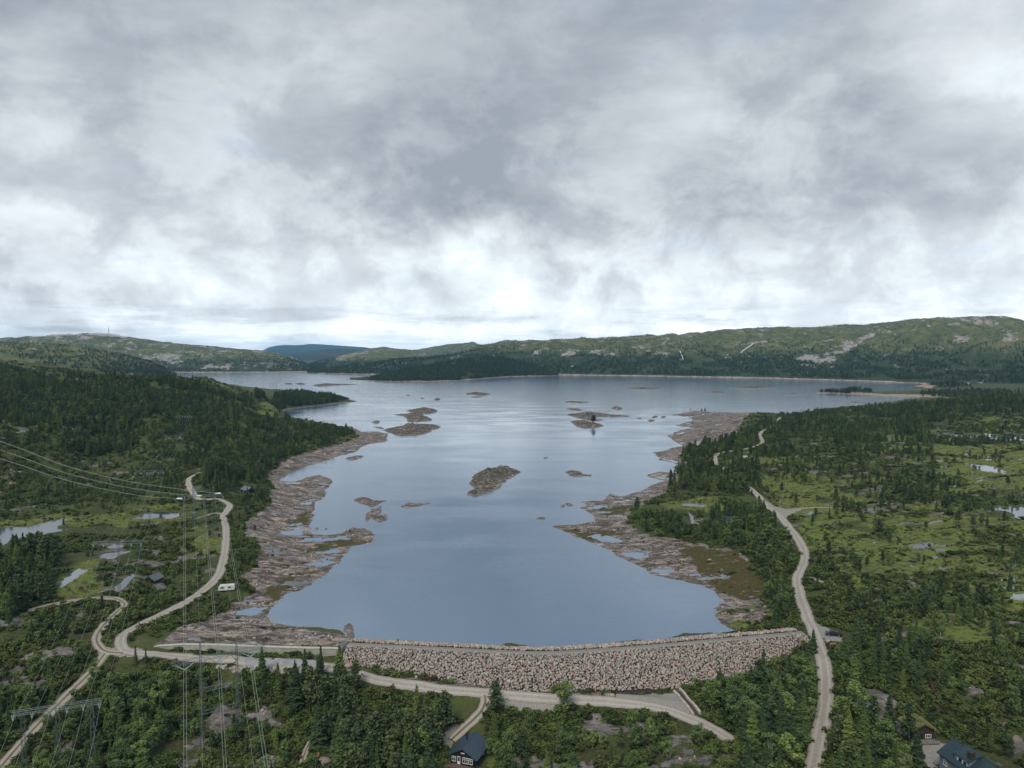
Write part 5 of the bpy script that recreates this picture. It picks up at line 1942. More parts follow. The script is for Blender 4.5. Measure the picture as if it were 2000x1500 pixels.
# in local axes +x runs along the ridge towards the viewer, -y is the side facing left
side = 'v-'
for q in (-Lh + 1.7, -Lh + 5.2):
    window(root, side, q, ev - 2.2, .8, 1.15, 4.0)
    window(root, side, q, ev - 4.9, .8, 1.15, 4.0)
window(root, 'u-', -1.6, 1.0, 1.0, 1.2, Lh)
window(root, 'u-', 1.2, 1.0, 1.0, 1.2, Lh)
window(root, 'u-', 0, ev - .4, 1.0, 1.2, Lh)
dm = MB()
d0, d1 = -Lh + 3.6, Lh - 3.6
zt0, ztr = ev + 1.75, 9.55 - gz
dm.add([(d0, -3.35, ev - .3), (d1, -3.35, ev - .3), (d1, -3.35, zt0), (d0, -3.35, zt0), (d0, -.3, ztr - .4), (d1, -.3, ztr - .4), (d0, -.3, ztr - .16), (d1, -.3, ztr - .16)],
       [[0, 1, 2, 3], [0, 3, 6, 4], [1, 5, 7, 2], [3, 2, 7, 6], [0, 4, 5, 1]])
dmo = dm.build('dormer', M_BLUEGREY, roof)
MB().add([(d0 - .3, -3.75, zt0 + .02), (d1 + .3, -3.75, zt0 + .02), (d1 + .3, .1, ztr + .27), (d0 - .3, .1, ztr + .27),
          (d0 - .3, -3.75, zt0 + .2), (d1 + .3, -3.75, zt0 + .2), (d1 + .3, .1, ztr + .45), (d0 - .3, .1, ztr + .45)],
         [[3, 2, 1, 0], [4, 5, 6, 7], [0, 1, 5, 4], [1, 2, 6, 5], [2, 3, 7, 6], [3, 0, 4, 7]]).build('dormer_roof', M_TEAL, roof)
for q, w_ in ((d0 + 1.5, 1.0), (d0 + 2.8, 1.0), (d1 - 2.4, 1.3)):
    window(root, side, q, ev + .35, w_, .95, 3.35, mull=0, cross=False)
# cross wing towards the viewer's left with its chimney
wv = MB()
x0_, x1_ = Lh - 3.6, Lh + 3.4
wz = 9.6 - 3.4 - gz
wv.add([(x0_, -8.6, .3), (x1_, -8.6, .3), (x1_, -8.6, wz), ((x0_ + x1_) / 2, -8.6, wz + 2.0), (x0_, -8.6, wz), (x0_, -3.98, .3), (x1_, -3.98, .3), (x1_, -3.98, wz), ((x0_ + x1_) / 2, -3.98, wz + 2.0), (x0_, -3.98, wz)],
       [[0, 1, 2, 3, 4], [0, 4, 9, 5], [1, 6, 7, 2], [4, 3, 8, 9], [3, 2, 7, 8], [9, 8, 7, 6, 5]])
wing = wv.build('wing', M_BLUEGREY, root)
mb = MB()
xm = (x0_ + x1_) / 2
for sg in (-1, 1):
    xe = xm + sg * ((x1_ - x0_) / 2 + .4)
    a = [(xm, -9.0, wz + 2.05), (xm, -1.2, wz + 2.05), (xe, -1.2, wz - .18), (xe, -9.0, wz - .18)]
    mb.add(a + [(x, y, z + .2) for x, y, z in a], [[0, 1, 2, 3], [4, 5, 6, 7], [0, 1, 5, 4], [1, 2, 6, 5], [2, 3, 7, 6], [3, 0, 4, 7]])
mb.build('wing_roof', M_TEAL, wing)
MB().box(Lh - 4.6, Lh - 3.7, -2.9, -1.6, ev + .6, ztr + 1.0).box(Lh - 4.7, Lh - 3.6, -3.0, -1.5, ztr + 1.0, ztr + 1.15).build('chimney', M_BRICKCH, roof)

# turf-roofed cabin behind the yard
rx, ry = at_z(1780, 1393, 6.7)
r2x, r2y = at_z(1805, 1414.5, 6.7)
az = math.atan2(float(ry - r2y), float(rx - r2x))
Lr = math.hypot(float(r2x - rx), float(r2y - ry))
cxm, cym = (float(rx) + float(r2x)) / 2, (float(ry) + float(r2y)) / 2
gz = tz(cxm, cym)
root, roof = gable_house('cabin', (cxm, cym, min(gz, 3.4)), az, Lr - .6, 5.8, 6.7 - 1.5 - min(gz, 3.4), 6.65 - min(gz, 3.4), M_BROWNWOOD, M_TURF,
                         'brown timber cabin with a grass-grown turf roof, behind the gravel yard at right', over=(.6, .7), roof_t=.35)
Lh = (Lr - .6) / 2
window(root, 'u-', -1.3, .8, 1.3, .75, Lh, mull=2, cross=False)
window(root, 'u-', 1.6, .8, .9, .75, Lh, mull=1, cross=False)
MB().box(-Lh - .07, -Lh - .003, .1, .95, .36, 1.75).build('door', M_BLACKWOOD, root)
MB().box(-Lh - 1.9, -Lh - .02, -3.2, 3.2, .2, .38).build('terrace', M_GREYWOOD, root)
for q in (-2.8, 2.8):
    MB().bar((-Lh - .6, q, .3), (-Lh - .6, q, 1.85), .09).build('porch_post', M_BROWNWOOD, root)

# lakeside cabin by the left shore
x, y = at_ground(484, 963)
root, roof = gable_house('cabin', (x, y, tz(x, y)), R(140) - math.pi, 8.0, 5.0, 2.4, 4.0, M_BLACKWOOD, M_LIGHTROOF,
                         'small dark cabin with a blue grey roof at the edge of the left shore rocks', over=(.5, .4))
window(root, 'u-', 0.4, 1.0, 1.1, .9, 4.0)
window(root, 'v-', -1.0, 1.0, .9, .9, 2.5)
MB().bar((-1, 0, 3.9), (-1, 0, 5.0), .25, .25, 8).build('chimney', M_PIPE, roof)
# cabin among the trees on the right shore
x, y = at_ground(1424, 1021)
root, roof = gable_house('cabin', (x, y, tz(x, y)), R(-18), 6.4, 4.4, 2.3, 3.5, M_GREYWOOD, M_TEAL,
                         'small grey cabin with a dark teal roof among the trees on the right shore', over=(.5, .4))
window(root, 'v-', -1.2, .9, 1.3, .9, 2.2)
window(root, 'v-', 1.5, .9, .9, .9, 2.2)
MB().box(3.2, 3.27, -.5, .45, .35, 2.2).build('door', M_WHITE, root)
MB().box(-3.2, 3.2, -3.7, -2.22, .1, .3).build('terrace', M_DECKWOOD, root)
# black hut left of the road
x, y = at_ground(301, 1137)
root, roof = gable_house('hut', (x, y, tz(x, y)), R(78), 5.2, 4.4, 1.7, 3.1, M_BLACKWOOD, M_GREYROOF,
                         'little black hut with a grey roof, left of the gravel road', 'hut', over=(.5, .4))
MB().box(-2.67, -2.603, -.5, .5, .36, 2.0).build('door', M_BROWNWOOD, root)
MB().bar((-2.9, .1, 3.42), (2.9, .1, 3.42), .14).build('ridge_board', M_GREYWOOD, roof)
# far house on the sandy flat
x, y = at_z(1888, 751, 3.0)
root, roof = gable_house('cabin', (float(x), float(y), 2.5), R(8), 16, 9, 4.2, 7.5, M_WHITE, M_LIGHTROOF,
                         'far pale cabin with a blue grey roof on the sandy flat', over=(.6, .6))
window(root, 'v-', -3, 1.2, 2, 1.4, 4.5)
window(root, 'v-', 3, 1.2, 2, 1.4, 4.5)

# caravan beside the left road
x, y = at_ground(443, 1154)
cv = empty('caravan', (x, y, tz(x, y)), R(14))
tag(cv, 'white caravan parked in the scrub beside the left gravel road', 'caravan')
M_CARA = simple('caravan_shell', (.55, .57, .54), .45, var=.05, scale=2)
mb = MB()
prof = [(-3.0, .55), (3.0, .55), (3.25, 1.3), (3.0, 2.6), (-2.6, 2.65), (-3.2, 1.9), (-3.25, 1.0)]
mb.prism(prof, -1.1, 1.1).build('body', M_CARA, cv, bevel=.08)
for q in (-1.14, 1.14):
    w_ = MB().cyl((.2, q * .98, .36), (0, 1, 0), .36, .2, 16).build('wheel', simple('tyre_rubber', (.02, .02, .02), .8), cv)
    MB().cyl((.2, q * 1.05, .36), (0, 1, 0), .2, .1, 12).build('rim', M_STEEL, w_)
for q in (-1.6, 1.2):
    MB().box(q - .55, q + .55, -1.13, -1.102, 1.45, 2.05).build('window', M_GLASS, cv)
MB().box(-.45, .25, -1.125, -1.102, .7, 2.2).build('door', M_WHITE, cv)
MB().box(-3.29, -3.14, -.8, .8, 1.25, 1.8).build('front_window', M_GLASS, cv)
MB().bar((-3.1, 0, .6), (-4.4, 0, .5), .07).bar((-4.3, 0, .5), (-4.3, 0, .02), .05).build('drawbar', M_STEEL, cv)

# dark pickup on the parking place
x, y = at_ground(1628, 1240)
pu = empty('pickup_truck', (x, y, tz(x, y)), R(-14))
tag(pu, 'dark blue pickup truck parked on the gravel lay-by right of the dam', 'truck')
M_CARP = simple('dark_car_paint', (.012, .018, .03), .22, .2, .7)
mb = MB()
prof = [(-2.62, .42), (2.6, .42), (2.66, .75), (2.62, 1.06), (-1.5, 1.10), (-2.45, 1.0), (-2.66, .75)]
mb.prism(prof, -.92, .92).build('body', M_CARP, pu, bevel=.05)
mb = MB()
prof = [(-1.55, 1.08), (.9, 1.08), (.62, 1.76), (-.65, 1.78), (-.9, 1.7)]
mb.prism(prof, -.80, .80)
cab = mb.build('cabin', M_CARP, pu, bevel=.04)
MB().add([(-1.53, -.7, 1.15), (-1.53, .7, 1.15), (-.93, .66, 1.68), (-.93, -.66, 1.68)], [[0, 1, 2, 3]]).build('windscreen', M_GLASS, cab)
for sg in (-1, 1):
    MB().box(-1.05, -.1, sg * .815 - .008, sg * .815 + .008, 1.18, 1.62).box(0, .6, sg * .815 - .008, sg * .815 + .008, 1.18, 1.62).build('side_window', M_GLASS, cab)
MB().box(1.0, 2.5, -.72, .72, 1.068, 1.078).build('cargo_bed', M_PIPE, pu)
for xx in (-1.65, 1.6):
    for sg in (-1, 1):
        w_ = MB().cyl((xx, sg * .86, .39), (0, 1, 0), .39, .26, 18).build('wheel', simple('tyre_rubber', (.018, .018, .018), .85), pu)
        MB().cyl((xx, sg * .95, .39), (0, 1, 0), .24, .10, 12).build('rim', simple('alloy_rim', (.45, .46, .47), .3, .8), w_)
for sg in (-1, 1):
    MB().box(-2.69, -2.62, sg * .68 - .17, sg * .68 + .17, .72, .9).build('headlight', M_WHITE, pu)
    MB().box(2.62, 2.68, sg * .78 - .1, sg * .78 + .1, .7, .98).build('tail_light', simple('tail_red', (.3, .02, .02), .4), pu)
    MB().box(-1.2, -1.0, sg * 1.02 - .1, sg * 1.02 + .1, 1.1, 1.25).build('side_mirror', M_CARP, pu)

# boulders and a pile of timber beside the lay-by
def boulder(px, py, r, label, tint, seed, squash=(1, 1, .75)):
    x, y = at_ground(px, py)
    z = tz(x, y)
    v = STONES[seed % len(STONES)] * np.array(squash) * r
    v = v + np.array([x, y, z + r * squash[2] * .45])
    me = mesh_np('boulder', v, ICO_F, M_STONE)
    at = me.attributes.new('tint', 'FLOAT_COLOR', 'POINT')
    c = np.ones((len(v), 4), np.float32)
    c[:, :3] = tint
    at.data.foreach_set('color', c.ravel())
    return tag(obj('boulder', me), label, 'boulder')


boulder(1628, 1261, 1.7, 'rounded reddish boulder at the near corner of the lay-by', (.30, .17, .13), 1)
boulder(1619, 1256, 1.1, 'smaller pale boulder beside the reddish one at the lay-by', (.42, .36, .31), 2)
boulder(633, 1492, 1.9, 'grey pink boulder on the slope at the bottom edge, left of the cabin', (.24, .19, .17), 4, (1.3, 1, .8))
boulder(622, 1484, 1.0, 'small upright orange slab of rock leaning by the grey pink boulder', (.42, .14, .07), 5, (.6, .45, 1.7))
boulder(596, 1286, 1.1, 'reddish broken boulder below the weir wall', (.30, .20, .16), 6)
boulder(683, 1303, 1.6, 'pink boulder at the left foot of the stone dam', (.38, .28, .25), 7, (1.3, 1, .6))
x, y = at_ground(1641, 1253)
tp_ = empty('plank_pile', (x, y, tz(x, y)), R(-12))
tag(tp_, 'reddish pile of planks at the edge of the lay-by', 'pile')
mb = MB()
for r_ in range(3):
    for k in range(5):
        mb.box(-1.9 + .1 * ((k + r_) % 3), 1.8, -.6 + k * .25, -.4 + k * .25, .1 + r_ * .16, .23 + r_ * .16)
mb.build('planks', simple('red_planks', (.13, .075, .058), .8, var=.3, scale=3), tp_)
mb = MB().box(-1.2, -1.05, -.65, .65, 0, .098).box(1.0, 1.15, -.65, .65, 0, .098)
mb.build('bearers', M_GREYWOOD, tp_)

# fisher's pale patch of shallows is part of the skerries; thin mist on the left hill top
M_FOG = bpy.data.materials.new('mist')
M_FOG.use_nodes = True
M_FOG.node_tree.nodes.clear()
fz = NT(M_FOG.node_tree)
fo = fz.n('ShaderNodeOutputMaterial')
fv = fz.n('ShaderNodeVolumePrincipled')
fv.inputs['Color'].default_value = (.96, .97, .98, 1)
fv.inputs['Density'].default_value = .016
fz.link(fv.outputs[0], fo.inputs['Volume'])
vs_, fs_ = [], []
for k, (px_, py_, D_, rx_, rz_) in enumerate(((95, 662, 5000, 150, 16), (118, 659, 4930, 130, 15), (145, 660, 4880, 120, 15), (205, 656, 5060, 110, 14), (226, 660, 4990, 80, 11), (75, 665, 4900, 90, 10))):
    x, y, z = [float(q) for q in at_d(px_, py_, D_)]
    n_ = vnoise(ICO_V[:, 0] * 2.1 + k, ICO_V[:, 1] * 2.1 + ICO_V[:, 2] * 1.7, k) * .6
    v = ICO_V * (1 + n_[:, None]) * np.array([rx_, 130, rz_ * 1.5]) + np.array([x, y, z])
    fs_ += (ICO_F + len(vs_) * len(ICO_V)).tolist()
    vs_.append(v)
me = mesh_np('mist', np.vstack(vs_), np.array(fs_), M_FOG, True)
tag(obj('mist', me), kind='stuff')

# a thin fall and a pale rock streak on the far hillside
M_FALL_STREAK = simple('fall_and_rock_streak', (.62, .64, .66), .5)
(Xh, Yh, Zh, _u, _r, _t) = HILLS[('hill', 1)]
hx_, hy_ = to_px(Xh, Yh, Zh)
okk = np.broadcast_to((_t > .02) & (_t < .97), hx_.shape)
for lab, w_, line in (('thin white waterfall dropping down the dark slope above the far shore', 5, [(1329, 688), (1331, 693), (1333, 698), (1334, 704)]),
                      ('slanting pale rock streak on the far hillside, right of the waterfall', 5, [(1471, 672), (1463, 678), (1455, 684), (1446, 690)])):
    pts = []
    for (a_, b_) in line:
        dd_ = np.where(okk, (hx_ - a_) ** 2 + (hy_ - b_) ** 2, 1e9)
        i_ = np.unravel_index(int(dd_.argmin()), dd_.shape)
        pts.append(Vector((Xh[i_], Yh[i_], Zh[i_] + 2.5)))
    mb = MB()
    mb.tube(pts, w_ * .5, 6)
    tag(mb.build('waterfall', M_FALL_STREAK), lab, 'waterfall')  # the second ribbon is the rock streak, built like the fall
# ------------------------------------------------------------------ trees
def leaf_mat(name, stops, var=.26, scale=1.3):
    m, nt, bs = mat(name)
    oi = nt.n('ShaderNodeObjectInfo')
    tco = nt.n('ShaderNodeTexCoord')
    c = nt.ramp(oi.outputs['Random'], stops)
    nz_ = nt.noise(tco.outputs['Object'], scale, 4, .65)
    c = nt.mix(1.0, c, nt.ramp(nz_, [(.3, (1 - var,) * 3), (.7, (1 + var,) * 3)]), 'MULTIPLY')
    nt.link(c, bs.inputs['Base Color'])
    bs.inputs['Roughness'].default_value = .8
    bs.inputs['Specular IOR Level'].default_value = .2
    return m


M_SPRUCE = leaf_mat('spruce_needles', [(0, (.034, .058, .027)), (.5, (.054, .088, .031)), (.85, (.084, .126, .034)), (1, (.130, .168, .040))])
M_PINE = leaf_mat('pine_needles', [(0, (.046, .072, .034)), (.5, (.064, .096, .040)), (1, (.094, .122, .046))])
M_BIRCH = leaf_mat('birch_leaves', [(0, (.070, .112, .044)), (.4, (.102, .156, .050)), (.8, (.135, .195, .056)), (1, (.170, .230, .066))])
M_BARK = simple('brown_bark', (.075, .055, .042), .9, var=.3, scale=4)
M_BIRCHBARK = simple('pale_birch_bark', (.36, .34, .31), .8, var=.4, scale=6)


def cards(C, U, Vv):
    """quads from centres and two half-axes"""
    n = len(C)
    v = np.stack([C - U - Vv, C + U - Vv, C + U + Vv, C - U + Vv], 1).reshape(-1, 3)
    f = np.arange(n * 4).reshape(n, 4)
    return v, f


def rand_cards(rg, C, size, flat=.5):
    n = len(C)
    nn = rg.normal(size=(n, 3))
    nn[:, 2] = np.abs(nn[:, 2]) + flat
    nn /= np.linalg.norm(nn, axis=1)[:, None]
    t = rg.normal(size=(n, 3))
    u = np.cross(nn, t)
    u /= np.linalg.norm(u, axis=1)[:, None] + 1e-9
    w = np.cross(nn, u)
    s = size * rg.uniform(.6, 1.35, (n, 1))
    return cards(C, u * s, w * s * rg.uniform(.5, .9, (n, 1)))


def join_vf(parts):
    vs, fs, k = [], [], 0
    for v, f in parts:
        vs.append(v)
        fs.append(f + k)
        k += len(v)
    return np.vstack(vs), np.vstack(fs)


def trunk_mesh(name, rg, H, r0, m, lean=.03, limbs=0, limb_z=(.35, .8), limb_l=.2, multi=1):
    mb = MB()
    for q in range(multi):
        bx, by = (0, 0) if multi == 1 else (rg.normal() * .3, rg.normal() * .3)
        pts = [(bx + rg.normal() * lean * H * (k / 5) + (bx * 2.4 * k / 5), by + rg.normal() * lean * H * (k / 5) + (by * 2.4 * k / 5), H * k / 5 - (.4 if k == 0 else 0)) for k in range(6)]
        for k in range(5):
            mb.bar(pts[k], pts[k + 1], r0 * (1 - k / 5.6), r0 * (1 - (k + 1) / 5.6), 6)
        for k in range(limbs):
            t = rg.uniform(*limb_z)
            i = int(t * 5)
            p = Vector(pts[i]).lerp(Vector(pts[min(5, i + 1)]), t * 5 - i)
            a = rg.uniform(0, 6.28)
            l = limb_l * H * rg.uniform(.6, 1.2) * (1.15 - t)
            mb.bar(p, p + Vector((math.cos(a) * l, math.sin(a) * l, l * rg.uniform(.3, .9))), r0 * .38, r0 * .1, 4)
    me = bpy.data.meshes.new(name)
    me.from_pydata(mb.v, [], mb.f)
    me.update()
    me.materials.append(m)
    return me


def spruce(seed, slim):
    rg = np.random.default_rng(seed)
    H = 10.0
    parts = []
    z = .7
    while z < H * .985:
        t = z / H
        Rr = slim * (1 - t) ** .82 * (.75 + .5 * rg.random()) + .12
        k = max(5, int(10 * (1 - t) + 4))
        a = rg.uniform(0, 6.28) + np.arange(k) * 6.283 / k + rg.normal(size=k) * .25
        r = Rr * rg.uniform(.72, 1.15, k)
        ca, sa = np.cos(a), np.sin(a)
        droop = .30 + .25 * (1 - t)
        base_ = np.stack([ca * .04, sa * .04, np.full(k, z)], 1)
        mid = np.stack([ca * r * .55, sa * r * .55, z - r * droop * .45 + .05], 1)
        tip = np.stack([ca * r, sa * r, z - r * droop * .8 + rg.normal(size=k) * .08], 1)
        wv_ = np.stack([-sa, ca, np.zeros(k)], 1)
        w = (.30 * r + .10)[:, None] * rg.uniform(.8, 1.25, (k, 1))
        ml = mid + wv_ * w - np.array([0, 0, .12])
        mr = mid - wv_ * w - np.array([0, 0, .12])
        # two wings that droop from the branch's spine
        v = np.stack([base_, ml, tip, mid, base_, mid, tip, mr], 1).reshape(-1, 3)
        f = np.arange(k * 8).reshape(k * 2, 4)
        parts.append((v, f))
        # hanging twigs
        m_ = k * 2
        rr = np.repeat(r, 2) * rg.uniform(.35, .98, m_)
        aa = np.repeat(a, 2) + rg.normal(size=m_) * .22
        C = np.stack([np.cos(aa) * rr, np.sin(aa) * rr, z - rr * droop * .75 - .12], 1)
        parts.append(rand_cards(rg, C, .17, .2))
        z += .42 + .12 * rg.random() - .16 * t
    C = np.stack([rg.normal(size=14) * .06, rg.normal(size=14) * .06, H - rg.random(14) * .8], 1)
    parts.append(rand_cards(rg, C, .12, -.2))
    v, f = join_vf(parts)
    return mesh_np('crown', v, f, M_SPRUCE), trunk_mesh('trunk', rg, H * .95, .15, M_BARK, .004)


def pine(seed, wide):
    rg = np.random.default_rng(seed)
    H = 9.0
    C = []
    nb = 30
    for i in range(nb):
        t = .30 + .70 * (i + .5) / nb
        Rr = wide * min(1.0, (1.03 - t) / .55) ** .75 * rg.uniform(.5, 1.15)
        a = rg.uniform(0, 6.28)
        c = np.array([math.cos(a) * Rr * .62, math.sin(a) * Rr * .62, t * H + rg.normal() * .15])
        m_ = int(rg.integers(20, 34))
        q = rg.normal(size=(m_, 3)) * np.array([.42, .42, .22]) * (.7 + Rr * .42)
        C.append(c + q)
        # needles along the branch
        s = rg.random((10, 1))
        C.append(np.array([0, 0, t * H - .25]) * (1 - s) + c * s + rg.normal(size=(10, 3)) * .14)
    C = np.vstack(C)
    v, f = rand_cards(rg, C, .21, .35)
    return mesh_np('crown', v, f, M_PINE), trunk_mesh('trunk', rg, H * .96, .15, M_BARK, .012, 9, (.3, .85), .2)


def birch(seed, wide, H=7.0, multi=1):
    rg = np.random.default_rng(seed)
    C = []
    nb = 24
    for i in range(nb):
        t = rg.uniform(.22, .95)
        Rr = wide * (math.sin((t - .1) / .95 * 3.0) ** .7 if t > .12 else .2) * rg.uniform(.35, 1.1)
        a = rg.uniform(0, 6.28)
        c = np.array([math.cos(a) * Rr, math.sin(a) * Rr, t * H])
        m_ = int(rg.integers(55, 90))
        d = rg.normal(size=(m_, 3))
        d /= np.linalg.norm(d, axis=1)[:, None]
        q = d * rg.random((m_, 1)) ** .45 * np.array([.78, .78, .62]) * rg.uniform(.65, 1.15)
        C.append(c + q)
    C = np.vstack(C)
    v, f = rand_cards(rg, C, .135, .5)
    return mesh_np('crown', v, f, M_BIRCH), trunk_mesh('trunk', rg, H * .86, .10, M_BIRCHBARK, .02, 8, (.25, .8), .25, multi)


PROTO = {
    'spruce_tree': [spruce(1, 1.75), spruce(2, 1.35), spruce(3, 2.1), spruce(4, 1.6)],
    'pine_tree': [pine(11, 1.7), pine(12, 2.1), pine(13, 1.45), pine(14, 1.9)],
    'birch_tree': [birch(21, 1.6), birch(22, 1.25), birch(23, 2.0, 6.4, 3), birch(24, 1.4, 7.4)],
}
PROTO_H = {'spruce_tree': 10.0, 'pine_tree': 9.0, 'birch_tree': 7.0}

# where the woods stand: outline in the photograph, spacing, mix (spruce, pine, birch), heights, gaps
ZONES = [
    ('on the dark left hillside', [(-300, 715), (0, 716), (60, 732), (110, 736), (330, 746), (480, 776), (540, 800), (600, 832), (690, 846), (650, 868), (560, 893), (520, 922), (470, 935), (395, 924), (350, 905), (300, 880), (150, 885), (0, 868), (-300, 868)], 5.0, (.44, .34, .22), (4.5, 11.5), .42),
    ('on the left scrub slope', [(-300, 868), (0, 868), (150, 885), (300, 880), (350, 905), (365, 935), (350, 985), (270, 988), (180, 1002), (0, 1008), (-300, 1012)], 5.6, (.08, .27, .65), (2.5, 6), .42),
    ('on the wooded spit', [(495, 772), (560, 768), (650, 776), (692, 781), (640, 788), (560, 793), (515, 793)], 5.0, (.55, .42, .03), (8, 13.5), .1),
    ('by the left road bend', [(395, 925), (470, 935), (520, 928), (508, 945), (470, 948), (440, 968), (398, 966)], 4.6, (.45, .5, .05), (6.5, 11), .12),
    ('near the left shore rocks', [(455, 985), (480, 965), (520, 948), (516, 985), (482, 1005), (502, 1040), (470, 1055), (497, 1092), (470, 1112), (450, 1130), (446, 1060)], 6.2, (.3, .3, .4), (3, 8), .45),
    ('in the left bog', [(100, 1010), (340, 1020), (430, 1045), (430, 1112), (350, 1162), (250, 1160), (100, 1150), (60, 1090)], 8.5, (.08, .32, .6), (1.8, 5), .62),
    ('in the left edge wood', [(-300, 1055), (20, 1062), (70, 1068), (110, 1090), (115, 1175), (60, 1200), (0, 1215), (-300, 1240)], 4.9, (.5, .3, .2), (7, 11.5), .15),
    ('inside the track loop', [(100, 1196), (200, 1186), (232, 1182), (186, 1242), (100, 1254), (0, 1254), (-40, 1205)], 5.0, (.08, .17, .75), (2.5, 6), .35),
    ('between two tracks', [(252, 1190), (350, 1142), (410, 1138), (300, 1196), (246, 1228), (212, 1258), (212, 1232)], 3.7, (.04, .12, .84), (2.6, 5.2), .12),
    ('on the roadside bank', [(262, 1236), (330, 1205), (322, 1238), (282, 1263), (257, 1258)], 4.6, (.05, .1, .85), (2, 3.6), .5),
    ('in the leafy corner wood', [(-300, 1295), (170, 1292), (240, 1292), (295, 1303), (335, 1380), (325, 1440), (285, 1500), (300, 1720), (-1000, 1720), (-700, 1400)], 3.7, (.16, .08, .76), (4.5, 9.5), .06),
    ('in the cable clearing', [(290, 1303), (400, 1315), (560, 1325), (575, 1400), (610, 1500), (610, 1640), (300, 1640), (335, 1390)], 5.0, (.06, .1, .84), (2.5, 6.5), .26),
    ('in the conifer wood', [(490, 1318), (560, 1308), (640, 1315), (720, 1338), (820, 1354), (935, 1362), (938, 1386), (880, 1420), (850, 1450), (858, 1500), (850, 1640), (605, 1640), (615, 1480), (590, 1400)], 4.0, (.56, .36, .08), (7.5, 13.5), .10),
    ('below the service road', [(952, 1382), (1000, 1387), (1090, 1394), (1090, 1640), (960, 1640), (960, 1440)], 5.0, (.3, .45, .25), (5.5, 11), .22),
    ('on the rocky slope', [(1090, 1396), (1250, 1388), (1390, 1428), (1440, 1465), (1400, 1640), (1090, 1640)], 5.4, (.10, .12, .78), (3.5, 8), .42),
    ('in the thick roadside wood', [(1352, 1352), (1420, 1336), (1480, 1330), (1555, 1282), (1590, 1262), (1601, 1330), (1603, 1400), (1566, 1640), (1430, 1640), (1444, 1455), (1405, 1422), (1366, 1404)], 4.1, (.42, .05, .53), (7.5, 13), .06),
    ('behind the mossy shore', [(1462, 1085), (1500, 1035), (1535, 1055), (1553, 1082), (1544, 1150), (1552, 1215), (1512, 1222), (1497, 1160), (1490, 1112)], 4.3, (.40, .14, .46), (6, 10), .10),
    ('on the right shore knoll', [(1215, 1025), (1240, 998), (1290, 1020), (1400, 1040), (1480, 1068), (1500, 1035), (1500, 1095), (1440, 1086), (1350, 1062), (1260, 1047)], 4.9, (.30, .30, .40), (4.5, 9), .30),
    ('by the grey shore cabin', [(1395, 1005), (1490, 988), (1535, 1035), (1500, 1060), (1430, 1040), (1380, 1020)], 4.4, (.42, .22, .36), (6, 9.5), .12),
    ('in the shore belt', [(1306, 945), (1324, 905), (1335, 882), (1380, 868), (1440, 870), (1480, 895), (1488, 972), (1400, 966), (1310, 966)], 5.4, (.40, .38, .22), (5, 12), .44),
    ('along the far shore', [(1420, 868), (1450, 845), (1484, 826), (1530, 815), (1600, 811), (1700, 800), (1850, 788), (2000, 774), (2300, 768), (2300, 812), (1900, 815), (1750, 860), (1650, 895), (1490, 897)], 6.3, (.36, .40, .24), (4, 11), .60),
    ('out on the right bog', [(1495, 900), (1650, 893), (1750, 858), (1900, 830), (2300, 812), (2300, 1150), (2000, 1190), (1640, 1190), (1585, 1085), (1545, 1000), (1490, 970)], 6.6, (.10, .46, .44), (2.5, 8.5), .62),
    ('in the mixed wood', [(1585, 1090), (1640, 1172), (2000, 1182), (2300, 1182), (2300, 1335), (1640, 1232), (1598, 1200)], 6.0, (.14, .30, .56), (3.5, 7.5), .40),
    ('between road and turf cabin', [(1640, 1262), (1700, 1238), (1850, 1262), (1790, 1380), (1770, 1440), (1800, 1500), (1850, 1720), (1640, 1720), (1622, 1500), (1636, 1400), (1630, 1300)], 4.8, (.46, .16, .38), (5, 11.5), .16),
    ('at the right edge', [(1850, 1262), (2700, 1335), (3000, 1720), (1990, 1720), (1950, 1480), (1860, 1440), (1800, 1390)], 6.2, (.22, .22, .56), (3.5, 8), .45),
    ('on the wooded sand islet', [(1598, 767.5), (1660, 766.2), (1702, 766.5), (1702, 768.6), (1660, 769), (1612, 768.8)], 9.0, (.05, .9, .05), (8, 15), .2),
    ('on the sandy flat', [(1790, 768), (1850, 765), (1930, 764), (2000, 770), (1860, 778), (1800, 772)], 12.0, (.2, .6, .2), (7, 12), .35),
    ('by the far sandy shore', [(1810, 752), (1860, 750), (1900, 756), (1840, 758)], 12.0, (.2, .6, .2), (7, 12), .35),
]
TREES = {k: [] for k in PROTO}
yard_xy = [gpoly(p) for p in GRAVEL_PX]
bog_xy = [gpoly(p) for p in BOG_PX[:13]]
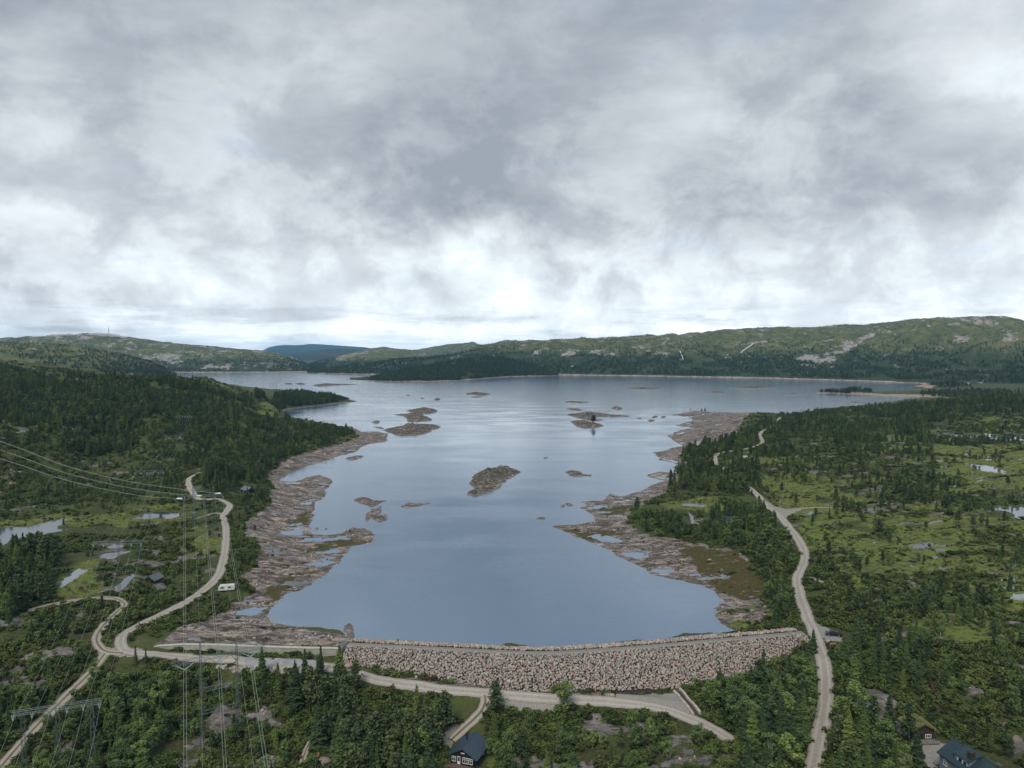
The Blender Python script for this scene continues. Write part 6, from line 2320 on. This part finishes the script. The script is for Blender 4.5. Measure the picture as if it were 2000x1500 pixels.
# thinned out under the cables and in the clearings
thin_xy = [gpoly(p) for p in ([(330, 872), (385, 810), (430, 770), (475, 785), (500, 830), (470, 870), (400, 905), (360, 908)], [(480, 800), (560, 800), (620, 845), (540, 850)], [(1400, 885), (1480, 872), (1500, 905), (1420, 910)], [(1520, 860), (1640, 850), (1620, 885), (1540, 890)])]
rg = np.random.default_rng(99)
for zi, (place, pts, sp, mix_, hr, gap) in enumerate(ZONES):
    sp = sp * .78
    gap = gap * .85
    P = gpoly(pts)
    lo, hi = P.min(0), P.max(0)
    gx, gy = np.meshgrid(np.arange(lo[0], hi[0], sp), np.arange(lo[1], hi[1], sp))
    x = (gx + (rg.random(gx.shape) - .5) * sp * 1.5).ravel()
    y = (gy + (rg.random(gx.shape) - .5) * sp * 1.5).ravel()
    k = inside(x, y, P)
    x, y = x[k], y[k]
    cl = fbm(x / 24, y / 19, 3, 500 + zi) + .35 * fbm(x / 7, y / 7, 2, 600 + zi)
    thr = np.quantile(cl, gap) if len(cl) else 0
    k = (cl > thr) | (rg.random(len(x)) < .05)
    k &= np.abs(np.arctan2(x, y)) < R(55)
    k &= np.hypot(x, y) > 100
    x, y = x[k], y[k]
    k = tsample(RD, x, y) > 1.6
    k &= tsample(PONDM, x, y) < .2
    k &= tsample(SD, x, y) > 2.5
    rv = tsample(rock, x, y)
    k &= (rv < .55) | (rg.random(len(x)) < .10)
    k &= ~inside(x, y, DAM_FOOT)
    for Q in yard_xy:
        k &= ~inside(x, y, Q)
    for Q in bog_xy:
        k &= ~(inside(x, y, Q) & (rg.random(len(x)) < .8))
    for Q in thin_xy:
        k &= ~(inside(x, y, Q) & (rg.random(len(x)) < .72))
    for (qx, qy, qz, rr) in PLOTS:
        k &= np.hypot(x - qx, y - qy) > rr * (.95 if rr > 6.5 else 1.1)
    # roads, yards, dam face and houses stay in view, as the photograph shows them
    D_ = np.hypot(x, y)
    tz0 = tsample(ZT, x, y)
    hh0 = hr[0] + (hr[1] - hr[0]) * .5
    reach = hh0 * .8 * D_ / np.maximum(CAM_H - tz0, 20)
    nearz = D_ < 440
    for fr_ in (.25, .5, .75, 1.0):
        qx_, qy_ = x * (1 + reach * fr_ / D_), y * (1 + reach * fr_ / D_)
        hit = tsample(RD, qx_, qy_) < -.3
        hit |= inside(qx_, qy_, DAM_FOOT)
        for Q in yard_xy:
            hit |= inside(qx_, qy_, Q)
        for (ax_, ay_, az2, rr) in PLOTS:
            hit |= np.hypot(qx_ - ax_, qy_ - ay_) < rr * .8
        hit |= tsample(PONDM, qx_, qy_) > .6
        k &= ~(hit & nearz & (rg.random(len(x)) < .8))
    x, y = x[k], y[k]
    z = tsample(ZT, x, y)
    h = hr[0] + (hr[1] - hr[0]) * rg.beta(1.5, 1.9, len(x))
    if 'spit' in place:
        h *= .4 + .6 * sstep(691, 640, to_px(x, y, z)[0])
    h *= 1 + .35 * np.clip(fbm(x / 30, y / 30, 2, 720), -.4, .4)
    c2 = fbm(x / 40, y / 40, 2, 700)
    pr = np.array(mix_)[None] * np.stack([1 + 1.6 * c2, 1 - .8 * c2, 1 - 1.2 * c2], 1).clip(.1)
    pr = np.cumsum(pr / pr.sum(1)[:, None], 1)
    u = rg.random(len(x))[:, None]
    kind = np.minimum((u > pr).sum(1), 2)
    for q, nm in enumerate(('spruce_tree', 'pine_tree', 'birch_tree')):
        for i in np.where(kind == q)[0]:
            hh = h[i] * (.86 if q == 2 else (1.06 if q == 0 else 1))
            TREES[nm].append((x[i], y[i], z[i] - .1, hh, zi))

# single trees that stand out in the photograph: kind, pixel of the foot, height
SINGLES = [('spruce_tree', 627, 1322, 10.5, 'in front of the weir apron'), ('spruce_tree', 512, 1318, 6.5, 'below the weir apron'), ('spruce_tree', 576, 1320, 6.0, 'below the weir apron'),
           ('birch_tree', 672, 1338, 6.0, 'beside the service road'), ('pine_tree', 868, 1430, 11.5, 'by the cabin turning place'), ('pine_tree', 968, 1392, 9.5, 'at the fork of the cabin drive'),
           ('birch_tree', 1105, 1388, 8.5, 'beside the service road'), ('spruce_tree', 1403, 1370, 9.0, 'right of the drainage channel'), ('spruce_tree', 1490, 1345, 12.5, 'at the right foot of the stone dam'),
           ('spruce_tree', 1588, 1275, 8.0, 'at the right end of the dam crest'), ('pine_tree', 1159, 829, 11.5, 'on a bare skerry out in the lake'), ('spruce_tree', 511, 975, 8.5, 'on the left rocks'),
           ('spruce_tree', 497, 1098, 6.5, 'on the left rocks'), ('pine_tree', 478, 1097, 5.5, 'on the left rocks'), ('pine_tree', 1310, 937, 8.5, 'at the waterline'),
           ('pine_tree', 1245, 1000, 9.0, 'on the shore knoll at right'), ('spruce_tree', 265, 1298, 6.0, 'beside the left road junction'), ('spruce_tree', 285, 1295, 5.0, 'beside the left road junction'),
           ('pine_tree', 1348, 804, 6.5, 'on the low rocky point'), ('pine_tree', 1370, 805, 6, 'on the low rocky point'), ('pine_tree', 1377, 805, 7, 'on the low rocky point'), ('spruce_tree', 636, 751, 9, 'on a far skerry'),
           ('birch_tree', 955, 1475, 5.0, 'beside the blue-roofed cabin'), ('birch_tree', 972, 1490, 5.5, 'beside the blue-roofed cabin'), ('pine_tree', 1775, 1455, 10.5, 'beside the gravel yard'), ('spruce_tree', 1790, 1505, 9.0, 'beside the gravel yard'),
           ('spruce_tree', 1668, 1372, 11.5, 'right of the gravel road'), ('spruce_tree', 1705, 1345, 10.5, 'right of the gravel road'), ('spruce_tree', 1575, 1330, 10, 'left of the gravel road'), ('spruce_tree', 1570, 1400, 11, 'left of the gravel road')]
for nm, px_, py_, h_, pl in SINGLES:
    x, y = at_ground(px_, py_)
    z = tz(x, y)
    if z < -.02 and y > 262:
        x, y = [float(q) for q in at_z(px_, py_, 1.0)]
        z = .8
        for (c_, gx_, gy_, gz_) in isle_xy:
            if gx_.min() < x < gx_.max() and gy_.min() < y < gy_.max():
                i_ = int(np.argmin((gx_ - x) ** 2 + (gy_ - y) ** 2))
                z = max(.2, float(gz_.ravel()[i_]))
    TREES[nm].append((x, y, z - .1, h_, pl))

GROUPS = {'spruce_tree': 'spruce trees', 'pine_tree': 'pine trees', 'birch_tree': 'birch trees'}
LOOK = {'spruce_tree': ['narrow dark spruce', 'very slender dark spruce', 'broad dark spruce', 'pointed dark spruce'],
        'pine_tree': ['ragged green pine', 'wide-crowned pine', 'slim sparse pine', 'rounded green pine'],
        'birch_tree': ['leafy light green birch', 'slim leafy birch', 'bushy many-stemmed birch', 'tall leafy birch']}
COUNT = {}


def hidden_by_ground(x, y, z):
    t = np.linspace(.15, .985, 60)
    gx_, gy_ = x[:, None] * t, y[:, None] * t
    gz_ = CAM_H + (z[:, None] - CAM_H) * t
    g = tsample(ZT, gx_.ravel(), np.maximum(gy_.ravel(), 1)).reshape(gx_.shape)
    g = np.where(np.hypot(gx_, gy_) < 78, -99, g)
    return (g > gz_).any(1)


MARKS = [('the gravel road', 1600, 1400), ('the dam', 1100, 1300), ('the blue-roofed cabin', 915, 1470), ('the turf cabin', 1795, 1410), ('the dormer house', 1890, 1480), ('the near mast', 430, 1440), ('the corner mast', 110, 1430),
         ('the weir', 480, 1280), ('the lay-by', 1625, 1240), ('the service road', 1250, 1380), ('the road mast', 398, 1000), ('the caravan', 442, 1150), ('the black hut', 300, 1130), ('the left track', 215, 1200)]
forest = {}
for nm, lst in TREES.items():
    hard = [q for q in lst if isinstance(q[4], str)]
    lst = [q for q in lst if not isinstance(q[4], str)]
    A = np.array([q[:4] for q in lst])
    zi = np.array([q[4] for q in lst])
    px_, py_ = to_px(A[:, 0], A[:, 1], A[:, 2])
    _, pt = to_px(A[:, 0], A[:, 1], A[:, 2] + A[:, 3])
    seen = (px_ > -5) & (px_ < 2005) & (pt < 1492)
    size = (py_ - pt) * seen
    size = np.where(hidden_by_ground(A[:, 0], A[:, 1], A[:, 2] + A[:, 3] * .8), 0, size)
    order = np.argsort(-size)
    nind = 300 - len(hard)
    ind = order[:nind]
    rest = order[nind:]
    # ---- individuals
    proto = PROTO[nm]
    first = {}
    rows = [(*A[i], ZONES[zi[i]][0], float(px_[i]), float(py_[i])) for i in ind] + [(*q[:4], q[4], *[float(v) for v in to_px(q[0], q[1], q[2])]) for q in hard]
    hs = np.array([r_[3] for r_ in rows])
    for k, (x, y, z, h_, place, qx, qy) in enumerate(rows):
        vi = int(rg.integers(4))
        s = h_ / PROTO_H[nm]
        sw = s * rg.uniform(.88, 1.2) * (1.05 if nm == 'birch_tree' else 1.0)
        if vi not in first:
            root = empty(nm, (x, y, z), rg.uniform(0, 6.28))
            cr = obj('crown', proto[vi][0], root)
            tr = obj('trunk', proto[vi][1], root)
            first[vi] = (root, cr, tr)
        else:
            r0, c0, t0 = first[vi]
            root = r0.copy()
            COL.objects.link(root)
            root.location = (x, y, z)
            root.rotation_euler = (0, 0, rg.uniform(0, 6.28))
            for ch in (c0, t0):
                c_ = ch.copy()
                COL.objects.link(c_)
                c_.parent = root
        if 'skerry out' in place:
            sw *= 1.7
        root.scale = (sw, sw, s)
        sz = 'low' if h_ < 5 else ('middling' if h_ < 7 else ('tall' if h_ < 9 else 'very tall'))
        mk = min(MARKS, key=lambda m_: (m_[1] - qx) ** 2 + (m_[2] - qy) ** 2)
        dx, dy = qx - mk[1], qy - mk[2]
        rel = ('right of ' if dx > 0 else 'left of ') if abs(dx) > abs(dy) else ('nearer than ' if dy > 0 else 'beyond ')
        lab = f'{sz} {LOOK[nm][vi]} {place}, {rel}{mk[0]}'
        if len(lab.split()) > 16:
            lab = f'{sz} {LOOK[nm][vi]} {place}'
        assert len(lab.split()) <= 16, lab
        tag(root, lab, nm.split('_')[0] + ' tree', GROUPS[nm])
    forest[nm] = (A[rest], first)


def scatter(name, src, pos, rotz, scl, var, mat_hint=None):
    """one object: many copies of a few tree models set on points"""
    n = len(pos)
    me = bpy.data.meshes.new(name)
    me.vertices.add(n)
    me.vertices.foreach_set('co', np.asarray(pos, np.float32).ravel())
    for an, typ, dat in (('rz', 'FLOAT', rotz), ('var', 'INT', var)):
        a = me.attributes.new(an, typ, 'POINT')
        a.data.foreach_set('value', np.asarray(dat, np.float32 if typ == 'FLOAT' else np.int32))
    a = me.attributes.new('scl', 'FLOAT_VECTOR', 'POINT')
    a.data.foreach_set('vector', np.asarray(scl, np.float32).ravel())
    o = obj(name, me)
    ng = bpy.data.node_groups.new(name + '_scatter', 'GeometryNodeTree')
    ng.interface.new_socket('Geometry', in_out='INPUT', socket_type='NodeSocketGeometry')
    ng.interface.new_socket('Geometry', in_out='OUTPUT', socket_type='NodeSocketGeometry')
    g = NT(ng)
    gi, go = g.n('NodeGroupInput'), g.n('NodeGroupOutput')
    iop = g.n('GeometryNodeInstanceOnPoints')
    jn = g.n('GeometryNodeJoinGeometry')
    for objs in src[::-1]:
        j2 = g.n('GeometryNodeJoinGeometry')
        for so in objs:
            oi = g.n('GeometryNodeObjectInfo')
            oi.transform_space = 'ORIGINAL'
            oi.inputs['Object'].default_value = so
            oi.inputs['As Instance'].default_value = False
            g.link(oi.outputs['Geometry'], j2.inputs[0])
        gti = g.n('GeometryNodeGeometryToInstance')
        g.link(j2.outputs[0], gti.inputs[0])
        g.link(gti.outputs[0], jn.inputs[0])
    g.link(gi.outputs[0], iop.inputs['Points'])
    g.link(jn.outputs[0], iop.inputs['Instance'])
    iop.inputs['Pick Instance'].default_value = True

    def named(an, dt):
        nd = g.n('GeometryNodeInputNamedAttribute')
        nd.data_type = dt
        nd.inputs['Name'].default_value = an
        return nd.outputs['Attribute']
    g.link(named('var', 'INT'), iop.inputs['Instance Index'])
    cx3 = g.n('ShaderNodeCombineXYZ')
    g.link(named('rz', 'FLOAT'), cx3.inputs[2])
    e2r = g.n('FunctionNodeEulerToRotation')
    g.link(cx3.outputs[0], e2r.inputs[0])
    g.link(e2r.outputs[0], iop.inputs['Rotation'])
    g.link(named('scl', 'FLOAT_VECTOR'), iop.inputs['Scale'])
    g.link(iop.outputs[0], go.inputs[0])
    md = o.modifiers.new('scatter', 'NODES')
    md.node_group = ng
    return o


# the woods on the far hills join the same masses
FAR = {k: [] for k in PROTO}
for (hn, seed), sp, rest_ in ((('hill', 1), 8.5, (.45, .35, .2)), (('headland', 4), 6.5, (.6, .38, .02)), (('hill', 8), 7.5, (.5, .35, .15)), (('hill', 7), 13, (.45, .4, .15)), (('hill', 5), 17, (.4, .5, .1))):
    X, Y, Z, U, Rk, t = HILLS[(hn, seed)]
    n_ = X.shape[0]
    # random points over the patch, weighted by cell area
    ax_ = np.hypot(X[1:, :-1] - X[:-1, :-1], Y[1:, :-1] - Y[:-1, :-1])
    ay_ = np.hypot(X[:-1, 1:] - X[:-1, :-1], Y[:-1, 1:] - Y[:-1, :-1])
    area = ax_ * ay_
    tt = np.broadcast_to(t, X.shape)[:-1, :-1]
    hxp, hyp = to_px(X[:-1, :-1], Y[:-1, :-1], Z[:-1, :-1])
    dens = np.clip(1.15 - 1.55 * U[:-1, :-1], .05, 1) if hn == 'hill' and seed in (1, 7, 5) else np.clip(1.2 - .7 * U[:-1, :-1], .3, 1)
    area = area * dens * (tt > .012) * (tt < 1.02) * (hxp > -120) * (hxp < 2120) * (Rk[:-1, :-1] < .45)
    tot = int(min(26000, area.sum() / (sp * sp)))
    cs = np.cumsum(area.ravel())
    pick = np.searchsorted(cs, rg.random(tot) * cs[-1])
    i, j = np.unravel_index(np.clip(pick, 0, area.size - 1), area.shape)
    u, v = rg.random(tot), rg.random(tot)

    def bl(G):
        return G[i, j] * (1 - u) * (1 - v) + G[i + 1, j] * u * (1 - v) + G[i, j + 1] * (1 - u) * v + G[i + 1, j + 1] * u * v
    x, y, z = bl(X), bl(Y), bl(Z)
    keep = fbm(x / 60, y / 90, 3, 800 + seed) > (-.45 if hn == 'headland' else -.22)
    tip = np.ones(len(x))
    if hn == 'headland':
        tip = sstep(690, 770, to_px(x, y, z)[0])
        keep &= rg.random(len(x)) < tip * 1.5
    x, y, z, uu = x[keep], y[keep], z[keep], bl(U)[keep]
    h = rg.uniform(6, 13, len(x)) * (.35 + .65 * tip[keep]) * (1 - .45 * np.clip(uu, 0, 1))
    kd = rg.choice(3, len(x), p=rest_)
    for q, nm in enumerate(FAR):
        m = kd == q
        FAR[nm].append(np.stack([x[m], y[m], z[m] - .3, h[m]], 1))

for nm in PROTO:
    A, first = forest[nm]
    A = np.vstack([A] + FAR[nm])
    s = A[:, 3] / PROTO_H[nm]
    w = s * rg.uniform(.88, 1.2, len(A)) * (1.05 if nm == 'birch_tree' else 1.0)
    far = np.hypot(A[:, 0], A[:, 1]) > 1800
    w = np.where(far, w * 1.25, w)
    src = [(first[v][1], first[v][2]) for v in sorted(first)]
    o = scatter(nm.split('_')[0] + '_forest', src, A[:, :3], rg.uniform(0, 6.28, len(A)), np.stack([w, w, s], 1), rg.integers(0, len(src), len(A)))
    tag(o, kind='stuff')

# ------------------------------------------------------------------ low scrub, heather and dwarf birch
def scrub(seed, m, sq=.6):
    rg_ = np.random.default_rng(seed)
    C = []
    for i in range(7):
        c = np.array([rg_.normal() * .42, rg_.normal() * .42, .25 + .25 * rg_.random()])
        d = rg_.normal(size=(22, 3))
        d /= np.linalg.norm(d, axis=1)[:, None]
        C.append(c + d * rg_.random((22, 1)) ** .5 * np.array([.5, .5, .36]))
    C = np.vstack(C)
    C[:, 2] = np.abs(C[:, 2])
    v, f = rand_cards(rg_, C, .13, .6)
    return mesh_np('scrub', v, f, m)


M_SCRUB = leaf_mat('willow_scrub', [(0, (.026, .036, .014)), (.3, (.050, .074, .022)), (.55, (.080, .118, .030)), (.85, (.115, .155, .040)), (.95, (.105, .112, .040)), (1, (.070, .056, .028))], .3, 2)
scr_me = [scrub(k, M_SCRUB) for k in (31, 32, 33)]
# points: dense near, thinning with distance
n_ = 290000
az_r = rg.uniform(R(-53), R(53), n_)
rr_ = np.exp(rg.uniform(math.log(95), math.log(1250), n_))
x, y = np.sin(az_r) * rr_, np.cos(az_r) * rr_
k = (tsample(SD, x, y) > 3) & (tsample(RD, x, y) > .7) & (tsample(PONDM, x, y) < .15)
k &= (tsample(rock, x, y) < .42) | (rg.random(n_) < .025)
k &= (tsample(gravel, x, y) < .3) & (tsample(sand, x, y) < .3)
k &= ~inside(x, y, DAM_FOOT)
k &= seg_dist(x, y, dl, False) > 2.6
for Q in yard_xy:
    k &= ~inside(x, y, Q)
bogv = tsample(wetbog, x, y)
k &= (bogv < .5) | (rg.random(n_) < .34)
k &= fbm(x / 15, y / 13, 3, 910) > -.2 - .12 * (np.hypot(x, y) < 330) + .1 * (bogv > .5)
for (qx, qy, qz, rr) in PLOTS:
    k &= np.hypot(x - qx, y - qy) > rr * .9
bogk = bogv[k]
x, y = x[k], y[k]
z = tsample(ZT, x, y)
big = rg.random(len(x)) ** 2.2
s = (.5 + 1.7 * big) * np.where(tsample(rock, x, y) > .42, .5, 1.0) * np.where(bogk > .5, .62, 1.0) * (1 + .5 * sstep(400, 1100, np.hypot(x, y)))
p0 = obj('willow_bush', scr_me[0])
px_, py_ = at_ground(757, 1312)
protos = []
for k_, (qpx, qpy, pl) in enumerate(((735, 1310, 'left end of the dark grassy patch at the foot of the dam'), (757, 1316, 'middle of the grassy patch at the foot of the dam'), (774, 1321, 'right end of the grassy patch at the foot of the dam'))):
    o = p0 if k_ == 0 else obj('willow_bush', scr_me[k_])
    qx, qy = at_ground(qpx, qpy)
    o.location = (qx, qy, tz(qx, qy))
    o.scale = (2.2, 2.0, 2.0)
    tag(o, f'rounded green bush, {pl}', 'bush', 'bushes at the foot of the dam')
    protos.append((o,))
o = scatter('scrub_cover', protos, np.stack([x, y, z - .05], 1), rg.uniform(0, 6.28, len(x)), np.stack([s, s, s * rg.uniform(.7, 1.1, len(x))], 1), rg.integers(0, 3, len(x)))
tag(o, kind='stuff')

# loose stones along the bare shores
lv = STONES[0] * np.array([.5, .5, .38])
P, S = [], []
n_ = 60000
az_r = rg.uniform(R(-40), R(40), n_)
rr_ = np.exp(rg.uniform(math.log(180), math.log(900), n_))
x, y = np.sin(az_r) * rr_, np.cos(az_r) * rr_
k = (tsample(rock, x, y) > .6) & (tsample(RD, x, y) > 1) & (tsample(PONDM, x, y) < .2) & (tsample(SD, x, y) > -1.5)
k &= fbm(x / 9, y / 9, 3, 940) > .08
k &= tsample(peat, x, y) < .3
x, y = x[k], y[k]
z = tsample(ZT, x, y)
P = np.stack([x, y, z], 1)
S = .12 + .5 * rg.random(len(x)) ** 3
k = rg.permutation(len(x))[:3600]
me = stone_mesh('loose_stones', P[k], S[k], stone_tints(len(k), rg, .1), M_STONE, 12)
tag(obj('loose_stones', me), kind='stuff')
